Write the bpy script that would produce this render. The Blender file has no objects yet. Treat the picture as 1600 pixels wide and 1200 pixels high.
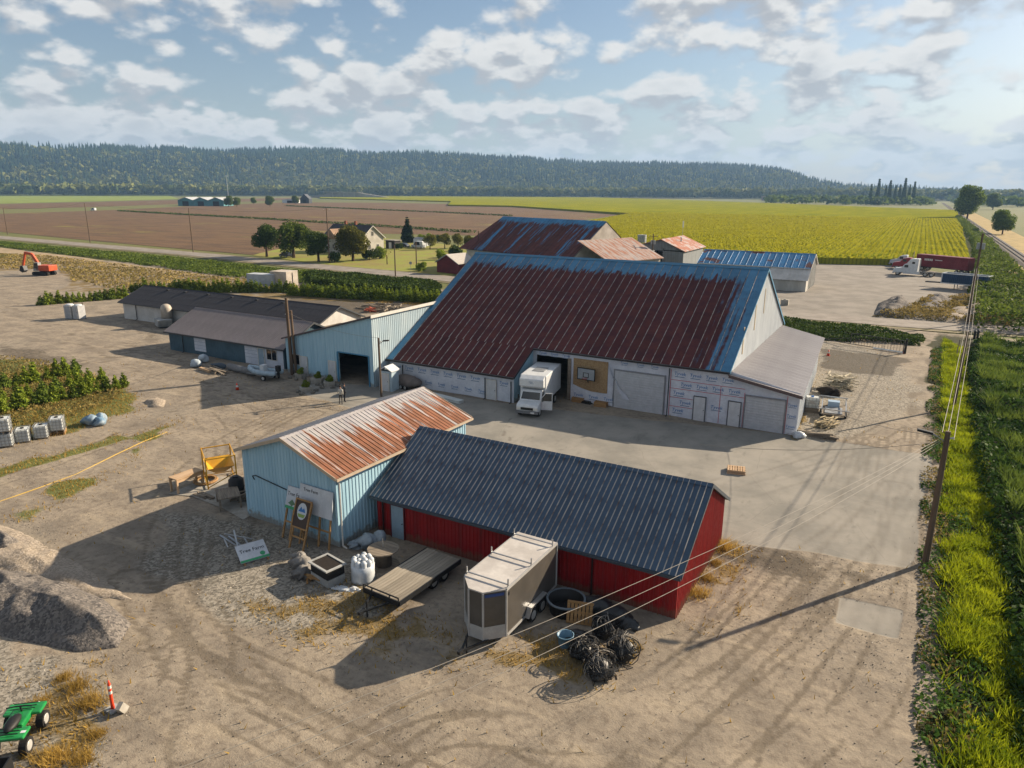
import bpy, math, random
import numpy as np
from mathutils import Matrix, Vector
rnd = random.Random(7)
R = math.radians
S = bpy.context.scene
COL = S.collection
# ---------------------------------------------------------------- camera, sky, sun, exposure
# world axes follow the farm yard: x along the front of the long barn, y to the back, origin at the lean-to's front corner
CAM = Vector((6.87, -58.58, 19.0)); YAW = R(29.3); PITCH = R(15.25); ROLL = R(.35); FPX = 1110.0
cd = bpy.data.cameras.new('camera'); cam = bpy.data.objects.new('camera', cd); COL.objects.link(cam)
cam.location = CAM; cam.rotation_euler = (Matrix.Rotation(YAW, 3, 'Z') @ Matrix.Rotation(R(90) - PITCH, 3, 'X') @ Matrix.Rotation(ROLL, 3, 'Z')).to_euler()
cd.sensor_width = 36; cd.lens = 36 * FPX / 1600; cd.clip_end = 60000; cd.clip_start = .5
S.camera = cam
SUN_AZ, SUN_EL = R(56.5), R(24.6)          # azimuth counter-clockwise from +x
sd = Vector((math.cos(SUN_AZ) * math.cos(SUN_EL), math.sin(SUN_AZ) * math.cos(SUN_EL), math.sin(SUN_EL)))
sl = bpy.data.lights.new('sun', 'SUN'); sl.energy = 5.0; sl.angle = R(.53); sl.color = (1, .83, .62)
sun = bpy.data.objects.new('sun', sl); COL.objects.link(sun); sun.rotation_euler = sd.to_track_quat('Z', 'Y').to_euler(); sun.location = (60, 80, 90)
W = bpy.data.worlds.new('World'); S.world = W; W.use_nodes = True
def build_world():
    nt = W.node_tree; nt.nodes.clear(); N = nt.nodes.new; L = nt.links.new
    out = N('ShaderNodeOutputWorld')
    sky = N('ShaderNodeTexSky'); sky.sky_type = 'NISHITA'; sky.sun_disc = False
    sky.sun_elevation = SUN_EL; sky.sun_rotation = R(90) - SUN_AZ; sky.altitude = 20; sky.air_density = 1.0; sky.dust_density = 1.2; sky.ozone_density = 2.0
    b1 = N('ShaderNodeBackground'); b1.inputs[1].default_value = .05; L(sky.outputs[0], b1.inputs[0])
    tc = N('ShaderNodeTexCoord'); sep = N('ShaderNodeSeparateXYZ'); L(tc.outputs['Generated'], sep.inputs[0])
    def mth(op, a, b=None, c=None, clamp=False):
        n = N('ShaderNodeMath'); n.operation = op; n.use_clamp = clamp
        for i, q in enumerate((a, b, c)):
            if q is None: continue
            if isinstance(q, (int, float)): n.inputs[i].default_value = q
            else: L(q, n.inputs[i])
        return n.outputs[0]
    zc = mth('MAXIMUM', sep.outputs[2], 0.0)
    def cvec(dz, ox, oy):                           # clouds on a shallow dome; dz looks a little higher up
        den = mth('ADD', zc, .42 + dz)
        cb = N('ShaderNodeCombineXYZ'); L(mth('ADD', mth('DIVIDE', sep.outputs[0], den), ox), cb.inputs[0]); L(mth('ADD', mth('DIVIDE', sep.outputs[1], den), oy), cb.inputs[1]); cb.inputs[2].default_value = 3.7; return cb.outputs[0]
    def noise(v, scale, det, rough):
        n = N('ShaderNodeTexNoise'); n.inputs['Scale'].default_value = scale; n.inputs['Detail'].default_value = det
        n.inputs['Roughness'].default_value = rough; L(v, n.inputs['Vector']); return n.outputs[0]
    def puffs(v, scale):                            # rounded heads, big ones carrying small ones
        n = N('ShaderNodeTexVoronoi'); n.inputs['Scale'].default_value = scale; n.inputs['Detail'].default_value = 1.5; n.inputs['Roughness'].default_value = .45
        L(v, n.inputs['Vector']); return n.outputs['Distance']
    def ramp(v, a, b):
        n = N('ShaderNodeMapRange'); n.interpolation_type = 'SMOOTHSTEP'; L(v, n.inputs[0])
        n.inputs[1].default_value = a; n.inputs[2].default_value = b; return n.outputs[0]
    big = mth('MULTIPLY', mth('SUBTRACT', noise(cvec(0, 1.3, 4.1), 2.4, 2, .5), .5), .5)
    def dens(dz, ox=0., oy=0.):
        v = cvec(dz, ox, oy); return mth('ADD', mth('ADD', noise(v, 5.4, 7, .56), big), mth('MULTIPLY', mth('SUBTRACT', .42, puffs(v, 11.)), .24))
    low = mth('MULTIPLY', mth('POWER', mth('SUBTRACT', 1.0, zc), 7), .085)   # seen from the side the clouds overlap more
    d0 = mth('ADD', dens(0), low); d1 = mth('ADD', dens(.02, .012 * sd.x, .012 * sd.y), low)
    mask = ramp(d0, .345, .50)
    veil = mth('POWER', mth('SUBTRACT', 1.0, zc), 12)      # hazy air, thicker toward the horizon all round
    lit = ramp(mth('SUBTRACT', d0, d1), -.09, .08)
    core = ramp(d0, .50, .78)
    shade = mth('MULTIPLY', mth('SUBTRACT', 1, mth('MULTIPLY', core, .38)), mth('ADD', .38, mth('MULTIPLY', lit, .62)))
    cc = N('ShaderNodeMix'); cc.data_type = 'RGBA'; L(shade, cc.inputs[0])
    cc.inputs[6].default_value = (.135, .155, .19, 1); cc.inputs[7].default_value = (.60, .585, .56, 1)
    b2 = N('ShaderNodeBackground'); b2.inputs[1].default_value = .68; L(cc.outputs[2], b2.inputs[0])
    mix = N('ShaderNodeMixShader'); L(mth('MULTIPLY', mask, .93), mix.inputs[0]); L(b1.outputs[0], mix.inputs[1]); L(b2.outputs[0], mix.inputs[2])
    b3 = N('ShaderNodeBackground'); b3.inputs[0].default_value = (.82, .85, .90, 1); b3.inputs[1].default_value = .30
    mix2 = N('ShaderNodeMixShader'); L(mth('MULTIPLY', veil, .85), mix2.inputs[0]); L(mix.outputs[0], mix2.inputs[1]); L(b3.outputs[0], mix2.inputs[2])
    L(mix2.outputs[0], out.inputs[0])
build_world()
vs = S.view_settings; vs.view_transform = 'Standard'; vs.look = 'None'; vs.exposure = 1.12; vs.gamma = 1; vs.use_curve_mapping = False
S.cycles.max_bounces = 5; S.cycles.diffuse_bounces = 1; S.cycles.glossy_bounces = 2; S.cycles.transmission_bounces = 3
S.cycles.transparent_max_bounces = 4; S.cycles.volume_bounces = 0; S.cycles.caustics_reflective = False; S.cycles.caustics_refractive = False
# ---------------------------------------------------------------- survey helper: a measured direction meets the flat ground
FW = Vector((-math.sin(YAW), math.cos(YAW), 0)); RT = Vector((math.cos(YAW), math.sin(YAW), 0)); UP = Vector((0, 0, 1))
def ray(u, v):
    x = (u - 800) / FPX; y = -(v - 600) / FPX; x, y = x * math.cos(ROLL) - y * math.sin(ROLL), y * math.cos(ROLL) + x * math.sin(ROLL)
    return RT * x + FW * (math.cos(PITCH) + y * math.sin(PITCH)) + UP * (-math.sin(PITCH) + y * math.cos(PITCH))
def G(u, v, z=0.0):
    d = ray(u, v); t = (z - CAM.z) / d.z
    return CAM + d * t
def at_dist(u, dist):                       # ground point on bearing u at a horizontal distance
    d = ray(u, 300); d.z = 0; d.normalize(); return Vector((CAM.x, CAM.y, 0)) + d * dist
def C2F(x, y, z=0.): p = CAM + RT * x + FW * y; return Vector((p.x, p.y, z))   # from metres right of / ahead of the survey point
# ---------------------------------------------------------------- mesh builder
class MB:
    def __init__(s): s.v = []; s.f = []; s.m = []; s.M = None; s.mi = 0
    def add(s, vs, fs):
        b = len(s.v)
        s.v += [tuple(s.M @ Vector(p)) if s.M else tuple(p) for p in vs]
        s.f += [tuple(b + i for i in f) for f in fs]; s.m += [s.mi] * len(fs); return s
    def bx(s, x0, x1, y0, y1, z0, z1):
        return s.add([(x0, y0, z0), (x1, y0, z0), (x1, y1, z0), (x0, y1, z0), (x0, y0, z1), (x1, y0, z1), (x1, y1, z1), (x0, y1, z1)],
                     [(3, 2, 1, 0), (4, 5, 6, 7), (0, 1, 5, 4), (1, 2, 6, 5), (2, 3, 7, 6), (3, 0, 4, 7)])
    def cb(s, c, sz): return s.bx(c[0] - sz[0] / 2, c[0] + sz[0] / 2, c[1] - sz[1] / 2, c[1] + sz[1] / 2, c[2] - sz[2] / 2, c[2] + sz[2] / 2)
    def cyl(s, p0, p1, r0, r1=None, n=10, cap=True):
        r1 = r0 if r1 is None else r1; p0 = Vector(p0); p1 = Vector(p1); d = (p1 - p0).normalized()
        a = d.orthogonal().normalized(); b = d.cross(a)
        vs = [p + (a * math.cos(2 * math.pi * k / n) + b * math.sin(2 * math.pi * k / n)) * r for p, r in ((p0, r0), (p1, r1)) for k in range(n)]
        fs = [(k, (k + 1) % n, n + (k + 1) % n, n + k) for k in range(n)]
        if cap: fs += [tuple(range(n - 1, -1, -1)), tuple(range(n, 2 * n))]
        return s.add(vs, fs)
    def bar(s, p0, p1, w, h=None):           # rectangular bar between two points
        h = h or w; p0 = Vector(p0); p1 = Vector(p1); d = (p1 - p0).normalized()
        a = d.cross(Vector((0, 0, 1)))
        a = Vector((1, 0, 0)) if a.length < 1e-3 else a.normalized()
        b = a.cross(d)
        vs = [p + a * sx * w / 2 + b * sy * h / 2 for p in (p0, p1) for sx, sy in ((-1, -1), (1, -1), (1, 1), (-1, 1))]
        return s.add(vs, [(0, 1, 2, 3), (7, 6, 5, 4), (0, 4, 5, 1), (1, 5, 6, 2), (2, 6, 7, 3), (3, 7, 4, 0)])
    def tube(s, pts, r, n=6):
        for a, b in zip(pts[:-1], pts[1:]): s.cyl(a, b, r, r, n)
        return s
    def prism(s, poly, y0, y1, axis='y'):    # polygon in (x,z) pushed along y, or in (x,y) along z
        n = len(poly)
        if axis == 'y': vs = [(p[0], y0, p[1]) for p in poly] + [(p[0], y1, p[1]) for p in poly]
        elif axis == 'x': vs = [(y0, p[0], p[1]) for p in poly] + [(y1, p[0], p[1]) for p in poly]
        else: vs = [(p[0], p[1], y0) for p in poly] + [(p[0], p[1], y1) for p in poly]
        return s.add(vs, [tuple(range(n - 1, -1, -1)), tuple(range(n, 2 * n))] + [(k, (k + 1) % n, n + (k + 1) % n, n + k) for k in range(n)])
    def lathe(s, prof, n=14, c=(0, 0, 0), cap=True):
        vs = [(c[0] + r * math.cos(2 * math.pi * k / n), c[1] + r * math.sin(2 * math.pi * k / n), c[2] + z) for r, z in prof for k in range(n)]
        fs = [(i * n + k, i * n + (k + 1) % n, (i + 1) * n + (k + 1) % n, (i + 1) * n + k) for i in range(len(prof) - 1) for k in range(n)]
        m = len(prof) - 1
        return s.add(vs, fs + ([tuple(range(n - 1, -1, -1)), tuple(range(m * n, m * n + n))] if cap else []))
    def lump(s, c, r, seed=0, amp=.2, nu=12, nv=7, flat=0.):   # uneven rounded mass with creases
        q = random.Random(seed)
        if amp > .12: nu, nv = max(nu, 26), max(nv, 15)
        K = [(q.randint(1, 4), q.uniform(1, 4), q.uniform(0, 6.28), .5) for _ in range(3)] + [(q.randint(5, 9), q.uniform(4, 8), q.uniform(0, 6.28), .28) for _ in range(4)]; ph = q.uniform(0, 6.28); vs = []
        for j in range(nv + 1):
            th = math.pi * j / nv
            for k in range(nu):
                a = 2 * math.pi * k / nu; e = sum(w_ * (1 - 2 * abs(math.sin((fa * a + ft * th + p_) / 2))) for fa, ft, p_, w_ in K)
                w = 1 + amp * .8 * e * math.sin(th); z = max(math.cos(th), -1 + flat)
                vs.append((c[0] + r[0] * w * math.sin(th) * math.cos(a), c[1] + r[1] * w * math.sin(th) * math.sin(a), c[2] + r[2] * z * (1 + amp * .5 * e * math.sin(th))))
        return s.add(vs, [(j * nu + k, (j + 1) * nu + k, (j + 1) * nu + (k + 1) % nu, j * nu + (k + 1) % nu) for j in range(nv) for k in range(nu)])
    def mesh(s, name, mats, smooth=False):
        me = bpy.data.meshes.new(name); me.from_pydata(s.v, [], s.f)
        for m in (mats if isinstance(mats, (list, tuple)) else [mats]): me.materials.append(m)
        if any(s.m): me.polygons.foreach_set('material_index', s.m)
        if smooth: me.polygons.foreach_set('use_smooth', [True] * len(s.f))
        me.update(); return me
    def build(s, name, mats, parent=None, smooth=False, loc=(0, 0, 0), rot=(0, 0, 0)):
        return put(name, s.mesh(name, mats, smooth), parent, loc, rot)
def put(name, me, parent=None, loc=(0, 0, 0), rot=(0, 0, 0), scale=None):
    o = bpy.data.objects.new(name, me); COL.objects.link(o); o.parent = parent; o.location = loc; o.rotation_euler = rot
    if scale: o.scale = scale
    return o
def tag(o, label=None, cat=None, group=None, kind=None):
    if label: o['label'] = label
    if cat: o['category'] = cat
    if group: o['group'] = group
    if kind: o['kind'] = kind
    return o
def thing(name, label, cat, loc=(0, 0, 0), rz=0, group=None):
    o = bpy.data.objects.new(name, None); COL.objects.link(o); o.empty_display_size = .3
    o.location = loc; o.rotation_euler = (0, 0, rz); return tag(o, label, cat, group)
def dup(o, loc=None, rz=None, label=None, parent=None, scale=None):
    c = o.copy(); COL.objects.link(c); c.parent = parent
    if loc is not None: c.location = loc
    if rz is not None: c.rotation_euler = (0, 0, rz)
    if scale is not None: c.scale = scale
    if label: c['label'] = label
    for ch in o.children: dup(ch, parent=c)
    return c
def npmesh(name, V, F, mats, attr=None, smooth=False):        # numpy arrays: V (n,3), F (m,k)
    me = bpy.data.meshes.new(name); V = np.asarray(V, np.float32); F = np.asarray(F, np.int32); k = F.shape[1]
    me.vertices.add(len(V)); me.vertices.foreach_set('co', V.ravel())
    me.loops.add(F.size); me.loops.foreach_set('vertex_index', F.ravel())
    me.polygons.add(len(F)); me.polygons.foreach_set('loop_start', np.arange(0, F.size, k, dtype=np.int32))
    if smooth: me.polygons.foreach_set('use_smooth', np.ones(len(F), bool))
    for m in (mats if isinstance(mats, (list, tuple)) else [mats]): me.materials.append(m)
    for nm, arr in (attr or {}).items():
        a = me.attributes.new(nm, 'FLOAT', 'POINT'); a.data.foreach_set('value', np.asarray(arr, np.float32))
    me.update(calc_edges=True); me.validate(); return me
# ---------------------------------------------------------------- materials
def srgb(h):
    h = h.lstrip('#'); c = [int(h[i:i + 2], 16) / 255 for i in (0, 2, 4)]
    return tuple(x / 12.92 if x < .04045 else ((x + .055) / 1.055) ** 2.4 for x in c) + (1,)
def col(c): return srgb(c) if isinstance(c, str) else tuple(c) + (1,)
class NT:
    def __init__(s, name):
        s.mat = bpy.data.materials.new(name); s.mat.use_nodes = True; s.nt = s.mat.node_tree; s.nt.nodes.clear()
        s.out = s.n('ShaderNodeOutputMaterial'); s.p = s.n('ShaderNodeBsdfPrincipled'); s.l(s.p.outputs[0], s.out.inputs[0])
        s.p.inputs['Specular IOR Level'].default_value = .3
    def n(s, t): return s.nt.nodes.new(t)
    def l(s, a, b): s.nt.links.new(a, b)
    def set(s, sock, v):
        if hasattr(v, 'links') or hasattr(v, 'is_linked'): s.l(v, sock)
        else: sock.default_value = v
    def coord(s, kind='Object', scale=(1, 1, 1), ref=None, loc=(0, 0, 0), rot=(0, 0, 0)):
        t = s.n('ShaderNodeTexCoord'); m = s.n('ShaderNodeMapping'); m.inputs['Scale'].default_value = scale; m.inputs['Location'].default_value = loc; m.inputs['Rotation'].default_value = rot
        if ref: t.object = ref
        s.l(t.outputs[kind], m.inputs[0]); return m.outputs[0]
    def world(s, scale=(1, 1, 1)):
        g = s.n('ShaderNodeNewGeometry'); m = s.n('ShaderNodeMapping'); m.inputs['Scale'].default_value = scale; s.l(g.outputs['Position'], m.inputs[0]); return m.outputs[0]
    def noise(s, vec, scale, det=4, rough=.55, dist=0.):
        n = s.n('ShaderNodeTexNoise'); n.inputs['Scale'].default_value = scale; n.inputs['Detail'].default_value = det; n.inputs['Roughness'].default_value = rough; n.inputs['Distortion'].default_value = dist
        s.l(vec, n.inputs['Vector']); return n.outputs[0]
    def vor(s, vec, scale, out='Color'):
        n = s.n('ShaderNodeTexVoronoi'); n.inputs['Scale'].default_value = scale; s.l(vec, n.inputs['Vector']); return n.outputs[out]
    def ramp(s, v, a, b, c=0., d=1.):
        n = s.n('ShaderNodeMapRange'); n.interpolation_type = 'SMOOTHSTEP'; s.l(v, n.inputs[0])
        for i, q in enumerate((a, b, c, d)): n.inputs[i + 1].default_value = q
        return n.outputs[0]
    def math(s, op, a, b=None, clamp=False):
        n = s.n('ShaderNodeMath'); n.operation = op; n.use_clamp = clamp
        for i, q in enumerate((a, b)):
            if q is None: continue
            s.set(n.inputs[i], q)
        return n.outputs[0]
    def mix(s, f, a, b, blend='MIX'):
        n = s.n('ShaderNodeMix'); n.data_type = 'RGBA'; n.blend_type = blend
        s.set(n.inputs[0], f); s.set(n.inputs[6], a); s.set(n.inputs[7], b); return n.outputs[2]
    def attr(s, name):
        n = s.n('ShaderNodeAttribute'); n.attribute_name = name; return n.outputs['Fac']
    def orand(s): return s.n('ShaderNodeObjectInfo').outputs['Random']
    def base(s, c): s.set(s.p.inputs['Base Color'], c)
    def bump(s, h, strength=.4, dist=.02):
        n = s.n('ShaderNodeBump'); n.inputs['Strength'].default_value = strength; n.inputs['Distance'].default_value = dist
        s.l(h, n.inputs['Height']); s.l(n.outputs[0], s.p.inputs['Normal'])
MC = {}
def pm(name, c1, c2=None, sc=1.5, rough=.75, metal=0., bump=0., bsc=30, stretch=(1, 1, 1), lo=.35, hi=.65, rv=0., spec=.3, world=False, bd=.02):
    if name in MC: return MC[name]
    t = NT(name); v = t.world(stretch) if world else t.coord(scale=stretch)
    a = col(c1); b = col(c2) if c2 else tuple(x * .72 for x in a[:3]) + (1,)
    f = t.ramp(t.noise(v, sc, 6, .6), lo, hi); c = t.mix(f, a, b)
    f2 = t.noise(v, sc * 7, 3, .6); c = t.mix(t.ramp(f2, .3, .7, 0, .28), c, tuple(x * .6 for x in a[:3]) + (1,))
    if rv:
        hs = t.n('ShaderNodeHueSaturation'); t.l(t.ramp(t.orand(), 0, 1, 1 - rv, 1 + rv), hs.inputs['Value']); t.l(c, hs.inputs['Color']); c = hs.outputs[0]
    t.base(c); t.p.inputs['Roughness'].default_value = rough; t.p.inputs['Metallic'].default_value = metal; t.p.inputs['Specular IOR Level'].default_value = spec
    if bump: t.bump(t.noise(v, bsc, 4, .6), bump, bd)
    MC[name] = t.mat; return t.mat
def leafmat(name, dark, light, trans=.35, extra=None):       # foliage: colour varies leaf by leaf, light passes through
    t = NT(name); r = t.attr('rnd'); c = t.mix(r, col(dark), col(light))
    if extra: c = t.mix(t.ramp(t.attr('tip'), .45, 1.0), c, col(extra))
    hs = t.n('ShaderNodeHueSaturation'); t.l(t.ramp(t.orand(), 0, 1, .8, 1.2), hs.inputs['Value']); t.l(c, hs.inputs['Color']); c = hs.outputs[0]
    t.base(c); t.p.inputs['Roughness'].default_value = .7; t.p.inputs['Specular IOR Level'].default_value = .06
    tr = t.n('ShaderNodeBsdfTranslucent'); t.l(c, tr.inputs[0]); mx = t.n('ShaderNodeMixShader'); mx.inputs[0].default_value = trans
    t.l(t.p.outputs[0], mx.inputs[1]); t.l(tr.outputs[0], mx.inputs[2]); t.l(mx.outputs[0], t.out.inputs[0]); return t.mat
def flat(name, c, rough=.5, metal=0., spec=.4): return pm(name, c, tuple(x * .86 for x in col(c)[:3]), sc=2.2, rough=rough, metal=metal, spec=spec)
# ================================================================ setting: ground, roads, fields, hills
rng = np.random.default_rng(11)
def gp(px, z=0.): return np.array([tuple(G(u, v, z))[:2] for u, v in px])
def sdf(P, poly):                           # signed distance to a polygon, negative inside
    P = np.asarray(P, float); d = np.full(len(P), 1e18); ins = np.zeros(len(P), bool); n = len(poly)
    for i in range(n):
        a = poly[i]; b = poly[(i + 1) % n]; e = b - a; w = P - a
        t = np.clip((w @ e) / max(e @ e, 1e-9), 0, 1); q = w - t[:, None] * e; d = np.minimum(d, (q ** 2).sum(1))
        c = (a[1] > P[:, 1]) != (b[1] > P[:, 1])
        with np.errstate(divide='ignore', invalid='ignore'): xi = (b[0] - a[0]) * (P[:, 1] - a[1]) / (b[1] - a[1]) + a[0]
        ins ^= c & (P[:, 0] < xi)
    d = np.sqrt(d); return np.where(ins, -d, d)
def ldist(P, line):
    d = np.full(len(P), 1e18)
    for a, b in zip(line[:-1], line[1:]):
        e = b - a; w = P - a; t = np.clip((w @ e) / max(e @ e, 1e-9), 0, 1); q = w - t[:, None] * e; d = np.minimum(d, (q ** 2).sum(1))
    return np.sqrt(d)
def sstep(x, a, b): t = np.clip((x - a) / (b - a), 0, 1); return t * t * (3 - 2 * t)
def vnoise(P, s, seed=0):                   # cheap smooth value noise
    q = np.random.default_rng(seed).random((64, 64)); X = P[:, 0] / s; Y = P[:, 1] / s
    i = np.floor(X).astype(int); j = np.floor(Y).astype(int); fx = X - i; fy = Y - j; fx = fx * fx * (3 - 2 * fx); fy = fy * fy * (3 - 2 * fy)
    g = lambda a, b: q[a % 64, b % 64]
    return (g(i, j) * (1 - fx) + g(i + 1, j) * fx) * (1 - fy) + (g(i, j + 1) * (1 - fx) + g(i + 1, j + 1) * fx) * fy
def sheet(name, px, z, m, kind='structure', label=None, cat=None):
    P = gp(px, z); me = bpy.data.meshes.new(name); me.from_pydata([(p[0], p[1], z) for p in P], [], [tuple(range(len(P)))]); me.materials.append(m)
    return tag(put(name, me), label, cat, kind=kind)
def ground_mat():
    t = NT('ground'); v = t.world()
    c = t.mix(t.ramp(t.noise(v, .02, 5, .6), .35, .65), srgb('#6b6a3a'), srgb('#5b6733'))
    pc = t.n('ShaderNodeTexVoronoi'); pc.inputs['Scale'].default_value = .0035; t.l(t.world((1, .45, 1)), pc.inputs['Vector'])
    c = t.mix(.45, c, t.mix(pc.outputs['Color'], srgb('#4b5a2c'), srgb('#7a7240')))
    c = t.mix(t.ramp(t.noise(v, .8, 5, .65), .35, .7, 0, .5), c, srgb('#4f4a2c')); t.base(c); t.p.inputs['Roughness'].default_value = .95
    t.bump(t.noise(v, 1.5, 4, .6), .5, .2); return t.mat
gb = MB(); gb.add([(-45000, -45000, -.07), (45000, -45000, -.07), (45000, 45000, -.07), (-45000, 45000, -.07)], [(0, 1, 2, 3)])
tag(gb.build('ground', ground_mat()), kind='structure')
# ---- yard: one fine sheet with dirt, gravel, pale asphalt and weeds blended by what lies where
ASPH = [(470, 596), (600, 604), (800, 632), (1237, 681), (1300, 690), (1455, 713), (1446, 760), (1425, 890), (1290, 868), (1165, 850), (1080, 850), (700, 790), (640, 680), (560, 640), (480, 620)]
tracks = [[(1330, 1210), (1380, 1000), (1420, 800), (1450, 640), (1480, 540)], [(900, 1210), (1200, 950), (1380, 740), (1450, 600)], [(120, 1210), (260, 1000), (330, 850), (420, 690), (500, 640)],
          [(500, 1230), (700, 1100), (1000, 1090), (1250, 930), (1400, 760)], [(-40, 760), (150, 690), (330, 620), (560, 640)], [(-30, 545), (120, 540), (240, 600), (330, 690), (300, 800), (240, 1000)], [(700, 1230), (400, 1080), (250, 900)],
          [(0, 480), (120, 520), (260, 560), (420, 640)], [(1210, 860), (1290, 800), (1330, 740), (1340, 690)]]
TRK = []; q_ = random.Random(3)
for tk in tracks + [[(1150, 1220), (1300, 1080), (1390, 900), (1440, 720)], [(1000, 1220), (1180, 1050), (1330, 860), (1370, 700)], [(300, 1220), (330, 1020), (250, 880), (330, 720), (470, 640)], [(820, 1220), (560, 1120), (330, 1000), (230, 880)], [(-40, 600), (150, 560), (230, 520), (150, 490), (-40, 470)], [(1480, 520), (1440, 620), (1330, 700), (1150, 760)]]:
    for c in range(3):
        o_ = np.array([q_.uniform(-1.6, 1.6), q_.uniform(-1.6, 1.6)]) * (c > 0); A_ = gp(tk) + o_; t_ = np.linspace(0, len(A_) - 1, 6 * len(A_)); ix = np.clip(np.floor(t_).astype(int), 0, len(A_) - 2); f_ = (t_ - ix)[:, None]
        p0_, p1_, p2_, p3_ = A_[np.maximum(ix - 1, 0)], A_[ix], A_[ix + 1], A_[np.minimum(ix + 2, len(A_) - 1)]
        TRK.append(.5 * (2 * p1_ + (p2_ - p0_) * f_ + (2 * p0_ - 5 * p1_ + 4 * p2_ - p3_) * f_ ** 2 + (3 * p1_ - p0_ - 3 * p2_ + p3_) * f_ ** 3))
def yard_masks(PG):
    wob = (vnoise(PG, 2.3, 1) - .5) * 1.6 + (vnoise(PG, .9, 2) - .5) * .8
    def region(px, soft=.8, w=1.): return 1 - sstep(sdf(PG, gp(px)) + wob * w, -soft, soft)
    m_as = np.maximum(region(ASPH, .35, .25), region([(1313, 934), (1409, 955), (1402, 1000), (1305, 974)], .2, .1))
    m_green = np.clip(region([(-60, 745), (60, 715), (170, 690), (262, 660), (255, 690), (190, 720), (90, 790), (40, 812), (-60, 800)], 1.2, 1.2) * sstep(vnoise(PG, 2.2, 5), .35, .7)
                      + region([(-80, 565), (0, 560), (90, 570), (195, 610), (205, 640), (100, 680), (-80, 705)], 1.) + 0, 0, 1)
    m_dry = np.clip(region([(-400, 388), (0, 396), (60, 398), (200, 414), (330, 430), (470, 447), (700, 468), (690, 478), (450, 468), (200, 464), (95, 455), (110, 440), (92, 420), (0, 424), (-400, 410)], 1.5)
                    + .9 * region([(1130, 850), (1170, 860), (1130, 960), (1060, 1010), (900, 1075), (760, 1050), (760, 1010), (900, 1010), (1050, 985)], .9, 1.5)
                    + .75 * region([(400, 950), (560, 930), (700, 970), (560, 1010), (430, 985)], 1.5, 1.6) + .8 * region([(30, 1040), (180, 1040), (200, 1120), (150, 1210), (20, 1190)], .8, 1.5)
                    + .8 * region([(1265, 560), (1250, 690), (1235, 690), (1262, 560)], .6) + .7 * region([(620, 960), (800, 1020), (640, 1060), (540, 1030)], 1, 1.5), 0, 1) * sstep(vnoise(PG, 1.1, 9), .25, .6)
    m_gravel = np.clip(region([(250, 800), (400, 800), (530, 880), (580, 960), (420, 1000), (300, 930), (230, 900)], 1.5, 1.3) + region([(-60, 1010), (90, 1030), (130, 1080), (190, 1200), (-60, 1260)], 1., 1.2)
                       + .8 * region([(1260, 500), (1400, 560), (1450, 640), (1330, 690), (1240, 690)], 2.) + .5 * sstep(vnoise(PG, 7, 21), .5, .8), 0, 1)
    m_dark = np.clip(.85 * region([(1285, 545), (1420, 560), (1400, 590), (1280, 575)], .8) + .8 * region([(190, 505), (240, 500), (270, 550), (420, 590), (300, 610), (250, 560)], 1.2) * .5
                     + .75 * region([(1165, 852), (1290, 870), (1330, 900), (1200, 905), (1120, 870)], 1.5, 1.5) + .6 * region([(0, 540), (60, 545), (150, 575), (60, 570), (0, 560)], 1.)
                     + .7 * region([(430, 455), (700, 470), (690, 492), (560, 490), (450, 478)], 1.), 0, 1)
    m_verge = sstep(PG[:, 0] + wob * 1.1, 9.6, 10.6) * sstep(-PG[:, 1], -60, -50)
    m_tr = np.zeros(len(PG))
    for i, tk in enumerate(TRK):
        d = ldist(PG, tk); m_tr = np.maximum(m_tr, (1 - sstep(np.abs(d - .85 - (vnoise(PG, 4, i) - .5) * .3), .04, .2)) * (.1 + .9 * sstep(vnoise(PG, 6, 30 + i), .3, .75)))
    yz = (vnoise(PG, 5, 3) - .5) * .10 + (vnoise(PG, 1.6, 4) - .5) * .05; yz = yz * (1 - .9 * m_as) + .03 - m_tr * .02
    return dict(asph=m_as, green=m_green, dry=m_dry, gravel=m_gravel, dark=m_dark, trk=m_tr, verge=m_verge), yz
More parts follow.
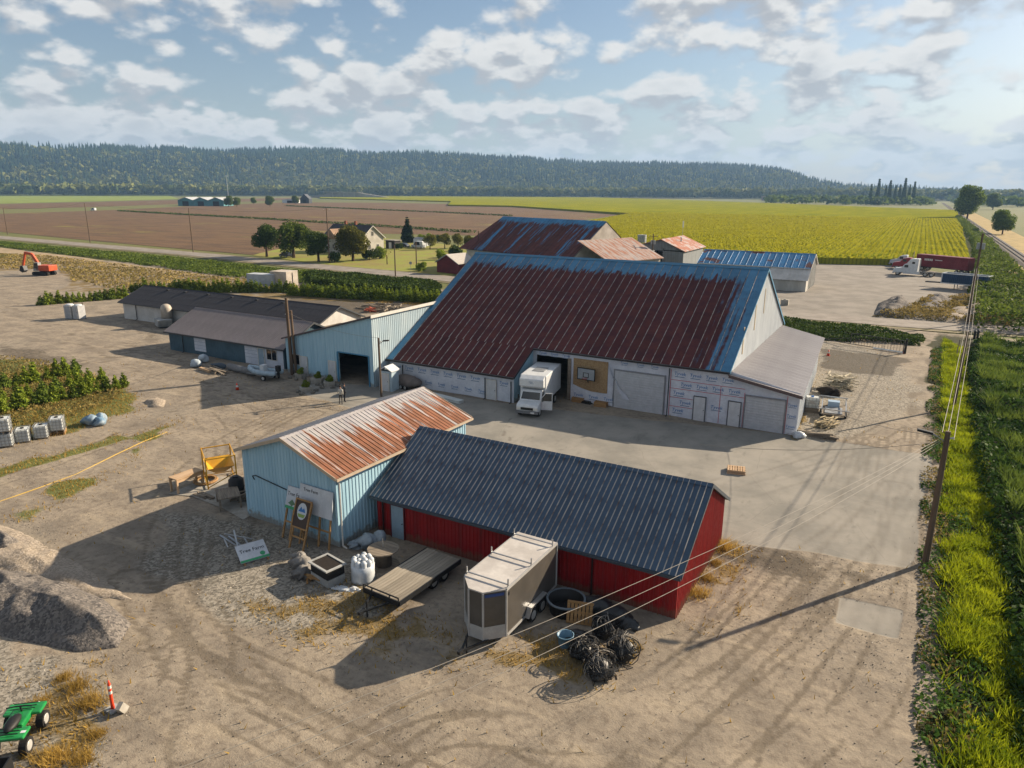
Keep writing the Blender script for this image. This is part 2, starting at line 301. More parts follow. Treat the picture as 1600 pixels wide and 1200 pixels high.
def yard_mat():
    t = NT('yard'); v = t.world()
    n1 = t.noise(v, .35, 6, .6); n2 = t.noise(v, 2.6, 6, .65); n3 = t.noise(v, 14, 5, .7)
    c = t.mix(t.ramp(n1, .32, .68), srgb('#978c7c'), srgb('#7c7367')); c = t.mix(t.ramp(n2, .42, .72, 0, .7), c, srgb('#665c52'))
    c = t.mix(t.ramp(t.noise(t.world((.5, 2.2, 1)), .5, 4, .6), .5, .72, 0, .5), c, srgb('#a89b86'))
    st = t.vor(v, 9, 'Color'); bwn = t.n('ShaderNodeRGBToBW'); t.l(st, bwn.inputs[0]); gcol = t.mix(t.ramp(bwn.outputs[0], .2, .8), srgb('#615e56'), srgb('#9a9489'))
    thr = lambda a, lo=.3, hi=.7, k=.55: t.ramp(t.math('ADD', t.attr(a), t.math('MULTIPLY', t.math('SUBTRACT', n2, .5), k)), lo, hi)
    c = t.mix(t.math('MULTIPLY', thr('gravel', .35, .9), .8), c, gcol)
    c = t.mix(t.ramp(n3, .62, .74, 0, .6), c, srgb('#554a3e')); c = t.mix(t.ramp(n3, .36, .27, 0, .5), c, srgb('#b8ad9a'))
    c = t.mix(t.math('MULTIPLY', thr('dark'), .75), c, srgb('#453f37'))
    c = t.mix(t.math('MULTIPLY', thr('trk', .25, .8, .5), .55), c, srgb('#5c5347'))
    ac = t.mix(t.ramp(t.noise(v, .25, 6, .65), .35, .68), srgb('#8f8b83'), srgb('#797771')); ac = t.mix(t.ramp(t.noise(t.world((1, .35, 1)), 1.1, 6, .7), .55, .75, 0, .55), ac, srgb('#605e58'))
    crk = t.n('ShaderNodeTexVoronoi'); crk.feature = 'DISTANCE_TO_EDGE'; crk.inputs['Scale'].default_value = .16; t.l(t.mix(.12, v, t.vor(v, .7)), crk.inputs['Vector'])
    ac = t.mix(t.ramp(crk.outputs['Distance'], .0025, .0, 0, .45), ac, srgb('#524c44'))
    ac = t.mix(t.math('MULTIPLY', t.attr('trk'), .3), ac, srgb('#565047'))
    c = t.mix(thr('asph', .35, .65, .18), c, ac)
    gr = t.mix(t.ramp(n3, .35, .65), srgb('#656f27'), srgb('#4c571b')); c = t.mix(t.math('MULTIPLY', thr('green'), .8), c, gr)
    dr = t.mix(t.ramp(n3, .35, .65), srgb('#7e6735'), srgb('#60522a')); c = t.mix(t.math('MULTIPLY', thr('dry'), .7), c, dr)
    c = t.mix(thr('verge'), c, t.mix(n2, srgb('#262713'), srgb('#34371a')))
    t.base(c); t.p.inputs['Roughness'].default_value = .93; t.p.inputs['Specular IOR Level'].default_value = .15
    h = t.math('ADD', t.math('MULTIPLY', n2, .5), t.math('ADD', t.math('MULTIPLY', n3, .35), t.math('MULTIPLY', bwn.outputs[0], .2)))
    h = t.math('MULTIPLY', h, t.ramp(t.attr('asph'), .2, .8, 1, .15)); t.bump(h, .8, .07); return t.mat
def yard_part(gx, gy, hole=None):
    XX, YY = np.meshgrid(gx, gy); PG = np.stack([XX.ravel(), YY.ravel()], 1); at, yz = yard_masks(PG); nx, ny = len(gx), len(gy); ii = np.arange(nx * ny).reshape(ny, nx)
    F = np.stack([ii[:-1, :-1], ii[:-1, 1:], ii[1:, 1:], ii[1:, :-1]], -1).reshape(-1, 4)
    if hole: c = PG[F].mean(1); F = F[~((c[:, 0] > hole[0]) & (c[:, 0] < hole[1]) & (c[:, 1] > hole[2]) & (c[:, 1] < hole[3]))]
    tag(put('yard', npmesh('yard', np.column_stack([PG, yz]), F, YM, at, True)), kind='structure'); return PG, at, yz, nx, ny
YM = yard_mat(); HOLE = (-47.0, 10.4, -56.0, 7.0)
PG, at_, yz, nx, ny = yard_part(-215 + .7 * np.arange(342), -56 + .7 * np.arange(162), HOLE)
yard_part(np.linspace(-47.0, 10.4, 262), np.linspace(-56.0, 7.0, 288))
m_as, m_green, m_dry, m_gravel = at_['asph'], at_['green'], at_['dry'], at_['gravel']
def yard_z(x, y):
    i = int(np.clip(round((x + 215) / .7), 0, nx - 1)); j = int(np.clip(round((y + 56) / .7), 0, ny - 1)); return float(yz[j * nx + i])
# ---- road, rear lot, fields
def strip(name, px, w, z, m):
    P = [Vector((*p, 0)) for p in gp(px)]; Q = []
    for a, b in zip(P[:-1], P[1:]):
        k = max(1, int((b - a).length / 6)); Q += [a.lerp(b, i / k) for i in range(k)]
    Q.append(P[-1]); vs = []; fs = []
    for i, p in enumerate(Q):
        d = (Q[min(i + 3, len(Q) - 1)] - Q[max(i - 3, 0)]).normalized(); n = Vector((-d.y, d.x, 0)); ws = w * (1 + .03 * math.sin(i * 1.7) + .02 * math.sin(i * .6))
        vs += [tuple(p + n * ws / 2 + UP * z), tuple(p - n * ws / 2 + UP * z)]
        if i: fs.append((2 * i - 2, 2 * i - 1, 2 * i + 1, 2 * i))
    me = bpy.data.meshes.new(name); me.from_pydata(vs, [], fs); me.materials.append(m); return tag(put(name, me), kind='structure')
ROAD = [(-500, 330), (-250, 349), (0, 371), (137, 383), (300, 397), (500, 417), (690, 435), (950, 462), (1200, 489), (1400, 505), (1600, 518), (2000, 545)]
strip('road_shoulder', ROAD, 10.5, .03, pm('shoulder', '#857a63', '#676340', sc=.6, rough=.95, world=True))
strip('road', ROAD, 7.2, .09, pm('road', '#8f8880', '#79726a', sc=.35, rough=.9, world=True, bump=.2, bsc=20))
MF_brown = pm('ploughed', '#65472f', '#563d2a', sc=.05, rough=.97, world=True, stretch=(1.6, .25, 1), bump=.6, bsc=1.3, bd=.4)
def brown_mat():
    t = NT('stubble'); v = t.world(); c = t.mix(t.ramp(t.noise(t.world((.35, 1.3, 1)), .12, 6, .65), .35, .68), srgb('#6b5339'), srgb('#544130'))
    c = t.mix(t.ramp(t.noise(t.world((.4, 1, 1)), .045, 5, .6), .58, .72, 0, .75), c, srgb('#7f7a34')); c = t.mix(t.ramp(t.noise(t.world((.25, 1.8, 1)), .35, 5, .7), .58, .74, 0, .6), c, srgb('#8c7350'))
    c = t.mix(t.ramp(t.noise(v, 1.2, 4, .7), .5, .8, 0, .6), c, srgb('#3c2b22')); t.base(c); t.p.inputs['Roughness'].default_value = .97
    t.bump(t.noise(v, .9, 5, .7), .9, .5); return t.mat
MB_brown = brown_mat()
sheet('ploughed_field', [(-500, 325), (-300, 341), (0, 362), (135, 375), (300, 390), (395, 398), (500, 374), (600, 365), (745, 368), (985, 333), (800, 321), (620, 317), (450, 316), (300, 322), (180, 328), (0, 334), (-300, 333), (-500, 330)][:], .02, MB_brown)
sheet('ploughed_field', [(-300, 327), (0, 327), (140, 323.5), (400, 314.5), (480, 311), (470, 309), (250, 313), (0, 319), (-300, 321)], .02, MB_brown)
MF_green = pm('meadow', '#7f8c33', '#6d7a2b', sc=.03, rough=.95, world=True, bump=.3, bsc=2)
sheet('meadow', [(-400, 317), (0, 318), (280, 311), (262, 304.5), (0, 304), (-400, 304)], .02, MF_green)
sheet('lawn', [(395, 399), (440, 404), (520, 415), (640, 426), (705, 432), (740, 400), (720, 384), (600, 372), (505, 378), (420, 391)], .012, pm('lawn', '#818733', '#847743', sc=.12, rough=.95, world=True, bump=.3, bsc=6))
sheet('gravel_lot', [(1196, 486), (1203, 470), (1185, 440), (1288, 409), (1395, 411), (1500, 432), (1532, 446), (1500, 498), (1440, 503), (1370, 500), (1280, 492)], .05, pm('rearlot', '#868078', '#706b64', sc=.25, rough=.95, world=True, bump=.5, bsc=8, bd=.05))
sheet('dirt_track', [(1525, 338), (1530, 337), (1640, 455), (1640, 520), (1590, 470), (1560, 400)], .01, pm('ballastside', '#987b49', '#806b40', sc=.3, rough=.95, world=True))
sheet('sand_bank', [(-300, 372), (0, 387), (120, 401), (240, 418), (335, 431), (300, 432), (160, 415), (0, 395), (-300, 382)], .06, pm('sand', '#aa967a', '#85775d', sc=.3, rough=.95, world=True))
rm_ = MB(); rm_.add([(29.8, 62, .015), (46, 62, .015), (52, 900, .015), (33.5, 900, .015)], [(0, 1, 2, 3)]); tag(rm_.build('rail_verge', pm('dry_verge', '#a58d57', '#84733f', sc=.25, rough=.95, world=True, bump=.5, bsc=4, bd=.1)), kind='structure')
# ---- railway
rail_mat = flat('rail_steel', (.22, .2, .19), .35, .8); tie_mat = pm('sleeper', '#5a4a3c', '#44382f', sc=2, rough=.9)
RX = 34.0
rw = thing('railway_track', 'straight railway track on dark ballast beside the corn field', 'railway', (RX, 100, 0))
b = MB(); b.add([(-2.6, -80, .02), (2.6, -80, .02), (1.7, -80, .45), (-1.7, -80, .45), (-2.6 + 4, 1500, .02), (2.6 + 4, 1500, .02), (1.7 + 4, 1500, .45), (-1.7 + 4, 1500, .45)], [(0, 4, 7, 3), (3, 7, 6, 2), (2, 6, 5, 1)])
b.build('ballast', pm('ballast', '#5b544d', '#463f3a', sc=3, rough=.95, world=True, bump=.5, bsc=20), rw)
for s in (-.75, .75):
    b = MB(); b.add([(s - .05, -80, .5), (s + .05, -80, .5), (s + .05, -80, .68), (s - .05, -80, .68), (s + 3.95, 1500, .5), (s + 4.05, 1500, .5), (s + 4.05, 1500, .68), (s + 3.95, 1500, .68)], [(0, 4, 7, 3), (3, 7, 6, 2), (2, 6, 5, 1)]); b.build('rail', rail_mat, rw)
tm = MB().bx(-1.25, 1.25, -.12, .12, .42, .53).mesh('sleeper', tie_mat)
for k in range(150): y = -20 + k * .75; put('sleeper', tm, rw, ((y + 80) / 1580 * 4, y, 0))
# ---------------------------------------------------------------- foliage builders
def quads(C, size, asp=.6, seed=1, droop=0., n_up=.0):
    r = np.random.default_rng(seed); n = len(C); a = r.normal(size=(n, 3)); a[:, 2] *= (1 - n_up); a /= np.linalg.norm(a, axis=1)[:, None]
    b_ = np.cross(a, r.normal(size=(n, 3))); b_ /= np.linalg.norm(b_, axis=1)[:, None] + 1e-9
    s = (np.asarray(size) * r.uniform(.6, 1.35, n))[:, None]
    V = np.stack([C - a * s - b_ * s * asp * .25, C - b_ * s * asp, C + a * s, C + b_ * s * asp], 1).reshape(-1, 3)
    F = np.arange(4 * n).reshape(n, 4); return V, F, np.repeat(r.random(n), 4)
def lobes_points(lobes, n, seed, shell=.55):
    r = np.random.default_rng(seed); L_ = np.array(lobes, float); w = L_[:, 3] ** 2 ; k = r.choice(len(L_), n, p=w / w.sum())
    d = r.normal(size=(n, 3)); d /= np.linalg.norm(d, axis=1)[:, None]; rad = shell + (1 - shell) * r.random(n) ** .6; rad *= r.uniform(.85, 1.12, n)
    sq = np.ones((n, 3)); sq[:, 2] = L_[k, 4] if L_.shape[1] > 4 else .85
    return L_[k, :3] + d * (L_[k, 3] * rad)[:, None] * sq
LM = dict(straw=leafmat('foliage_straw', '#5f5a30', '#94814f', .3),
    dark=leafmat('foliage_dark', '#2b3a1a', '#4f6228', .25), mid=leafmat('foliage_mid', '#3b5020', '#768638', .35), olive=leafmat('foliage_olive', '#4a4f22', '#7d7a36', .3),
    bright=leafmat('foliage_bright', '#4c6414', '#9aa21f', .45), cedar=leafmat('foliage_cedar', '#4b6322', '#94a03c', .4), conifer=leafmat('foliage_conifer', '#15251a', '#2c4029', .12),
    dry=leafmat('foliage_dry', '#8d7236', '#c2a257', .4), rust=leafmat('foliage_rust', '#6e3f1f', '#a8702f', .3), corn=leafmat('corn_leaf', '#5a661a', '#8f9424', .35, '#b0aa2c'), bramble=leafmat('foliage_bramble', '#253d1c', '#4f6b2c', .25))
bark = pm('bark', '#5b4a3a', '#3f3329', sc=4, rough=.95, stretch=(1, 1, .2))
CROWN = {}
def tree(key, lobes, n, leaf, mat, trunk, seed=1, limbs=5):       # cached meshes: crown of leaves + tapered trunk with limbs
    if key in CROWN: return CROWN[key]
    V, F, r = quads(lobes_points(lobes, n, seed), leaf, .65, seed); cm = npmesh('crown', V, F, LM[mat], dict(rnd=r))
    h, r0 = trunk; q = random.Random(seed); t = MB(); top = Vector((q.uniform(-.1, .1) * h * .2, q.uniform(-.1, .1) * h * .2, h))
    t.cyl((0, 0, -.1), top * .5, r0, r0 * .75, 7, False); t.cyl(top * .5, top, r0 * .75, r0 * .4, 7, False)
    for L_ in q.sample(lobes, min(limbs, len(lobes))):
        st = top * q.uniform(.45, .95); e = Vector(L_[:3]); t.cyl(st, st.lerp(e, .85), r0 * .38, r0 * .1, 5, False)
    CROWN[key] = (cm, t.mesh('trunk', bark)); return CROWN[key]
def plant_tree(key, name, label, loc, rz=0, s=1., group=None, cat='tree'):
    cm, tm_ = CROWN[key]; o = thing(name, label, cat, loc, rz, group); o.scale = (s, s, s) if isinstance(s, (int, float)) else s
    put('crown', cm, o); put('trunk', tm_, o); return o
def ball_lobes(w, h0, h1, k, seed, rr=.5):
    q = random.Random(seed); c = (h0 + h1) / 2; hh = (h1 - h0) / 2; L_ = []
    for i in range(k):
        a = q.uniform(0, 6.28); e = q.uniform(-.75, .85); rad = math.sqrt(max(0, 1 - e * e)) * w * (1 - rr * .8)
        L_.append((rad * math.cos(a), rad * math.sin(a), c + e * hh * (1 - rr * .5), w * rr * q.uniform(.75, 1.15), .85))
    return L_ + [(0, 0, c, w * .7, .85 * hh / w)]
def cone_lobes(h, r, k, seed):
    q = random.Random(seed); L_ = []
    for i in range(k):
        t = i / (k - 1); z = h * (.1 + .88 * t); rr = r * (1 - t) ** .8 + .05 * r; a = q.uniform(0, 6.28); L_.append((rr * .5 * math.cos(a), rr * .5 * math.sin(a), z, rr * .7, .75))
        L_.append((-rr * .5 * math.cos(a), -rr * .5 * math.sin(a), z, rr * .65, .7))
    return L_
tree('round', ball_lobes(3.5, .9, 8.2, 16, 2), 7000, .22, 'dark', (4.5, .38), 2)
tree('round2', ball_lobes(4.4, .9, 9.0, 18, 5), 8000, .24, 'mid', (4.8, .45), 5)
tree('olive', ball_lobes(3.9, .8, 9.0, 18, 8), 8000, .24, 'olive', (4.8, .4), 8)
tree('orchard', ball_lobes(2.3, 1.3, 4.6, 10, 12), 2600, .17, 'olive', (2.4, .2), 12)
tree('shrub', ball_lobes(1.5, .1, 2.7, 9, 14), 2200, .15, 'dark', (1.2, .12), 14)
tree('shrub2', ball_lobes(1.5, .1, 2.5, 9, 15), 2200, .15, 'cedar', (1.2, .12), 15)
tree('spruce', cone_lobes(10, 2.3, 12, 3), 6000, .22, 'conifer', (8, .25), 3, 0)
tree('cedar', cone_lobes(2.2, .62, 8, 4), 900, .11, 'cedar', (1.4, .05), 4, 0)
tree('cedar2', cone_lobes(2.0, .75, 7, 9), 900, .115, 'mid', (1.3, .05), 9, 0)
tree('poplar', [(0, 0, 3 + 2.0 * i, 2.4 - .15 * i, 1.1) for i in range(11)], 4200, .5, 'dark', (14, .45), 6, 3)
tree('bigfar', ball_lobes(12, 3, 28, 22, 21), 9000, .75, 'mid', (15, .9), 21)
tree('bare', [(.5, .3, 3.2, .7, .8), (-.6, .2, 3.0, .7, .8), (.1, -.6, 3.5, .6, .8)], 60, .12, 'olive', (2.4, .16), 31, 3)
# ---- hills with their forest
def hill_h(az, dist):                       # az: bearing in degrees to the left of the view axis is negative
    prof = np.interp(az, [-75, -36, -28, -20, -10, 0, 10, 15, 18, 20, 22, 24, 30, 45], [158, 158, 163, 168, 149, 133, 121, 106, 96, 86, 56, 28, 14, 6])
    return prof * sstep(dist, 2350, 3350) * (1 - .75 * sstep(dist, 3600, 5200))
az = np.linspace(-72, 44, 170); ds = np.concatenate([np.linspace(2250, 3700, 26), np.linspace(3900, 5400, 5)])
def pol(a, d): a = np.radians(a); return CAM.x + d * (np.sin(a) * RT.x + np.cos(a) * FW.x), CAM.y + d * (np.sin(a) * RT.y + np.cos(a) * FW.y)
A, D = np.meshgrid(az, ds); hx, hy = pol(A.ravel(), D.ravel()); P2 = np.stack([hx, hy], 1)
def hill_z(a, d, x, y): return hill_h(a, d) * (1 + (vnoise(np.stack([x, y], 1), 420, 8) - .5) * .34 + (vnoise(np.stack([x, y], 1), 150, 18) - .5) * .08) - 12 * (1 - sstep(d, 2250, 2420))
hz = hill_z(A.ravel(), D.ravel(), hx, hy)
i2 = np.arange(len(hx)).reshape(len(ds), len(az)); F = np.stack([i2[:-1, :-1], i2[:-1, 1:], i2[1:, 1:], i2[1:, :-1]], -1).reshape(-1, 4)
tag(put('hills', npmesh('hills', np.column_stack([hx, hy, hz]), F, pm('hill_floor', '#2c3a1e', '#39431f', sc=.01, rough=1, world=True), smooth=True)), kind='structure')
def conifers(x, y, z, h, r, seed):
    q = np.random.default_rng(seed); n = len(x); Vs = []; Fs = []; k = 6; base = 0; rn = []
    ang = np.arange(k) * 2 * np.pi / k
    for z0, z1, rr in ((.05, .55, 1.), (.32, .8, .72), (.6, 1.0, .42)):
        a = ang[None] + q.random(n)[:, None] * 6; jr = q.uniform(.75, 1.25, (n, k)) * (r * rr)[:, None]
        ring = np.stack([x[:, None] + jr * np.cos(a), y[:, None] + jr * np.sin(a), (z + h * z0)[:, None] + q.uniform(-.05, .03, (n, k)) * h[:, None]], -1)
        apex = np.stack([x, y, z + h * z1], -1)[:, None]; V = np.concatenate([ring, apex], 1).reshape(-1, 3)
        o = (np.arange(n) * (k + 1))[:, None, None] + base; f = np.stack([np.arange(k), (np.arange(k) + 1) % k, np.full(k, k)], -1)[None] + o
        Vs.append(V); Fs.append(f.reshape(-1, 3)); rn.append(np.repeat(q.random(n), k + 1)); base += len(V)
    return np.concatenate(Vs), np.concatenate(Fs), np.concatenate(rn)
def broad(x, y, z, h, r, seed):              # rounded uneven crowns built as puffs of small faces
    q = np.random.default_rng(seed); n = len(x); m = 26
    d = q.normal(size=(n, m, 3)); d /= np.linalg.norm(d, axis=2)[..., None]; d[..., 2] = np.abs(d[..., 2]) * 1.1 - .25
    C = np.stack([x, y, z + h * .5], -1)[:, None] + d * np.stack([r, r, h * .5], -1)[:, None] * q.uniform(.65, 1.05, (n, m, 1))
    V, F, rr = quads(C.reshape(-1, 3), np.repeat(r * .42, m), .8, seed + 1); tr = np.repeat(q.random(n), m * 4)
    return V, F, np.clip(.35 * rr + .65 * tr, 0, 1)
q = np.random.default_rng(3); n = 23000; a = q.uniform(-50, 32, n); d = 2500 + 1150 * q.random(n) ** .9; x, y = pol(a, d); z = hill_z(a, d, x, y); keep = q.random(n) < np.where(d < 2750, .35, 1.) * np.where(a > 21.5, .35, 1) * np.where(vnoise(np.stack([x, y], 1), 160, 44) > .74, .15, 1.)
a, d, x, y, z = a[keep], d[keep], x[keep], y[keep], z[keep]; h = q.uniform(15, 36, len(x)) * (.75 + .5 * vnoise(np.stack([x, y], 1), 110, 45)); V, F, r = conifers(x, y, z - 1, h, h * .2, 5); r = np.clip(r * .5 + .6 * np.tile(np.repeat(vnoise(np.stack([x, y], 1), 140, 46), 7), 3) - .05, 0, 1)
tag(put('forest', npmesh('forest', V, F, leafmat('far_conifer', '#101e17', '#2a3d2b', .1), dict(rnd=r))), 'dark conifer forest covering the long hill beyond the fields', 'forest', kind='stuff')
n = 8500; a = q.uniform(-50, 40, n); d = 2060 + 1150 * q.random(n) ** 1.6; x, y = pol(a, d); z = np.maximum(hill_z(a, d, x, y), 0); h = q.uniform(13, 28, n) * np.where(d < 2300, 1.15, 1.); V, F, r = broad(x, y, z - 2, h, h * .5, 9)
tag(put('woodland', npmesh('woodland', V, F, leafmat('far_broadleaf', '#33451f', '#777740', .2), dict(rnd=r))), 'band of olive green broadleaf woods along the foot of the hill', 'woods', kind='stuff')
n = 4200; a = q.uniform(19, 62, n); d = 1250 + 2900 * q.random(n) ** 1.2; x, y = pol(a, d); keep = (x < 20) | (x > 52); x, y = x[keep], y[keep]; h = q.uniform(7, 17, len(x)); V, F, r = broad(x, y, np.full(len(x), -2.), h, h * .55, 15)
tag(put('hedgerow_trees', npmesh('hedgerow_trees', V, F, LM['mid'], dict(rnd=r))), 'scattered low trees and hedgerows on the far hazy plain', 'woods', kind='stuff')
# ---- ripening corn: rows of plants, the near rows as single clumps of leaves, the far ones as a canopy
CORN = [(752, 376), (860, 356), (985, 333), (800, 321), (700, 319.5), (705, 314), (500, 309), (497, 304), (800, 305), (1000, 310), (1200, 317), (1497, 328), (1497, 334), (1517, 406), (1300, 402), (1140, 396), (1000, 400), (760, 383)]
def corn_mat():
    t = NT('corn_canopy'); v = t.world(); c = t.mix(t.ramp(t.noise(t.world((1.2, .3, 1)), .05, 5, .65), .3, .7), srgb('#989424'), srgb('#7f8224'))
    c = t.mix(t.ramp(t.noise(v, .9, 5, .7), .4, .75, 0, .7), c, srgb('#4d5a18')); w = t.n('ShaderNodeTexWave'); w.inputs['Scale'].default_value = .33; w.inputs['Distortion'].default_value = 1.2; t.l(v, w.inputs['Vector'])
    c = t.mix(t.ramp(w.outputs[1], .55, .95, 0, .45), c, srgb('#3f4a14')); t.base(c); t.p.inputs['Roughness'].default_value = 1; t.p.inputs['Specular IOR Level'].default_value = 0; t.bump(t.noise(v, .9, 5, .7), .6, .5); return t.mat
PC = gp(CORN, 1.9); nC = len(PC)
me = bpy.data.meshes.new('corn_canopy'); me.from_pydata([(p[0], p[1], 1.75) for p in PC] + [(p[0], p[1], -.1) for p in PC], [], [tuple(range(nC))] + [(i, (i + 1) % nC, nC + (i + 1) % nC, nC + i) for i in range(nC)]); me.materials.append(corn_mat())
tag(put('corn_canopy', me), 'wide ripening yellow corn crop filling the field behind the barns', 'corn', kind='stuff')
q = np.random.default_rng(5); xs = []; 
for k, xr in enumerate(np.arange(-330, 26, 1.55)):
    yy = np.concatenate([np.arange(150, 330, .75), np.arange(330, 520, 1.6)]); xs.append(np.stack([np.full(len(yy), xr) + q.normal(0, .12, len(yy)) , yy + q.uniform(-.3, .3, len(yy))], 1))
P = np.concatenate(xs); P = P[sdf(P, PC) < -.2]; n = len(P); hh = 2.35 + (vnoise(P, 9, 3) - .5) * .5 + q.normal(0, .12, n)
V = []; R_ = []; T_ = []
for j in range(2):
    a = q.uniform(0, 3.14, n); w = q.uniform(.28, .5, n) * np.where(P[:, 1] > 330, 1.7, 1.); dx = np.cos(a) * w; dy = np.sin(a) * w; jx = q.normal(0, .1, n)
    V.append(np.stack([np.stack([P[:, 0] - dx, P[:, 1] - dy, hh * .35], 1), np.stack([P[:, 0] + dx, P[:, 1] + dy, hh * .35], 1), np.stack([P[:, 0] + dx * .5 + jx, P[:, 1] + dy * .5, hh * (.85 + .1 * j)], 1), np.stack([P[:, 0] - dx * .25, P[:, 1] - dy * .25 + jx, hh], 1)], 1).reshape(-1, 3))
    R_.append(np.repeat(q.random(n), 4)); T_.append(np.tile([.2, .2, .9, 1.0], n))
V = np.concatenate(V)
tag(put('corn_rows', npmesh('corn_rows', V, np.arange(len(V)).reshape(-1, 4), LM['corn'], dict(rnd=np.concatenate(R_), tip=np.concatenate(T_)))), 'nearer rows of tasselled corn plants seen one row from another', 'corn', kind='stuff')
sheet('corn_strip', [(-400, 302), (0, 303), (255, 303), (260, 298.5), (0, 296.5), (-400, 294.5)], .03, pm('far_corn', '#8d8434', '#77802c', sc=.03, rough=.95, world=True), 'stuff', 'pale yellow strip of corn beyond the bright green meadow', 'corn')
# ---- grass, weeds, ditch growth
def scatter(poly, n, seed):
    r = np.random.default_rng(seed); lo = poly.min(0); hi = poly.max(0); P = r.uniform(lo, hi, (int(n * 2.2) + 10, 2)); P = P[sdf(P, poly) < 0]; return P[:n]
def blades(P, z, h, w, seed, lean=.35, cl=None):
    r = np.random.default_rng(seed); n = len(P); a = r.uniform(0, 6.28, n); hh = h * r.uniform(.55, 1.3, n); ww = w * r.uniform(.7, 1.4, n)
    l = r.normal(0, lean, (n, 2)) * hh[:, None]; b = np.stack([np.cos(a), np.sin(a)], 1) * ww[:, None]
    V = np.stack([np.column_stack([P - b, z]), np.column_stack([P + b, z]), np.column_stack([P + l, z + hh])], 1).reshape(-1, 3)
    return V, np.arange(3 * n).reshape(n, 3), np.repeat(r.random(n) if cl is None else cl, 3)
def yz_at(P):
    i = np.clip(np.round((P[:, 0] + 215) / .7).astype(int), 0, nx - 1); j = np.clip(np.round((P[:, 1] + 56) / .7).astype(int), 0, ny - 1); return yz[j * nx + i]
BANK = np.array([(9.6, -60), (12.6, -60), (13.0, -30), (13.0, 0), (13.3, 45), (11.6, 52), (11.0, 30), (10.6, 5), (10.0, -20)], float)
P = scatter(BANK, 95000, 1); f = vnoise(P, 1.3, 4); edge = sstep(P[:, 0] + (f - .5) * 1.8, 10.2, 11.4); keep = rng.random(len(P)) < .05 + .95 * edge * sstep(f + .35 * vnoise(P, .45, 14), .3, .62); P = P[keep]
V, F, r = blades(P, yz_at(P) - .03, .26 + .42 * vnoise(P, 1.0, 24), .042, 2, .5, np.clip(vnoise(P, .8, 6) * .8 + rng.random(len(P)) * .35, 0, 1))
tag(put('grass', npmesh('grass', V, F, LM['bright'], dict(rnd=r))), 'bright yellow green long grass on the bank beside the poles', 'grass', kind='stuff')
def bramble(name, label, poly, h, n, seed, mat='bramble', leaf=.16, kf=2.2):
    P = scatter(poly, n, seed); P = P[-sdf(P, poly) + (vnoise(P, max(kf * .8, 1.6), seed + 9) - .62) * (2.8 if kf < 1.8 else 1.6) + (vnoise(P, .5, seed + 8) - .5) * .7 > 0]; f = vnoise(P, kf, seed + 3); g = vnoise(P, kf * .4, seed + 5); ed = sstep(-sdf(P, poly), 0, min(h * .8, 1.1)); top = h * (.35 + .65 * f + .2 * (g - .5)) * (.25 + .75 * ed)
    zz = top * np.random.default_rng(seed).random(len(P)) ** .35; V, F, r = quads(np.column_stack([P, zz + np.minimum(yz_at(P), 0.02) * (P[:, 0] > -215)]), leaf, .7, seed, n_up=.2)
    return tag(put(name, npmesh(name, V, F, LM[mat], dict(rnd=np.clip(r * .6 + np.repeat(f, 4) * .5, 0, 1)))), label, 'brambles', kind='stuff')
bramble('bramble_thicket', 'tall dark bramble thicket along the ditch right of the grass bank', np.array([(12.0, -62), (25, -62), (27, 0), (27, 50), (15, 52), (12.6, 30), (12.2, 0)], float), 1.5, 80000, 21, leaf=.15, kf=3.2)
TP = np.array([(13.6, -62), (27, -62), (29, 0), (28, 50), (16, 52), (14.2, 30), (13.8, 0)], float); P = scatter(TP, 130000, 61); f = vnoise(P, 2.6, 62) * .6 + vnoise(P, 1.0, 63) * .4; P = P[f > .47]; V, F, r = blades(P, np.full(len(P), .25) + vnoise(P, 3.2, 24) * .9, .75, .045, 64, .5, np.clip(vnoise(P, 1.2, 65) * .9, 0, 1)); tag(put('ditch_grass', npmesh('ditch_grass', V, F, LM['mid'], dict(rnd=r))), 'rough mid green grass growing through the ditch brambles', 'grass', kind='stuff')
bramble('bank_creeper', 'low creeping leaves spread over the bank under the poles', np.array([(9.0, -58), (11.8, -58), (12.0, 45), (10.0, 45), (9.2, 0)], float), .38, 16000, 23, 'bramble', .085, 1.3)
bramble('dead_stalks', 'brown dead stalks tangled in the leaves on the bank', np.array([(9.0, -58), (11.2, -58), (11.4, 45), (10.0, 45), (9.2, 0)], float), .35, 9000, 43, 'straw', .08, 1.7)
bramble('ditch_growth', 'green ditch growth along the road behind the sheds', np.concatenate([gp([(-400, 365), (0, 378), (140, 391), (300, 406), (480, 425), (690, 445), (680, 462), (560, 455), (430, 440), (330, 430), (150, 404), (0, 386)])]), .7, 42000, 25, 'mid', .28, 6)
bramble('roadside_thicket', 'dark shrubs lining the ditch behind the long barn', gp([(470, 428), (560, 434), (690, 446), (690, 462), (590, 458), (480, 446)]), 1.6, 16000, 27, 'dark', .28, 5)
bramble('verge_shrubs', 'dark hedge between the lean-to and the road by the gate', np.array([(-14, 44), (-2, 42), (9, 45), (9.5, 52), (0, 54), (-14, 56)], float), 1.0, 14000, 29, 'dark', .16, 2.5)
bramble('railside_growth', 'scrubby growth between the pole line and the railway', np.array([(15.5, 62), (26, 62), (29, 120), (31, 260), (33, 600), (28, 600), (24, 260), (19, 150), (16, 100)], float), 3.6, 36000, 31, 'mid', .3, 5)
bramble('rubble_weeds', 'brown dried weeds overgrowing the rubble mound beside the road', np.array([(2, 66.5), (20, 66.5), (24, 82), (18, 100), (9, 92), (6, 78)], float), 1.3, 14000, 33, 'straw', .16, 2.)
bramble('lot_weeds', 'tall green weeds at the foot of the corn beyond the lot', gp([(1130, 403), (1290, 409), (1400, 414), (1392, 406), (1290, 401), (1140, 395)]), 2.2, 9000, 35, 'bright', .3, 4)
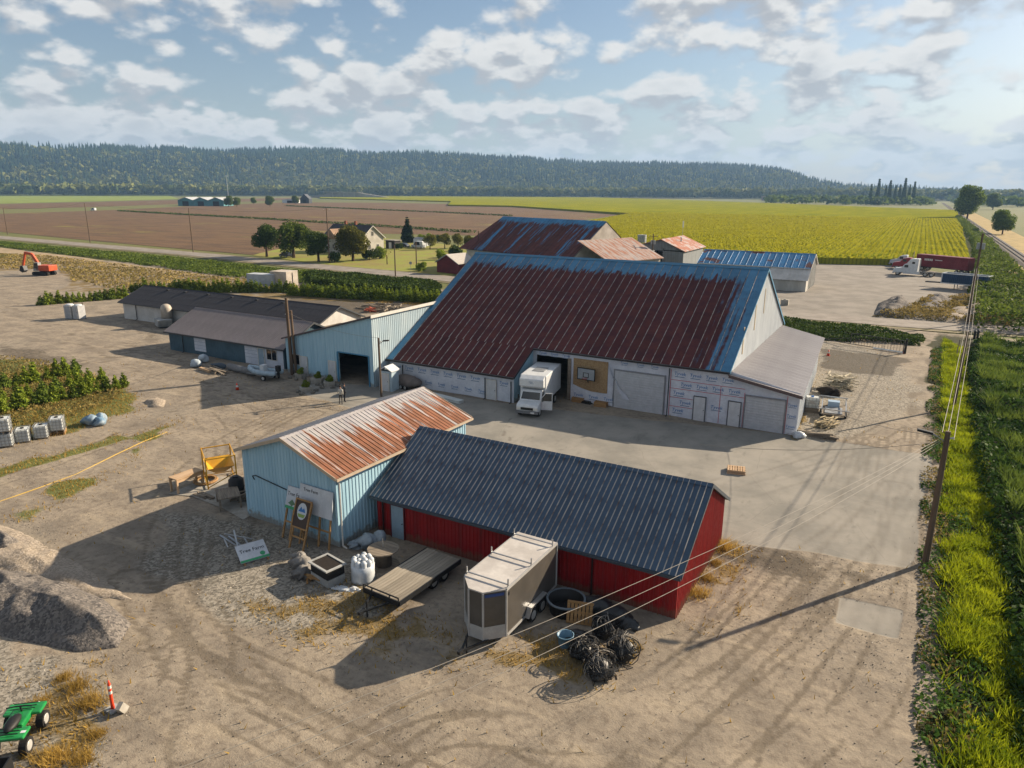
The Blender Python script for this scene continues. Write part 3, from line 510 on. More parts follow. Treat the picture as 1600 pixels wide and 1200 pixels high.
bramble('nursery_undergrowth', 'green undergrowth between the young cedars beside the dirt road', gp([(-80, 565), (0, 556), (90, 566), (185, 606), (195, 630), (100, 660), (-80, 700)]), .4, 9000, 37, 'straw', .1, 2.)
bramble('dry_meadow', 'golden dry grass left unmown beyond the sand yard', gp([(-300, 384), (0, 397), (60, 399), (200, 415), (330, 431), (470, 448), (450, 458), (200, 455), (110, 440), (92, 420), (0, 422), (-300, 400)]), .55, 16000, 39, 'straw', .22, 5)
w = (m_dry * 1.0 + m_green * .8 + .008) * (1 - m_as); idx = np.random.default_rng(4).choice(len(PG), 26000, p=(w * (PG[:, 0] < 9) * (PG[:, 0] > -75)) / (w * (PG[:, 0] < 9) * (PG[:, 0] > -75)).sum())
P = PG[idx] + rng.uniform(-.4, .4, (len(idx), 2)); V, F, r = blades(P, yz_at(P) - .02, .2, .03, 8, .6)
tag(put('dry_weeds', npmesh('dry_weeds', V, F, LM['dry'], dict(rnd=r))), 'sparse dry yellow weeds on the dirt around the sheds', 'weeds', kind='stuff')
w = (m_gravel * .9 + .06) * (1 - m_as) * (PG[:, 0] < 9.5) * (PG[:, 0] > -45) * (PG[:, 1] < 0); idx = np.random.default_rng(6).choice(len(PG), 15000, p=w / w.sum()); P = PG[idx] + rng.uniform(-.4, .4, (len(idx), 2))
V, F, r = quads(np.column_stack([P, yz_at(P) + .012]), .03, .8, 12, n_up=.7)
tag(put('loose_gravel', npmesh('loose_gravel', V, F, (lambda t: (t.base(t.mix(t.attr('rnd'), srgb('#4e4a44'), srgb('#948d80'))), t.mat)[1])(NT('pebble')), dict(rnd=r))), 'loose grey pebbles scattered over the dirt yard', 'gravel', kind='stuff')
# ================================================================ buildings
def ribwall(mb, p0, dr, L_, ztop, holes=(), rib=.3, d=.03, thick=.14, z0=-.05, peaks=()):
    p0 = Vector((p0[0], p0[1], 0)); dr = Vector((dr[0], dr[1], 0)); on = Vector((dr.y, -dr.x, 0))
    kn = [0., L_] + list(peaks) + [e for h in holes for e in h[:2]]
    def prof(s):
        if not rib: return 0.
        t = (s % rib) / rib
        return d * np.interp(t, [0, .58, .68, .9, 1.0], [0, 0, 1, 1, 0])
    ks = list(kn)
    if rib:
        k = 0
        while k * rib < L_: ks += [k * rib + q * rib for q in (0, .58, .68, .9)]; k += 1
    def strips(ks, off):
        ks = sorted(set(round(x, 4) for x in ks if 0 <= x <= L_))
        for a, b in zip(ks[:-1], ks[1:]):
            if b - a < 1e-3: continue
            m = (a + b) / 2; cuts = sorted([(h[2], h[3]) for h in holes if h[0] - 1e-4 <= m <= h[1] + 1e-4]); lo = z0; iv = []
            for c0, c1 in cuts:
                if c0 > lo: iv.append((lo, c0, False))
                lo = max(lo, c1)
            iv.append((lo, None, True)); oa, ob = off(a + 1e-4), off(b - 1e-4)
            for c0, c1, top in iv:
                za = ztop(a) if top else c1; zb = ztop(b) if top else c1
                q = [p0 + dr * a + on * oa + UP * c0, p0 + dr * b + on * ob + UP * c0, p0 + dr * b + on * ob + UP * zb, p0 + dr * a + on * oa + UP * za]
                yield q
    for q in strips(ks, prof): mb.add(q, [(0, 1, 2, 3)])
    for q in strips(kn, lambda s: -thick): mb.add(q, [(3, 2, 1, 0)])
    for s0, s1, h0, h1 in [h[:4] for h in holes]:
        P = lambda s, z, o: p0 + dr * s + on * o + UP * z
        for (sa, za), (sb, zb) in (((s0, h0), (s0, h1)), ((s0, h1), (s1, h1)), ((s1, h1), (s1, h0))):
            mb.add([P(sa, za, .0), P(sb, zb, .0), P(sb, zb, -thick), P(sa, za, -thick)], [(0, 1, 2, 3)])
    return mb
PAN = {}
worn = pm('pale_rib', '#a8a4a0', '#4c3835', sc=.9, rough=.55, metal=.1, lo=.45, hi=.62)  # paler, mottled second material for the major rib faces
def panel_mesh(w, L_, mat, ribs, minor=(), h=.035, hw=.03, mh=.012):
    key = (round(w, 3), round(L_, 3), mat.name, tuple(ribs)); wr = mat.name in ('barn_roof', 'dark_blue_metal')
    if key in PAN: return PAN[key]
    pr = [(0., 0.)]
    for x, hh, ww in sorted([(r * w, h, hw) for r in ribs] + [(r * w, mh, hw * .9) for r in minor]):
        pr += [(x - ww, 0), (x - ww * .45, hh), (x + ww * .45, hh), (x + ww, 0)]
    pr.append((w, 0)); n = len(pr); m = MB()
    vs = [(x, 0, z) for x, z in pr] + [(x, L_, z) for x, z in pr] + [(x, 0, z - .012) for x, z in pr]
    for i in range(n - 1):
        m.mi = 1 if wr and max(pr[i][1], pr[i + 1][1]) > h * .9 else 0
        m.add([vs[i], vs[i + 1], vs[n + i + 1], vs[n + i]], [(0, 1, 2, 3)]); m.add([vs[2 * n + i], vs[2 * n + i + 1], vs[i + 1], vs[i]], [(0, 1, 2, 3)])
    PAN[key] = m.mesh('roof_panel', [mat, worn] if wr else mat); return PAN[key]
def lay_panels(roof, x0, x1, n, y0, z0, y1, z1, courses, mat, ribs, minor=(), h=.035, hw=.03, back=False, seed=1):
    w = (x1 - x0) / n; dy = y1 - y0; dz = z1 - z0; SL = math.hypot(dy, dz); pt = math.atan2(dz, abs(dy)); cl = SL / courses; q = random.Random(seed)
    me = panel_mesh(w, cl + .06, mat, ribs, minor, h, hw)
    for c in range(courses):
        t = c / courses
        for i in range(n):
            off = .015 + .006 * (c % 2) + q.uniform(0, .003); ny_, nz_ = -math.sin(pt) * (1 if not back else -1) * off, math.cos(pt) * off
            if not back: put('roof_panel', me, roof, (x0 + i * w, y0 + dy * t + ny_, z0 + dz * t + nz_), (pt, 0, 0))
            else: put('roof_panel', me, roof, (x0 + (i + 1) * w, y0 + dy * t + ny_, z0 + dz * t + nz_), (pt, 0, math.pi))
white_trim = flat('white_trim', '#cfcdc6', .55); black_trim = flat('black_trim', '#24252a', .5); dark_in = flat('dark_interior', '#1c1a18', .9)
glassm = pm('window_glass', '#10161c', '#1a232b', sc=1, rough=.08, spec=.6); alum = flat('aluminium', '#b4b6b8', .35, .7)
galv = pm('galvanised', '#9ea1a3', '#84878a', sc=1.2, rough=.5, metal=.35); wood = pm('timber', '#a78357', '#8a6a45', sc=3, rough=.8, stretch=(.3, 3, 3)); oldwood = pm('weathered_timber', '#8b8071', '#6c6358', sc=3, rough=.9, stretch=(.3, 3, 3)); steel_dk = flat('dark_steel', '#2b2d30', .5, .4)
rubber = pm('rubber', '#1d1d1e', '#2a2928', sc=6, rough=.85); concrete = pm('concrete', '#a5a198', '#8c877d', sc=1.2, rough=.9, bump=.2, bsc=15); hub_w = flat('rim_white', '#b9b9b6', .4, .3)
def door(par, x, y, w=.92, h=2.05, rz=0, z=0., mat=None, frame=None, name='door'):
    m = MB(); m.bx(0, w, -.05, .02, 0, h); o = m.build(name, mat or flat('door_white', '#c4c7cb', .5), par, loc=(x, y, z), rot=(0, 0, rz))
    f = MB(); t = .07; f.bx(-t, 0, -.07, .02, 0, h + t); f.bx(w, w + t, -.07, .02, 0, h + t); f.bx(0, w, -.07, .02, h, h + t); f.build('door_frame', frame or white_trim, o)
    k = MB(); k.cyl((w - .09, -.05, 1), (w - .09, -.11, 1), .03, n=8); k.build('handle', steel_dk, o); return o
def window(par, x, y, z, w, h, rz=0, panes=2, frame=None):
    f = MB(); t = .06; y0, y1 = -.06, .02
    f.bx(0, w, y0, y1, 0, t); f.bx(0, w, y0, y1, h - t, h); f.bx(0, t, y0, y1, t, h - t); f.bx(w - t, w, y0, y1, t, h - t)
    for i in range(1, panes): f.bx(w * i / panes - t / 2, w * i / panes + t / 2, y0, y1, t, h - t)
    o = f.build('window', frame or white_trim, par, loc=(x, y, z), rot=(0, 0, rz))
    for i in range(panes): g = MB(); a = w * i / panes + t * .6; b_ = w * (i + 1) / panes - t * .6; g.bx(a, b_, -.025, -.005, t * .9, h - t * .9); g.build('pane', glassm, o)
    return o
def rollup(par, x, y, w, h, rz=0, mat=None, pitch=.22):
    m = MB(); k = 0; z = 0.
    while z < h - .01: z1 = min(z + pitch, h); m.add([(0, 0, z), (w, 0, z), (w, -.03, z + .03), (0, -.03, z + .03), (w, -.03, z1), (0, -.03, z1)], [(0, 1, 2, 3), (3, 2, 4, 5)]); z = z1
    m.bx(0, w, .0, .05, 0, h); o = m.build('roller_door', mat or flat('roller_white', '#b9bdc3', .5), par, loc=(x, y, 0), rot=(0, 0, rz))
    f = MB(); f.bx(-.1, 0, -.07, .05, 0, h + .12); f.bx(w, w + .1, -.07, .05, 0, h + .12); f.bx(0, w, -.07, .05, h, h + .12); f.build('door_frame', flat('door_track', '#83878d', .5, .3), o); return o
def downpipe(par, x, y, h, mat=black_trim, dx=0, dy=-.06): m = MB(); m.cyl((x + dx, y + dy, 0.1), (x + dx, y + dy, h), .05, n=6); m.cyl((x + dx, y + dy, .12), (x + dx, y + dy - .3, .03), .05, n=6); return m.build('downpipe', mat, par)
TXT = {}
def text_mesh(s, size, mat, shear=0.):
    k = (s, size, mat.name)
    if k not in TXT:
        c = bpy.data.curves.new('lettering', 'FONT'); c.body = s; c.size = size; c.extrude = .004; c.align_x = 'CENTER'; c.shear = shear; c.resolution_u = 2; ob = bpy.data.objects.new('lettering', c); COL.objects.link(ob)
        dg = bpy.context.evaluated_depsgraph_get(); me = bpy.data.meshes.new_from_object(ob.evaluated_get(dg)); me.materials.clear(); me.materials.append(mat); me.name = 'lettering'; bpy.data.objects.remove(ob); TXT[k] = me
    return TXT[k]
ink_blue = flat('ink_blue', '#3f78b4', .7); ink_grey = flat('ink_grey', '#7389a3', .7); tape_red = flat('tape_red', '#c05560', .6); wrap = pm('house_wrap', '#c9ced8', '#b7bdca', sc=.8, rough=.6, bump=.5, bsc=2.5, bd=.05)
print_bar = MB().bx(-1.0, 1.0, -.003, .001, -.07, .07).mesh('print_line', ink_grey)
def wrap_print(par, x, y, z, s=.42):
    o = put('lettering', text_mesh('Tyvek', s, ink_blue, .15), par, (x, y, z), (R(90), 0, 0)); put('print_line', print_bar, par, (x, y, z - s * .35), (0, 0, 0), (s, 1, s))
def gable(name, label, cat, loc, rz, L_, D, zf, zb, yr, zr, walls, roofm, pn, oh=.35, og=.3, ribs=(.02, .35, .68), minor=(), rh=.035, hw=.03, courses=1, rib=.3, fascia=None, deck=None, ridge=None, back_panels=True, seed=1, group=None):
    t = thing(name, label, cat, loc, rz, group); sf = (zr - zf) / yr; sb = (zr - zb) / (D - yr)
    for side in ('front', 'back', 'left', 'right'):
        w = walls.get(side, walls['all']); mat, holes = w[0], (w[1] if len(w) > 1 else ()); rb = w[2] if len(w) > 2 else rib; m = MB()
        if side == 'front': ribwall(m, (0, 0), (1, 0), L_, lambda s: zf, holes, rb)
        elif side == 'back': ribwall(m, (L_, D), (-1, 0), L_, lambda s: zb, holes, rb)
        elif side == 'right': ribwall(m, (L_, 0), (0, 1), D, lambda s: np.interp(s, [0, yr, D], [zf, zr, zb]) - .02, holes, rb, peaks=(yr,))
        else: ribwall(m, (0, D), (0, -1), D, lambda s: np.interp(D - s, [0, yr, D], [zf, zr, zb]) - .02, holes, rb, peaks=(D - yr,))
        t[side] = m.build('wall', mat, t).name
    yf, ze = -oh, zf - sf * oh; ybk, zbk = D + oh, zb - sb * oh; th = .1
    m = MB(); m.prism([(yf, ze), (yr, zr), (ybk, zbk), (ybk, zbk + th), (yr, zr + th), (yf, ze + th)], -og, L_ + og, 'x'); roof = m.build('roof', deck or fascia or white_trim, t)
    lay_panels(roof, -og, L_ + og, pn, yf - .03, ze + th - .02, yr, zr + th, courses, roofm, ribs, minor, rh, hw, False, seed)
    lay_panels(roof, -og, L_ + og, pn, ybk + .03, zbk + th - .02, yr, zr + th, 1, roofm, ribs, minor, rh, hw, True, seed)
    m = MB(); a = .22; z9 = zr + th + rh + .012
    m.add([(-og, yr - a, z9 - sf * a), (-og, yr, z9 + .012), (-og, yr + a, z9 - sb * a), (L_ + og, yr - a, z9 - sf * a), (L_ + og, yr, z9 + .012), (L_ + og, yr + a, z9 - sb * a)], [(0, 3, 4, 1), (1, 4, 5, 2)]); m.build('ridge_cap', ridge or roofm, roof)
    m = MB(); m.bx(-og, L_ + og, yf - .12, yf - .035, ze - .06, ze + th - .03); m.build('gutter', fascia or white_trim, roof)
    for xx in (-og - .03, L_ + og):
        m = MB(); m.prism([(yf, ze - .05), (yr, zr - .05), (ybk, zbk - .05), (ybk, zbk + th + .05), (yr, zr + th + .05), (yf, ze + th + .05)], xx, xx + .03, 'x'); m.build('barge_board', fascia or white_trim, roof)
    return t, roof
# ---- red shed with dark ribbed roof
def clad(name, c1, c2, dirt='#7d6f5b', h=.55, rough=.5):       # painted sheet with splashed dirt low down and faint run-off streaks
    t = NT(name); v = t.coord(); sp = t.n('ShaderNodeSeparateXYZ'); t.l(v, sp.inputs[0]); st = t.noise(t.coord(scale=(2.2, 2.2, .12)), 1.5, 5, .6); n = t.noise(v, 3, 5, .65)
    c = t.mix(t.ramp(st, .35, .7), col(c1), col(c2)); c = t.mix(t.ramp(st, .6, .78, 0, .35), c, col(dirt)); f = t.ramp(t.math('SUBTRACT', sp.outputs[2], t.math('MULTIPLY', t.math('SUBTRACT', n, .35), 1.3)), h * .1, h * .75, .75, 0)
    t.base(t.mix(f, c, col(dirt))); t.set(t.p.inputs['Roughness'], t.ramp(n, .3, .7, rough - .1, rough + .15)); MC[name] = t.mat; return t.mat
red = clad('red_cladding', '#8e1a1c', '#78171a', '#6d4a3c', .5, .5); navy = pm('dark_blue_metal', '#3a5268', '#31475c', sc=.5, rough=.38, metal=.25, spec=.6, rv=.08)
pR = C2F(-7.59, 37.1)
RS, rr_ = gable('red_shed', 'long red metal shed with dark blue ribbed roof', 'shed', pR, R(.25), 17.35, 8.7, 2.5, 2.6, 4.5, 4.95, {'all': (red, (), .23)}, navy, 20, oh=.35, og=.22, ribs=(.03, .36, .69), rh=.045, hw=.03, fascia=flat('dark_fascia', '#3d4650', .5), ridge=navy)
door(RS, 1.02, -.03, .85, 2.0, mat=flat('door_pale_blue', '#8fa3b3', .5), frame=flat('red_trim', '#5e1417', .5))
for x in (.45, 13.2): downpipe(RS, x, -.05, 2.2, flat('dark_pipe', '#2a1416', .5))
# ---- blue shed with rusted roof
def rust_mat(name, ref, rust1, rust2, paint1, paint2, expr):
    t = NT(name); v = t.coord(ref=ref); sp = t.n('ShaderNodeSeparateXYZ'); t.l(v, sp.inputs[0])
    f = expr(t, v, sp); n = t.noise(v, 1.1, 5, .65); n2 = t.noise(v, 6, 4, .7)
    c = t.mix(t.ramp(n, .3, .7), col(rust1), col(rust2)); c = t.mix(t.ramp(n2, .5, .8, 0, .5), c, tuple(x * .55 for x in col(rust1)[:3]) + (1,))
    p = t.mix(t.ramp(n, .35, .7), col(paint1), col(paint2)); c = t.mix(f, p, c)
    hs = t.n('ShaderNodeHueSaturation'); t.l(t.ramp(t.orand(), 0, 1, .86, 1.14), hs.inputs['Value']); t.l(c, hs.inputs['Color']); t.base(hs.outputs[0])
    t.set(t.p.inputs['Roughness'], t.ramp(f, 0, 1, .45, .85)); return t.mat
cyan = clad('blue_cladding', '#9fc0d0', '#8db2c5', '#7f776a', .45, .5)
palewall = pm('pale_cladding', '#b3c3ca', '#9fb3be', sc=.5, rough=.5, stretch=(1, 1, .25))
pB = C2F(-9.4, 35.26)        # ridge runs to the back: local x = back, local -y = the sunny side
BS_ref = thing('blue_shed', 'tall pale blue metal shed with rust streaked roof', 'shed', pB, R(-31.6 + 29.3 + 90))
def bs_expr(t, v, sp):
    s1 = t.noise(t.coord(ref=BS_ref, scale=(2.6, .18, .18)), 1.0, 4, .6); s2 = t.noise(t.coord(ref=BS_ref, scale=(5, .5, .5)), 1.0, 5, .7)
    up = t.ramp(sp.outputs[1], 1.2, 4.2, 0, .30); return t.ramp(t.math('ADD', t.math('SUBTRACT', s1, up), t.math('MULTIPLY', t.math('SUBTRACT', s2, .5), .45)), .36, .44)
bs_roof = rust_mat('rusted_roof', BS_ref, '#8d5d45', '#76503c', '#a9a5a3', '#979396', bs_expr)
BS, br_ = gable('blue_shed', 'x', 'shed', pB, R(-31.6 + 29.3 + 90), 12.0, 7.6, 4.25, 4.25, 3.8, 5.62, {'all': (cyan, (), .26), 'front': (cyan, (), .26)}, bs_roof, 13, oh=.32, og=.3, ribs=(.03, .36, .69), rh=.025, fascia=flat('tan_trim', '#b5a48f', .6))
for ch in list(BS.children): ch.parent = BS_ref
bpy.data.objects.remove(BS); BS = BS_ref
downpipe(BS, .0, -.1, 4.1, white_trim, .1, -.06)
# ---- long barn with the rusted blue roof
BN = thing('long_barn', 'huge barn with rusted dark red roof edged in blue, front wrapped in white', 'barn', (0, 0, 0))
def bn_expr(t, v, sp):
    s1 = t.noise(t.coord(ref=BN, scale=(3.2, .10, .10)), 1.0, 4, .65); s2 = t.noise(t.coord(ref=BN, scale=(1.2, .8, .8)), 1.0, 5, .65); s3 = t.noise(t.coord(ref=BN, scale=(.16, .1, .1)), 1.0, 2, .5)
    wob = t.math('ADD', t.math('MULTIPLY', t.math('SUBTRACT', s1, .5), 2.6), t.math('MULTIPLY', t.math('SUBTRACT', s2, .5), 1.2))
    top = t.ramp(t.math('ADD', sp.outputs[2], wob), 10.75, 11.0, 1, 0); left = t.ramp(t.math('ADD', sp.outputs[0], t.math('MULTIPLY', wob, .3)), -37.55, -37.3)
    rt = t.ramp(t.math('ADD', sp.outputs[0], t.math('ADD', t.math('MULTIPLY', wob, 2.3), t.math('MULTIPLY', t.math('SUBTRACT', s3, .5), 2))), -7.9, -6.6, 1, 0)
    return t.math('MULTIPLY', t.math('MULTIPLY', top, left), rt)
bn_roof = rust_mat('barn_roof', BN, '#5a2e2a', '#47242a', '#467b9c', '#3b6c8c', bn_expr)
LX0, LX1, NX = -38.1, -5.4, -23.7; YF = -3.75; RY, RZ = 13.0, 11.9; EZ = 4.62; YB = 26.3; LEZ = EZ - .547 * 3.75
slope = lambda y: EZ + (RZ - EZ) * (y + .3) / (RY + .3)
hx_ = lambda u: G(u, 622 + (u - 892) * .168).x; hl_ = lambda u: G(u, 599 + (u - 612) * .174).x
TX0, TX1 = NX + .35, hx_(891); RD0, RD1 = hx_(962), hx_(1037); D10, D20 = hx_(1084), hx_(1137); RE0, RE1 = hx_(1162), hx_(1222)
m = MB(); wz = slope(0) - .15
ribwall(m, (NX, 0), (1, 0), .3 - NX, lambda s: float(np.interp(s + NX, [LX1, .3], [wz, 3.5])) if s + NX > LX1 else wz, [(TX0 - NX, TX1 - NX, -.05, 4.0)], 0, peaks=(LX1 - NX,)); fw_ = m.build('wall', wrap, BN)
m = MB(); ribwall(m, (LX0, YF), (1, 0), NX - LX0, lambda s: slope(YF) - .1, [], 0); lw_ = m.build('wall', wrap, BN)
m = MB(); ribwall(m, (NX, YF), (0, 1), -YF, lambda s: slope(YF + s) - .1, [], .3); m.build('wall', cyan, BN)
m = MB(); ribwall(m, (LX1, .15), (0, 1), YB - .15, lambda s: float(np.interp(s + .15, [0, RY, YB], [slope(0), RZ, slope(0)])) - .1, [], .35, peaks=(RY - .15,)); gw_ = m.build('wall', pm('white_cladding', '#d8dde0', '#c5cbd0', sc=.4, rough=.6, stretch=(1, 1, .3)), BN)
m = MB(); ribwall(m, (LX0, YB), (0, -1), YB - YF, lambda s: float(np.interp(YB - s, [YF, 0, RY, YB], [slope(YF), slope(0), RZ, slope(0)])) - .1, [], .35, peaks=(YB - RY,)); m.build('wall', cyan, BN)
m = MB(); ribwall(m, (LX1, YB), (-1, 0), LX1 - LX0, lambda s: slope(0) - .1, [], 0); m.build('wall', cyan, BN)
m = MB(); ribwall(m, (.3, 0), (-1.3 / 23.5, .9985), 23.5, lambda s: 3.42, [], .3); m.build('wall', MC['white_cladding'], BN)
m = MB(); m.add([(LX0 - .2, -.3, EZ), (LX1 + .15, -.3, EZ), (LX1 + .15, RY, RZ), (LX0 - .2, RY, RZ), (LX0 - .2, YF - .3, LEZ), (NX + .15, YF - .3, LEZ), (NX + .15, -.3, EZ), (LX1 + .15, YB + .3, EZ - .15), (LX0 - .2, YB + .3, EZ - .15)],
      [(0, 1, 2, 3), (4, 5, 6, 0), (3, 2, 7, 8)]); bm_roof = m.build('roof', flat('roof_deck', '#4a3a30', .9), BN)
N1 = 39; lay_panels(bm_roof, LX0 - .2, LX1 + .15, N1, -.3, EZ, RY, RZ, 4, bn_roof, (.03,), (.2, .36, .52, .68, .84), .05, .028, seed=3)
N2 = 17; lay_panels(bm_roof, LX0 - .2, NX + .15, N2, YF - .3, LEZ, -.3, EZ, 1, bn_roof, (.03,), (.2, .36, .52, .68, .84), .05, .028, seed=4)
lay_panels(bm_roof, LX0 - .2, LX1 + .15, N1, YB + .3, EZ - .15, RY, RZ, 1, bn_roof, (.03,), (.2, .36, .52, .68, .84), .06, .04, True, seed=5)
m = MB(); m.add([(LX0 - .2, RY - .3, RZ - .09), (LX0 - .2, RY, RZ + .12), (LX0 - .2, RY + .3, RZ - .09), (LX1 + .15, RY - .3, RZ - .09), (LX1 + .15, RY, RZ + .12), (LX1 + .15, RY + .3, RZ - .09)], [(0, 3, 4, 1), (1, 4, 5, 2)]); m.build('ridge_cap', flat('barn_blue', '#4a7f9f', .5), bm_roof)
for x0, x1, y, z in ((LX0 - .2, NX + .15, YF - .36, LEZ), (NX + .2, LX1 + .15, -.36, EZ)): m = MB(); m.bx(x0, x1, y - .1, y + .03, z - .16, z - .02); m.build('gutter', black_trim, bm_roof)
m = MB(); m.prism([(-.35, EZ - .15), (RY, RZ - .15), (YB + .3, EZ - .3), (YB + .3, EZ - .05), (RY, RZ + .05), (-.35, EZ + .05)], LX1 + .15, LX1 + .2, 'x'); m.build('barge_board', flat('barn_blue', '#4a7f9f', .5), bm_roof)
m = MB(); m.prism([(YF - .3, LEZ - .15), (-.3, EZ - .15), (-.3, EZ + .02), (YF - .3, LEZ + .02)], NX + .15, NX + .2, 'x'); m.build('barge_board', black_trim, bm_roof)
# lean-to on the gable end
ltm = pm('leanto_metal', '#a7a4a6', '#969395', sc=.4, rough=.45, metal=.2, rv=.04)
m = MB(); m.add([(LX1 + .05, -.4, 4.42), (.5, -.4, 3.42), (-.85, YB - .5, 3.42), (LX1 + .05, YB - .5, 4.42), (LX1 + .05, -.4, 4.34), (.5, -.4, 3.34), (-.85, YB - .5, 3.34), (LX1 + .05, YB - .5, 4.34)], [(0, 1, 2, 3), (7, 6, 5, 4), (0, 4, 5, 1), (1, 5, 6, 2)]); lt = m.build('roof', flat('roof_deck', '#4a3a30', .9), BN)
nP = 26; wP = (YB - .1) / nP
for i in range(nP):
    xe = .55 - 1.35 * i / nP; ln = math.hypot(xe - LX1 - .02, .99); pt = math.atan2(1.0, xe - LX1 - .02)
    put('roof_panel', panel_mesh(wP, round(ln, 1), ltm, (.03, .36, .69), (), .03, .03), lt, (xe, -.42 + i * wP, 3.44 - .012), (pt, 0, R(90)))
m = MB(); m.add([(LX1 + .1, -.47, 4.2), (.56, -.47, 3.2), (.56, -.47, 3.46), (LX1 + .1, -.47, 4.46), (LX1 + .1, -.43, 4.2), (.56, -.43, 3.2), (.56, -.43, 3.46), (LX1 + .1, -.43, 4.46)], [(0, 1, 2, 3), (7, 6, 5, 4), (3, 2, 6, 7), (0, 4, 5, 1), (1, 5, 6, 2)]); m.build('fascia', flat('brown_fascia', '#5a4c4c', .6), lt)
# doors and details on the front
rollup(BN, RD0, -.06, RD1 - RD0, 3.45); rollup(BN, RE0, -.06, RE1 - RE0, 2.75)
for xx in (D10, D20): door(BN, xx, -.06, .95, 2.1, frame=flat('grey_frame', '#55585e', .6))
door(BN, hl_(760), YF - .06, .95, 1.95, frame=white_trim)
for x, y, h in ((hl_(630), YF - .05, 2.1), (hl_(757), YF - .05, 2.1), (NX - .25, YF - .05, 2.1), (RD1 + .42, -.12, 4.3)): downpipe(BN, x, y, h)
osb = pm('strand_board', '#a48a66', '#8b7252', sc=9, rough=.85); OX0, OX1 = hx_(899), hx_(951)
m = MB(); m.bx(OX0, OX1, -.05, -.01, 1.15, 4.1); m.build('strand_board', osb, BN)
m = MB(); m.bx(TX0, TX1, -.06, -.02, 4.0, 4.42); m.build('wrap_strip', wrap, BN)
m = MB(); m.bx(TX1 - .02, TX1 + .3, -.1, -.02, 0, 4.0); m.build('door_post', oldwood, BN)
m = MB(); m.add([(OX0 - .2, -.12, .1), (OX1 + .6, -.12, .1), (OX1 + .5, -.1, 1.25), (OX0 + 2.4, -.09, 1.05), (OX0 + .9, -.1, 1.35), (OX0 - .2, -.1, 1.7)], [(0, 1, 2, 3, 4, 5)]); m.build('wrap_flap', wrap, BN)
m = MB(); vs = []
for i in range(9):
    t = i / 8; x = OX1 + .05 + 2.2 * t ** 1.5; zt = 4.1 - 3.2 * t; vs += [(x + .1 * math.sin(i * 2), -.10 - .14 * math.sin(i * 1.7) ** 2, zt), (OX1 + .05 + 1.3 * t, -.07, zt)]
m.add(vs, [(2 * i, 2 * i + 1, 2 * i + 3, 2 * i + 2) for i in range(8)]); m.build('wrap_flap', wrap, BN, True)
# seams and print on the wrap
def seam(x0, x1, z0, z1, y=-.012, mat=tape_red): m = MB(); m.bx(x0, x1, y - .008, y, z0, z1); return m.build('seam_tape', mat, fw_)
WX0 = RD1 + .55; q = random.Random(5)
for z in (.95, 1.75, 2.55, 3.3): seam(WX0, D10 - .12 if z < 2.1 else RE0 - .15, z - .02, z + .02)
seam(WX0 - .05, WX0, .05, 4.2); seam(RE0 - .16, RE0 - .11, .05, 3.0); seam(D20 - .8, D20 - .76, .05, 3.3); seam(RE1 + .12, RE1 + .16, .05, 3.2)
for i, z in enumerate((.5, 1.25, 2.05, 2.85, 3.75)):
    for k in range(5):
        x = WX0 + .75 + k * 1.35 + (i % 2) * .6
        if z < 2.5 and (D10 - .8 < x < D10 + 1.6 or D20 - .75 < x < D20 + 1.5): continue
        if x < RE0 - .5: wrap_print(fw_, x, -.012, z)
for z in (.6, 1.5, 2.4): wrap_print(fw_, RE1 + .55, -.012, z, .3)
for x in (RD0 + .8, RD0 + 2.3, RD0 + 3.6): wrap_print(fw_, x, -.012, 4.12, .3)
for k in range(3): wrap_print(fw_, TX0 + .7 + k * 1.2, -.07, 4.1, .34)
for k in range(3): wrap_print(fw_, OX0 + .6 + k * 1.5, -.125, .55, .4)
x = LX0 + .9
while x < hl_(757) - .5: wrap_print(lw_, x, YF - .012, 1.75, .46); wrap_print(lw_, x + .75, YF - .012, .6, .36); x += 1.55
wrap_print(lw_, hl_(785), YF - .012, 1.7, .4)
for yy, zz in ((4.5, 5.2), (9, 6.6), (13, 7.6)): m = MB(); m.bx(-.03, .02, 0, .28, 0, 2.4); m.build('window', flat('slot_tan', '#9c8f78', .7), BN, loc=(LX1 + .035, yy, zz))
# ---- blue workshop joined to the barn's end
WS = thing('blue_workshop', 'blue ribbed workshop with single pitched roof and open dark doorway', 'workshop', (-50.2, -6.0, 0))
WL, WD = 11.9, 15.; zt = lambda s: 3.72 + 3.3 * s / WL
m = MB(); ribwall(m, (0, 0), (1, 0), WL, zt, [(7.35, 11.3, -.05, 3.1)], .3); m.build('wall', cyan, WS)
m = MB(); ribwall(m, (WL, 0), (0, 1), WD, lambda s: zt(WL), [], .3); m.build('wall', palewall, WS)
m = MB(); ribwall(m, (0, WD), (0, -1), WD, lambda s: zt(0), [], .3); ribwall(m, (WL, WD), (-1, 0), WL, lambda s: zt(WL - s), [], .3); m.build('wall', cyan, WS)
m = MB(); m.add([(-.3, -.3, zt(0) - .05), (WL + .2, -.3, zt(WL) + .1), (WL + .2, WD + .3, zt(WL) + .1), (-.3, WD + .3, zt(0) - .05), (-.3, -.3, zt(0) + .1), (WL + .2, -.3, zt(WL) + .25), (WL + .2, WD + .3, zt(WL) + .25), (-.3, WD + .3, zt(0) + .1)], [(3, 2, 1, 0), (4, 5, 6, 7), (0, 1, 5, 4), (1, 2, 6, 5), (2, 3, 7, 6), (3, 0, 4, 7)])
m.build('roof', pm('workshop_roof', '#5c5357', '#4d464b', sc=.5, rough=.6), WS)
m = MB(); m.bx(WL + .2, WL + .26, -.35, WD, zt(WL), zt(WL) + .3); m.build('fascia', white_trim, WS)
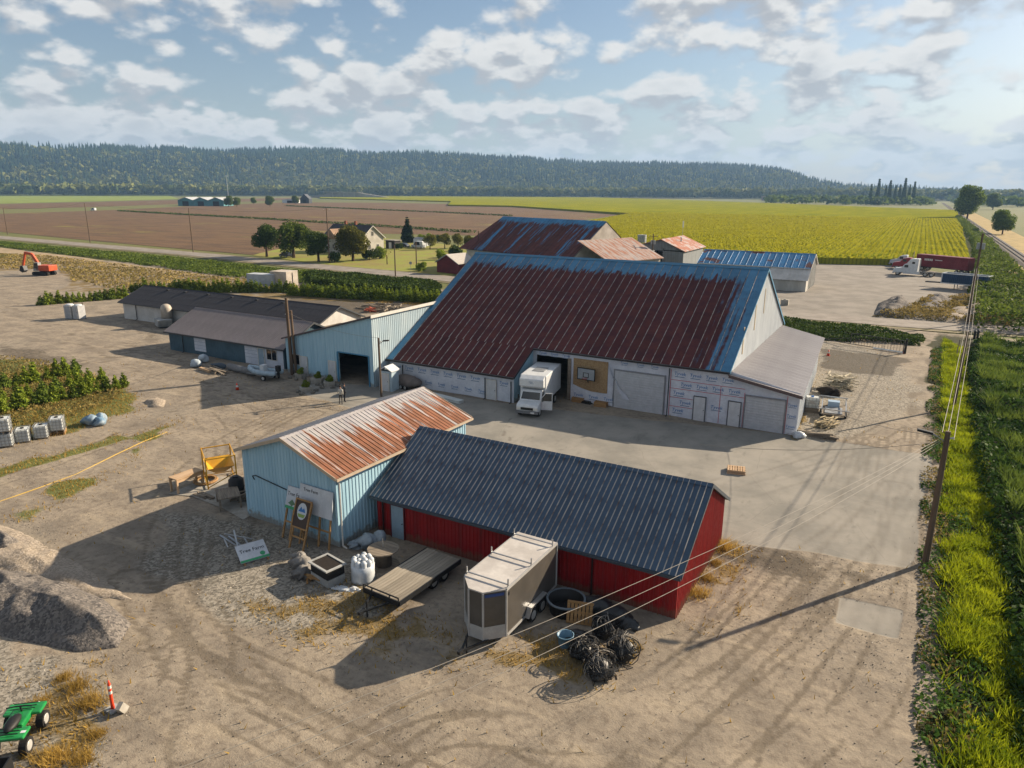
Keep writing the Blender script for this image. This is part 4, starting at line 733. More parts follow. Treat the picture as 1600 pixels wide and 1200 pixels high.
door(WS, 2.1, -.05, .9, 2.05); door(WS, 6.05, -.05, .9, 2.05); window(WS, .75, -.05, 1.05, 1.25, 1.15)
m = MB(); m.bx(7.2, 7.35, -.08, 0, 0, 3.15); m.bx(11.3, 11.42, -.08, 0, 0, 3.15); m.bx(7.35, 11.3, -.08, 0, 3.1, 3.2); m.build('door_frame', flat('blue_trim', '#3d7fa3', .5), WS)
# ---- grey shed with tin roof, white shed with dark shingle roof
slate = pm('slate_cladding', '#47606e', '#3b525f', sc=.6, rough=.6); tin = pm('dull_tin_roof', '#7d7677', '#6b6567', sc=.35, rough=.5, metal=.15, rv=.04)
pG = C2F(-41.53, 84.42)
GS, g_ = gable('grey_shed', 'low slate blue shed with dull grey roof and patches of white sheathing', 'shed', pG, 0, 19.4, 8.6, 2.45, 2.45, 4.3, 4.5, {'all': (slate, (), .3)}, tin, 22, oh=.4, og=.35, ribs=(.03, .36, .69), rh=.025, fascia=flat('dark_fascia2', '#3a3f45', .5))
for x0, x1 in ((4.6, 6.6), (13.2, 19.2)): m = MB(); m.bx(x0, x1, -.045, -.032, .05 if x0 > 10 else .5, 2.4); m.build('sheathing', wrap, GS)
for x0, x1 in ((4.6, 6.6), (13.2, 15.2)):
    for z in (.8, 1.2, 1.6, 2.0): m = MB(); m.bx(x0, x1, -.05, -.046, z, z + .03); m.build('seam_tape', ink_grey, GS)
door(GS, 15.4, -.06, .9, 2.0, mat=flat('door_pale_blue', '#8fa3b3', .5)); window(GS, 16.7, -.06, .85, 1.6, 1.25); downpipe(GS, 2.6, -.05, 2.1)
dshing = pm('dark_shingle', '#3a3a3f', '#303036', sc=.8, rough=.9, bump=.4, bsc=12); wsid = pm('white_siding', '#c8c6c2', '#b5b2ad', sc=.5, rough=.6)
pW = C2F(-58.66, 106.26)
WH, w_ = gable('white_shed', 'long white shed with dark shingle roof behind the grey one', 'shed', pW, 0, 39.2, 8.4, 2.6, 2.6, 4.2, 4.4, {'all': (wsid, (), 0), 'right': (wsid, [(1.5, 4.6, -.05, 2.3)], 0)}, dshing, 40, oh=.45, og=.4, ribs=(.02,), rh=.012, hw=.015, fascia=flat('dark_fascia2', '#3a3f45', .5), courses=4)
m = MB(); m.bx(39.16, 39.22, 1.5, 4.6, 0, 2.25); m.build('door', flat('tan_door', '#9b8d78', .6), WH); downpipe(WH, 3.2, -.05, 2.4)
for x in (6, 10, 15, 20, 25, 30): m = MB(); m.bx(-.25, .25, -.2, .2, -.05, .18); m.build('roof_vent', black_trim, w_, loc=(x, 3.6, 4.2))
# ---- buildings across the road
bn_r2 = None
RB = thing('rear_barn', 'big old barn across the road with rusty blue roof and white gable', 'barn', (-54.5, 93.5, 0), R(-20))
def rb_expr(t, v, sp):
    s1 = t.noise(t.coord(ref=RB, scale=(1.6, .1, .1)), 1.0, 4, .65); s2 = t.noise(t.coord(ref=RB, scale=(.25, .05, .05)), 1.0, 2, .5)
    return t.math('MULTIPLY', t.ramp(t.math('ADD', sp.outputs[2], t.math('MULTIPLY', t.math('SUBTRACT', s1, .5), 4)), 11.2, 11.6, 1, 0), t.ramp(t.math('ADD', s1, t.math('MULTIPLY', s2, .6)), .66, .74))
rb_roof = rust_mat('rear_barn_roof', RB, '#5d332c', '#4a2829', '#3a7aa2', '#316b90', rb_expr)
rb2 = rust_mat('rear_leanto_roof', RB, '#9a6a52', '#8a5c47', '#a99d97', '#94908f', lambda t, v, sp: t.ramp(t.noise(t.coord(ref=RB, scale=(.3, 1.6, .3)), 1.0, 5, .65), .4, .6))
m = MB(); q3 = [(-36, 0, 12.4), (0, 0, 12.4), (0, -11, 4.6), (-41, -11, 4.4), (-41, 11, 4.4), (0, 11, 4.6)]; m.add(q3, [(3, 2, 1, 0), (0, 1, 5, 4), (3, 0, 4)]); rbr = m.build('roof', rb_roof, RB)
me_ = panel_mesh(1.2, math.hypot(11, 7.8) + .05, rb_roof, (.04,), (.3, .55, .8), .08, .06)
for i in range(30): put('roof_panel', me_, rbr, (-36 + i * 1.2, -11, 4.63), (math.atan2(7.8, 11), 0, 0))
m = MB(); m.prism([(-10.5, 0), (10.5, 0), (10.5, 4.6), (0, 12.2), (-10.5, 4.6)], -.35, -.05, 'x'); m.build('wall', pm('old_white', '#c4bdb2', '#a49c90', sc=.5, rough=.8), RB)
m = MB(); m.prism([(-10.5, 0), (10.5, 0), (10.5, 4.3), (-10.5, 4.3)], -38, -37.7, 'x'); m.bx(-37.7, -.35, -10.5, -10.2, 0, 4.4); m.bx(-37.7, -.35, 10.2, 10.5, 0, 4.4); m.build('wall', MC['old_white'], RB)
m = MB(); m.add([(-.1, -9, 8.6), (9.5, -9, 4.6), (9.5, 9, 4.6), (-.1, 9, 8.6), (-.1, -9, 8.45), (9.5, -9, 4.45), (9.5, 9, 4.45), (-.1, 9, 8.45)], [(0, 1, 2, 3), (7, 6, 5, 4), (0, 4, 5, 1), (1, 5, 6, 2)]); m.build('roof', rb2, RB)
m = MB(); m.bx(0, 9, -8.6, -8.4, 0, 4.5); m.bx(8.8, 9, -8.4, 8.4, 0, 4.5); m.build('wall', MC['old_white'], RB)
gw = pm('grey_boards', '#7d8286', '#6a6f73', sc=.8, rough=.8, stretch=(3, 3, .3)); rp = rust_mat('pink_rust_roof', RB, '#96614e', '#85533f', '#a29a98', '#938c8a', lambda t, v, sp: t.ramp(t.noise(v, .5, 5, .6), .35, .55))
OS = thing('open_shed', 'grey open fronted shed with pinkish rusted roof beside the rear barn', 'shed', (-55.2, 115, 0), 0)
m = MB(); m.bx(7.2, 7.45, 0, 18, 0, 5.4); m.bx(12.2, 12.4, 0, 18, 0, 4.9); m.bx(0, .2, 0, 18, 0, 5.6); m.bx(0.2, 12.2, 17.8, 18, 0, 5); m.bx(7.45, 12.2, 0, .2, 0, 5); m.prism([(0, 5.0), (12.4, 4.7), (12.4, 4.95), (6.7, 7.4), (0, 5.7)], 0, .2, 'y'); m.build('wall', gw, OS)
m = MB(); m.prism([(-.5, 5.55), (6.7, 7.45), (12.9, 4.75), (12.9, 4.9), (6.7, 7.62), (-.5, 5.7)], -.5, 19, 'y'); m.build('roof', rp, OS)
m = MB(); m.cyl((9, 9, 6.6), (9, 9, 7.6), .15, n=8); m.cyl((9, 9, 7.55), (9, 9, 7.75), .3, .1, n=8); m.build('flue', galv, OS)
LB, lb_ = gable('low_barn', 'low barn with faded blue roof and white corrugated skirt beside the gravel lot', 'barn', (-33.5, 94.3, 0), 0, 22.2, 10.6, 4.35, 4.35, 5.3, 6.7, {'all': (pm('pale_boards', '#b9b7b0', '#a3a098', sc=.5, rough=.7, stretch=(1, 1, .3)), (), .4)}, rust_mat('faded_blue_roof', RB, '#6f4a44', '#5c3d3c', '#2f78a8', '#2a6a97', lambda t, v, sp: t.ramp(t.math('ADD', t.noise(v, .35, 5, .65), t.ramp(t.noise(t.world((.06, .06, 1)), 1., 2, .5), .3, .7, -.1, .1)), .58, .66)), 18, oh=.2, og=.3, ribs=(.03,), minor=(.3, .55, .8), rh=.05, hw=.045)
m = MB(); pr = []
for i in range(61): x = -.3 + 22.8 * i / 60; pr.append((x, .05 * (i % 2)))
m.add([(x, -3.3, 2.2 + z) for x, z in pr] + [(x, .1, 4.3 + z) for x, z in pr], [(i, i + 1, 61 + i + 1, 61 + i) for i in range(60)]); m.build('roof', pm('white_tin', '#c9c5bf', '#b0aca6', sc=.5, rough=.5), LB)
m = MB(); m.bx(0, 22.2, -2.95, -2.8, 0, 2.3); m.bx(22.0, 22.2, -2.8, 0, 0, 2.35); m.add([(22.2, -2.95, 2.3), (22.2, 0, 2.3), (22.2, 0, 4.2)], [(0, 1, 2)]); m.build('wall', MC['pale_boards'], LB)
# farmhouse and outbuildings
pH = (G(517, 394) + G(590, 392)) / 2
FH, f_ = gable('farmhouse', 'cream farmhouse with dark roof and brick chimneys half hidden by trees', 'house', (pH.x - 9, pH.y - 4, 0), R(-6), 17, 9.5, 4.6, 4.6, 4.75, 8.2, {'all': (pm('cream_siding', '#b3afa5', '#9f9b90', sc=.5, rough=.7), (), 0)}, pm('house_shingle', '#47464a', '#3b3a3f', sc=.8, rough=.9), 17, oh=.5, og=.5, ribs=(.02,), rh=.012, hw=.015)
m = MB(); m.prism([(3.2, 4.2), (6.2, 7.2), (9.2, 4.2)], -2.6, 4.5, 'y'); m.build('dormer_roof', pm('tan_shingle', '#a08570', '#8c735f', sc=.8, rough=.9), FH); m = MB(); m.bx(3.6, 8.8, -2.2, 0, 0, 4.3); m.prism([(3.6, 4.3), (6.2, 6.8), (8.8, 4.3)], -2.2, -1.9, 'y'); m.build('porch', MC['cream_siding'], FH)
for x in (4.5, 9): m = MB(); m.bx(-.35, .35, -.35, .35, 0, 1.9); m.build('chimney', pm('brick', '#8a5a48', '#74493b', sc=4, rough=.9), f_, loc=(x, 5.6, 7.5))
for x, y, z, rz, w in ((4.4, -2.23, 1.2, 0, 1.0), (6.6, -2.23, 1.2, 0, 1.0), (17.03, 3, 1.2, R(90), .9), (17.03, 4.4, 5.2, R(90), .9), (17.03, 6.5, 1.2, R(90), .9), (12, -.03, 1.2, 0, 1.4)): window(FH, x, y, z, w, 1.4, rz)
SH = thing('garden_shed', 'small black sided shed behind the farmhouse lawn', 'shed', G(603, 388), R(-4)); m = MB(); m.bx(0, 4, 0, 3, 0, 2.6); m.build('wall', flat('black_boards', '#2f2d2c', .8), SH); m = MB(); m.bx(-.3, 4.3, -.3, 3.3, 2.6, 2.8); m.build('roof', flat('grey_felt', '#8a8680', .8), SH); door(SH, 1.5, -.03, 1.0, 2.0)
p = G(697, 428); RO = thing('red_garage', 'small dark red garage by the road, partly behind the barn roof', 'garage', (p.x - 4, p.y + 2, 0), R(-10)); m = MB(); m.bx(0, 7, 0, 6, 0, 2.4); m.prism([(0, 2.4), (3.5, 4.2), (7, 2.4)], 0, 6, 'y'); m.build('wall', pm('maroon', '#6b2526', '#571d20', sc=.8, rough=.7), RO); m = MB(); m.prism([(-.4, 2.3), (3.5, 4.25), (7.4, 2.3), (7.4, 2.45), (3.5, 4.45), (-.4, 2.45)], -.4, 6.4, 'y'); m.build('roof', flat('pale_felt', '#b4aea6', .8), RO)
# ================================================================ vehicles and yard things
def wheel(par, c, r, w=.22, ax='x', rimm=None):
    o = thing_part('wheel', par, c); v = Vector((1, 0, 0)) if ax == 'x' else Vector((0, 1, 0)); m = MB()
    m.cyl(-v * w / 2, v * w / 2, r, r, 18); t = m.build('tyre', rubber, o); m = MB()
    for s in (-1, 1): m.cyl(v * s * w * .5, v * s * (w * .5 + .012), r * .62, r * .55, 14)
    m.build('rim', rimm or hub_w, o); return o
def thing_part(name, par, loc): o = bpy.data.objects.new(name, None); COL.objects.link(o); o.parent = par; o.location = loc; o.empty_display_size = .1; return o
def part(name, par, mat, f, smooth=False, loc=(0, 0, 0), rot=(0, 0, 0)): m = MB(); f(m); return m.build(name, mat, par, smooth, loc, rot)
def heading(a, b): d = Vector(b) - Vector(a); return math.atan2(d.y, d.x)
carw = flat('vehicle_white', '#cfd3d6', .3, spec=.6); cglass = pm('car_glass', '#141d22', '#1c282e', sc=1, rough=.05, spec=.7); blackp = flat('black_plastic', '#1b1b1c', .6); lamp = flat('lamp_glass', '#d8d8d2', .15, spec=.7); redlamp = flat('lamp_red', '#a32222', .3)
bevel_cache = {}
def bev(o, w=.04, seg=2): md = o.modifiers.new('bevel', 'BEVEL'); md.width = w; md.segments = seg; md.limit_method = 'ANGLE'; md.angle_limit = R(40); return o
# ---- white box truck, front toward -y
f0 = G(823, 653); ang = heading(G(847, 655), G(873, 628)) - R(90)
BT = thing('box_truck', 'white box truck with its driver door open, backed up to the dark barn doorway', 'truck', (f0.x, f0.y, .03), ang)
bev(part('cargo_box', BT, carw, lambda m: (m.bx(-1.18, 1.18, 1.75, 6.9, .95, 3.35), m.prism([(1.75, 3.35), (1.2, 3.1), (1.2, 2.45), (1.75, 2.3)], -1.1, 1.1, 'x'))), .06)
part('roof_hatch', BT, galv, lambda m: m.bx(-.55, .55, 3.2, 4.8, 3.36, 3.39)); part('chassis', BT, blackp, lambda m: (m.bx(-.45, .45, .6, 6.8, .5, .8), m.bx(-1.1, 1.1, 1.9, 6.8, .8, .95)))
bev(part('cab', BT, carw, lambda m: m.prism([(0.05, .45), (0.0, .95), (.12, 1.12), (.95, 1.3), (1.45, 2.12), (1.75, 2.2), (1.95, 2.2), (1.95, .45)], -.98, .98, 'x')), .05)
part('windshield', BT, cglass, lambda m: m.add([(-.86, .985, 1.37), (.86, .985, 1.37), (.78, 1.415, 2.06), (-.78, 1.415, 2.06)], [(0, 1, 2, 3)]))
part('window', BT, cglass, lambda m: m.add([(-.99, 1.2, 1.35), (-.99, 1.85, 1.35), (-.99, 1.85, 2.0), (-.99, 1.48, 2.0)], [(3, 2, 1, 0)]))
part('door_opening', BT, blackp, lambda m: m.add([(.99, 1.1, .55), (.99, 1.9, .55), (.99, 1.9, 2.05), (.99, 1.42, 2.05), (.99, 1.1, 1.4)], [(0, 1, 2, 3, 4)]))
dO = part('door', BT, carw, lambda m: (m.bx(0, .95, -.03, .03, .5, 1.3), m.bx(0, .06, -.03, .03, 1.3, 1.6), m.bx(.89, .95, -.03, .03, 1.3, 2.0), m.bar((.03, 0, 1.6), (.35, 0, 2.0), .06), m.bx(.33, .95, -.03, .03, 1.97, 2.03)), loc=(1.0, 1.05, 0), rot=(0, 0, R(12)))
part('pane', dO, cglass, lambda m: m.add([(.06, 0, 1.3), (.89, 0, 1.3), (.89, 0, 1.98), (.35, 0, 1.98), (.06, 0, 1.6)], [(0, 1, 2, 3, 4)])); part('mirror', dO, blackp, lambda m: m.cb((.1, -.12, 1.45), (.08, .12, .35)))
part('grille', BT, blackp, lambda m: m.bx(-.55, .55, -.03, .03, .68, .9)); part('bumper', BT, flat('bumper_grey', '#6a6c70', .5), lambda m: m.bx(-1.02, 1.02, -.12, .12, .38, .6)); part('licence_plate', BT, carw, lambda m: m.bx(.35, .7, -.14, -.12, .42, .56))
for s in (-1, 1): part('headlight', BT, lamp, lambda m: m.bx(s * .6 - .02 if s > 0 else -.92, s * .6 + .32 if s > 0 else -.58, -.03, .04, .68, .9)); wheel(BT, (s * .86, .75, .38), .38); wheel(BT, (s * .9, 5.2, .4), .4, .42)
part('mirror', BT, blackp, lambda m: m.cb((-1.15, 1.2, 1.5), (.12, .1, .35))); part('emblem', BT, ink_grey, lambda m: (m.bx(-.2, .12, 1.18, 1.195, 2.85, 2.9), m.bx(-.1, .2, 1.18, 1.195, 2.72, 2.76)))
# ---- enclosed trailer
a = G(790.7, 996, .35); b_ = G(820, 966, .35); an = heading(a, b_) - R(90); d_ = (Vector((b_.x - a.x, b_.y - a.y, 0))).normalized(); rt_ = Vector((d_.y, -d_.x, 0))
p0 = Vector((a.x, a.y, 0)) - rt_ * 1.05
ET = thing('enclosed_trailer', 'brown and tan enclosed cargo trailer with wedge nose and ladder racks', 'trailer', p0, an)
tbr = pm('trailer_bronze', '#534f4a', '#484541', sc=.8, rough=.35, spec=.5); tan = flat('trailer_tan', '#a7a6a4', .45); LN = 4.75; HT = 2.3; ZB = .42
sh = lambda g: [(-1.05, -g * 0), (-.0, -.85), (1.05, 0), (1.05, LN), (-1.05, LN)]
part('body', ET, tbr, lambda m: m.prism([(-1.05, 0), (-.35, -.75), (.35, -.75), (1.05, 0), (1.05, LN), (-1.05, LN)], ZB, ZB + HT - .06, 'z'))
part('roof', ET, pm('dusty_roof', '#c4c0bb', '#aaa5a0', sc=.7, rough=.6), lambda m: m.prism([(-1.07, -.02), (-.36, -.77), (.36, -.77), (1.07, -.02), (1.07, LN + .02), (-1.07, LN + .02)], ZB + HT - .06, ZB + HT, 'z'))
part('stone_guard', ET, tan, lambda m: m.prism([(-1.065, 0), (-.36, -.765), (.36, -.765), (1.065, 0), (1.0, .06), (.33, -.7), (-.33, -.7), (-1.0, .06)], ZB - .02, ZB + .6, 'z'))
for x, y in ((-1.06, 0), (-.36, -.76), (.36, -.76), (1.06, 0), (1.06, LN), (-1.06, LN)): part('corner_trim', ET, tan, lambda m: m.cyl((x, y, ZB), (x, y, ZB + HT - .06), .05, n=8))
for s in (-1, 1):
    part('roof_trim', ET, tan, lambda m: m.bx(s * 1.07 - .03, s * 1.07 + .03, 0, LN, ZB + HT - .1, ZB + HT + .02)); part('bottom_rail', ET, tan, lambda m: m.bx(s * 1.06 - .02, s * 1.06 + .02, .1, LN, ZB - .05, ZB + .06))
    fd = part('fender', ET, alum, lambda m: m.prism([(1.6, .42), (1.85, .85), (3.35, .85), (3.6, .42), (3.5, .42), (3.3, .79), (1.9, .79), (1.7, .42)], s * 1.07 if s > 0 else -1.3, s * 1.3 if s > 0 else -1.07, 'x'))
    for y in (2.1, 3.0): wheel(ET, (s * 1.17, y, .35), .35, .2)
for y in (.15, 2.2, 4.3):
    rk = part('ladder_rack', ET, alum, lambda m: (m.bar((-1.05, y, ZB + HT + .12), (1.05, y, ZB + HT + .12), .05), m.bar((-1.05, y, ZB + HT), (-1.05, y, ZB + HT + .38), .05), m.bar((1.05, y, ZB + HT), (1.05, y, ZB + HT + .38), .05)))
part('name_strip', ET, flat('label_blue', '#2f4a86', .5), lambda m: m.add([(.42, -.715, ZB + HT - .28), (1.0, -.085, ZB + HT - .28), (1.0, -.085, ZB + HT - .14), (.42, -.715, ZB + HT - .14)], [(0, 1, 2, 3)]))
part('coupler', ET, steel_dk, lambda m: (m.bar((-.6, -.3, ZB - .05), (0, -1.9, .45), .08), m.bar((.6, -.3, ZB - .05), (0, -1.9, .45), .08), m.cb((0, -1.95, .47), (.14, .3, .14)), m.cyl((0, -1.5, .05), (0, -1.5, .95), .04, n=8)))
part('door_latch', ET, steel_dk, lambda m: m.bx(1.08, 1.1, .12, .2, 2.35, 2.5))
# ---- flatbed trailer
fl, fr_, bl, brr = G(571, 917, .72), G(621, 942, .72), G(672, 858, .72), G(714, 872, .72); an = heading((fl + fr_) / 2, (bl + brr) / 2) - R(90); Lf = ((bl + brr) / 2 - (fl + fr_) / 2).length; Wf = min((fr_ - fl).length, 2.3)
FB = thing('flatbed_trailer', 'flat timber decked trailer with twin axles beside the red shed', 'trailer', ((fl + fr_) / 2).to_2d().to_3d(), an)
pk = pm('deck_plank', '#9a9284', '#7c7467', sc=2, rough=.9, stretch=(4, .3, 4), rv=.18); npl = 11; pw = Wf / npl; pme = MB().bx(.008, pw - .008, 0, Lf, .66, .72).mesh('plank', pk)
for i in range(npl): put('plank', pme, FB, (-Wf / 2 + i * pw, 0, random.Random(i).uniform(-.006, .006)))
part('frame', FB, steel_dk, lambda m: (m.bx(-Wf / 2 - .06, -Wf / 2, 0, Lf, .5, .74), m.bx(Wf / 2, Wf / 2 + .06, 0, Lf, .5, .74), m.bx(-Wf / 2, Wf / 2, -.06, 0, .5, .76), m.bx(-.4, -.3, 0, Lf, .5, .64), m.bx(.3, .4, 0, Lf, .5, .64)))
part('headboard', FB, steel_dk, lambda m: [m.bar((x, -.03, .6), (x, -.03, .92), .05) for x in (-Wf / 2, -Wf / 4, Wf / 4, Wf / 2)] + [m.bar((-Wf / 2, -.03, .92), (Wf / 2, -.03, .92), .05)])
part('tongue', FB, steel_dk, lambda m: (m.bar((-.6, 0, .55), (0, -1.3, .5), .09), m.bar((.6, 0, .55), (0, -1.3, .5), .09), m.cb((0, -1.35, .5), (.15, .25, .14)), m.cyl((0, -.95, .05), (0, -.95, .9), .04, n=8)))
for s in (-1, 1):
    for y in (Lf * .58, Lf * .58 + .82): wheel(FB, (s * (Wf / 2 + .0) * .8, y, .34), .34, .22)
# ---- spool, wrapped rolls, tub, bags, junk
p = G(600, 884); SP = thing('cable_spool', 'large weathered wooden cable spool standing on end by the red shed', 'cable spool', p)
for z in (0, .95): part('flange', SP, oldwood, lambda m: m.cyl((0, 0, z), (0, 0, z + .07), .82, n=28))
part('drum', SP, pm('spool_core', '#5a5148', '#484039', sc=2, rough=.9), lambda m: m.cyl((0, 0, .07), (0, 0, .95), .42, n=20)); part('rod', SP, alum, lambda m: m.cyl((-.1, .1, 1.02), (-.1, .1, 1.5), .025, n=6))
p = G(568, 907); WB = thing('wrapped_rolls', 'bundle of upright white rolls in clear stretch wrap beside the flatbed trailer', 'bundle', p); film = pm('plastic_film', '#c7ccd0', '#aab2b9', sc=3, rough=.35, spec=.6)
for k in range(12): a_ = k * 6.283 / 9; r_ = .42 if k < 9 else .17; a_ = a_ if k < 9 else k * 2.1; part('roll', WB, film, lambda m: m.lathe([(.15, .0), (.155, .5), (.15, 1.15 + .1 * ((k * 37) % 7) / 7), (.08, 1.25 + .1 * ((k * 37) % 7) / 7)], 10, (r_ * math.cos(a_), r_ * math.sin(a_), .0)), True)
part('stretch_wrap', WB, film, lambda m: m.lathe([(.6, .03), (.6, .2), (.575, .55), (.59, .95)], 18), True)
p = G(575, 856); tag(part('plastic_heap', None, pm('dull_plastic', '#8f9aa3', '#6f7b86', sc=2, rough=.5), lambda m: (m.lump((0, 0, .3), (.75, .55, .55), 3, .35, flat=.5), m.lump((.5, .45, .55), (.45, .4, .45), 4, .35, flat=.4), m.lump((-.6, -.35, .15), (.5, .4, .3), 5, .3, flat=.5)), True, p), 'crumpled grey plastic sheeting heaped between the blue and red sheds', 'plastic sheeting')
p = G(535, 922); tag(part('plastic_scrap', None, film, lambda m: (m.lump((0, 0, .05), (.7, .35, .12), 8, .5, flat=.6), m.lump((.5, .25, .06), (.4, .25, .12), 9, .5, flat=.6)), True, p), 'flat scrap of white plastic on the dirt before the wrapped rolls', 'plastic scrap')
p = G(513, 907); TB = thing('wash_tub', 'black rectangular tub with pale rim set on a white crate', 'tub', p, R(-12))
part('crate', TB, pm('dirty_white', '#a9aaa8', '#8d8e8c', sc=1.5, rough=.7), lambda m: m.bx(-.75, .75, -.5, .5, 0, .45)); bev(part('basin', TB, blackp, lambda m: m.bx(-.72, .72, -.52, .52, .46, .95)), .05)
part('rim', TB, pm('dirty_white', '#a9aaa8', '#8d8e8c', sc=1.5, rough=.7), lambda m: (m.bx(-.8, .8, -.6, -.48, .95, 1.02), m.bx(-.8, .8, .48, .6, .95, 1.02), m.bx(-.8, -.68, -.48, .48, .95, 1.02), m.bx(.68, .8, -.48, .48, .95, 1.02))); part('soil', TB, pm('black_soil', '#241f1c', '#2e2823', sc=8, rough=1), lambda m: m.bx(-.68, .68, -.48, .48, .95, .98))
p = G(472, 890); tag(part('tarp_heap', None, pm('grey_tarp', '#7d7a76', '#5c5a58', sc=2, rough=.6), lambda m: (m.lump((0, 0, .25), (.75, .6, .5), 13, .4, flat=.5), m.lump((.55, -.5, .2), (.6, .5, .42), 14, .4, flat=.5), m.lump((-.5, .3, .3), (.45, .4, .45), 15, .4, flat=.5)), True, p), 'rumpled grey tarp heap at the foot of the leaning signs', 'tarp')
def sticks(name, label, cat, p, n, L_, sp, h, mat, seed, rz=0., jit=.5, w=.07, par=None):
    q = random.Random(seed); m = MB()
    o = thing(name, label, cat, p, rz)
    for k in range(n):
        a_ = q.uniform(-jit, jit); l = L_ * q.uniform(.55, 1.1); c = Vector((q.uniform(-sp, sp), q.uniform(-sp, sp) * .7, .05 + h * (k / n) * q.uniform(.6, 1.1))); d = Vector((math.cos(a_), math.sin(a_), q.uniform(-.12, .12))) * l / 2
        m = MB(); m.bar(c - d, c + d, w * q.uniform(.8, 2.2), w); m.build('plank', mat, o)
    return o
sticks('timber_scraps', 'short split timber offcuts lying by the black tub', 'timber', G(482, 905), 9, 1.2, .3, .25, wood, 3, R(-20))
# ---- signs leaning on the blue shed
signw = pm('sign_white', '#c9cdd2', '#b4b9c0', sc=1, rough=.6); signg = flat('sign_green', '#3f9a6a', .6); ink = flat('ink_black', '#23272c', .7); slat_ = pm('sign_brown', '#4a3d36', '#3d332e', sc=1, rough=.7)
def sign(name, label, p, rz, lean, w, h, zb, legs, text, panel, strip=None, extra=None, legm=None):
    o = thing(name, label, 'sign', p, rz); o.rotation_euler = (lean, 0, rz); part('panel', o, panel, lambda m: m.bx(-w / 2, w / 2, -.03, .03, zb, zb + h))
    for x in legs: part('leg', o, legm or wood, lambda m: m.bx(x - .05, x + .05, .03, .11, 0, zb + h * .95))
    part('brace', o, legm or wood, lambda m: m.bx(legs[0], legs[-1], .03, .08, zb * .55, zb * .55 + .09))
    if strip: part('stripe', o, strip, lambda m: m.bx(-w / 2, w / 2, -.036, -.03, zb, zb + .16))
    for s, sz, x, z in text: put('lettering', text_mesh(s, sz, ink), o, (x, -.036, z), (R(90), 0, 0))
    if extra: extra(o)
    return o
pS = C2F(-15.86, 39.23); dS = (pB - pS).normalized(); nS = Vector((dS.y, -dS.x, 0)); aS = math.atan2(dS.y, dS.x)
def onwall(t, out): p = pS.lerp(pB, t) + nS * out; return Vector((p.x, p.y, .02))
leaf_logo = lambda o: part('emblem', o, flat('emblem_green', '#587a5c', .6), lambda m: m.add([(-.3, -.037, 1.95), (0, -.037, 2.2), (.3, -.037, 1.95), (.12, -.037, 1.9), (0, -.037, 1.8), (-.12, -.037, 1.9)], [(0, 1, 2, 3, 4, 5)]), loc=(-.35, 0, .1))
sign('farm_sign', 'white tree farm sign with green stripe leaning on the blue shed', onwall(.63, .95), aS, R(-17), 1.7, 1.25, 1.75, (-.75, -.2, .6), [('Tree Farm', .3, -.15, 2.5)], signw, signg, leaf_logo)
sign('sign_board', 'wide pale sign board propped behind the other signs at the shed corner', onwall(.82, .62), aS, R(-9), 2.5, 1.55, 1.75, (-.9, .3, 1.1), [('Tree Farm', .26, -.4, 2.95)], signw)
def oval(o):
    part('frame', o, wood, lambda m: (m.bx(-.62, .62, -.06, 0, 1.2, 1.28), m.bx(-.62, .62, -.06, 0, 2.72, 2.8), m.bx(-.62, -.54, -.06, 0, 1.28, 2.72), m.bx(.54, .62, -.06, 0, 1.28, 2.72)))
    part('emblem', o, signw, lambda m: m.add([(.36 * math.cos(k * .349), -.04, 2.15 + .46 * math.sin(k * .349)) for k in range(18)], [tuple(range(18))])); part('emblem', o, flat('emblem_hill', '#86a04f', .6), lambda m: m.add([(-.3, -.045, 2.0), (.3, -.045, 2.0), (.2, -.045, 1.82), (-.2, -.045, 1.82)], [(3, 2, 1, 0)])); part('emblem', o, ink_blue, lambda m: m.add([(-.28, -.045, 2.12), (-.1, -.045, 2.4), (.02, -.045, 2.25), (.12, -.045, 2.36), (.28, -.045, 2.12)], [(4, 3, 2, 1, 0)]))
sign('framed_sign', 'brown framed sign with white oval emblem on long wooden legs', onwall(.76, 1.55), aS, R(-20), 1.2, 1.55, 1.22, (-.52, .52), [], slat_, None, oval)
p = G(400, 878); FS = thing('fallen_sign', 'white tree farm sign lying tilted on the ground with its posts', 'sign', (p.x, p.y, .12), aS + R(75)); FS.rotation_euler = (R(-62), R(0), aS + R(68))
part('panel', FS, signw, lambda m: m.bx(-.75, .75, -.03, .03, 0, 1.15)); part('stripe', FS, signg, lambda m: m.bx(-.75, .75, -.036, -.03, 0, .14)); put('lettering', text_mesh('Tree Farm', .3, ink), FS, (0, -.036, .6), (R(90), 0, 0)); part('emblem', FS, signg, lambda m: m.add([(.45 + .14 * math.cos(k * .6), -.04, .3 + .14 * math.sin(k * .6)) for k in range(10)], [tuple(range(10))]))
for x in (-.6, .6): part('leg', FS, wood, lambda m: m.bar((x, .06, .6), (x + .1, .06, -2.0), .08))
sticks('pipe_tangle', 'tangle of pale pipe frames dumped before the blue shed', 'pipe frame', G(372, 850), 6, 2.0, .6, .5, alum, 8, R(35), 1.4, .045)
part('hose_hook', BS, steel_dk, lambda m: m.tube([(-.06, 6.6, 2.55), (-.06, 6.75, 2.75), (-.06, 6.5, 2.85), (-.06, 3.9, 2.55)], .03))
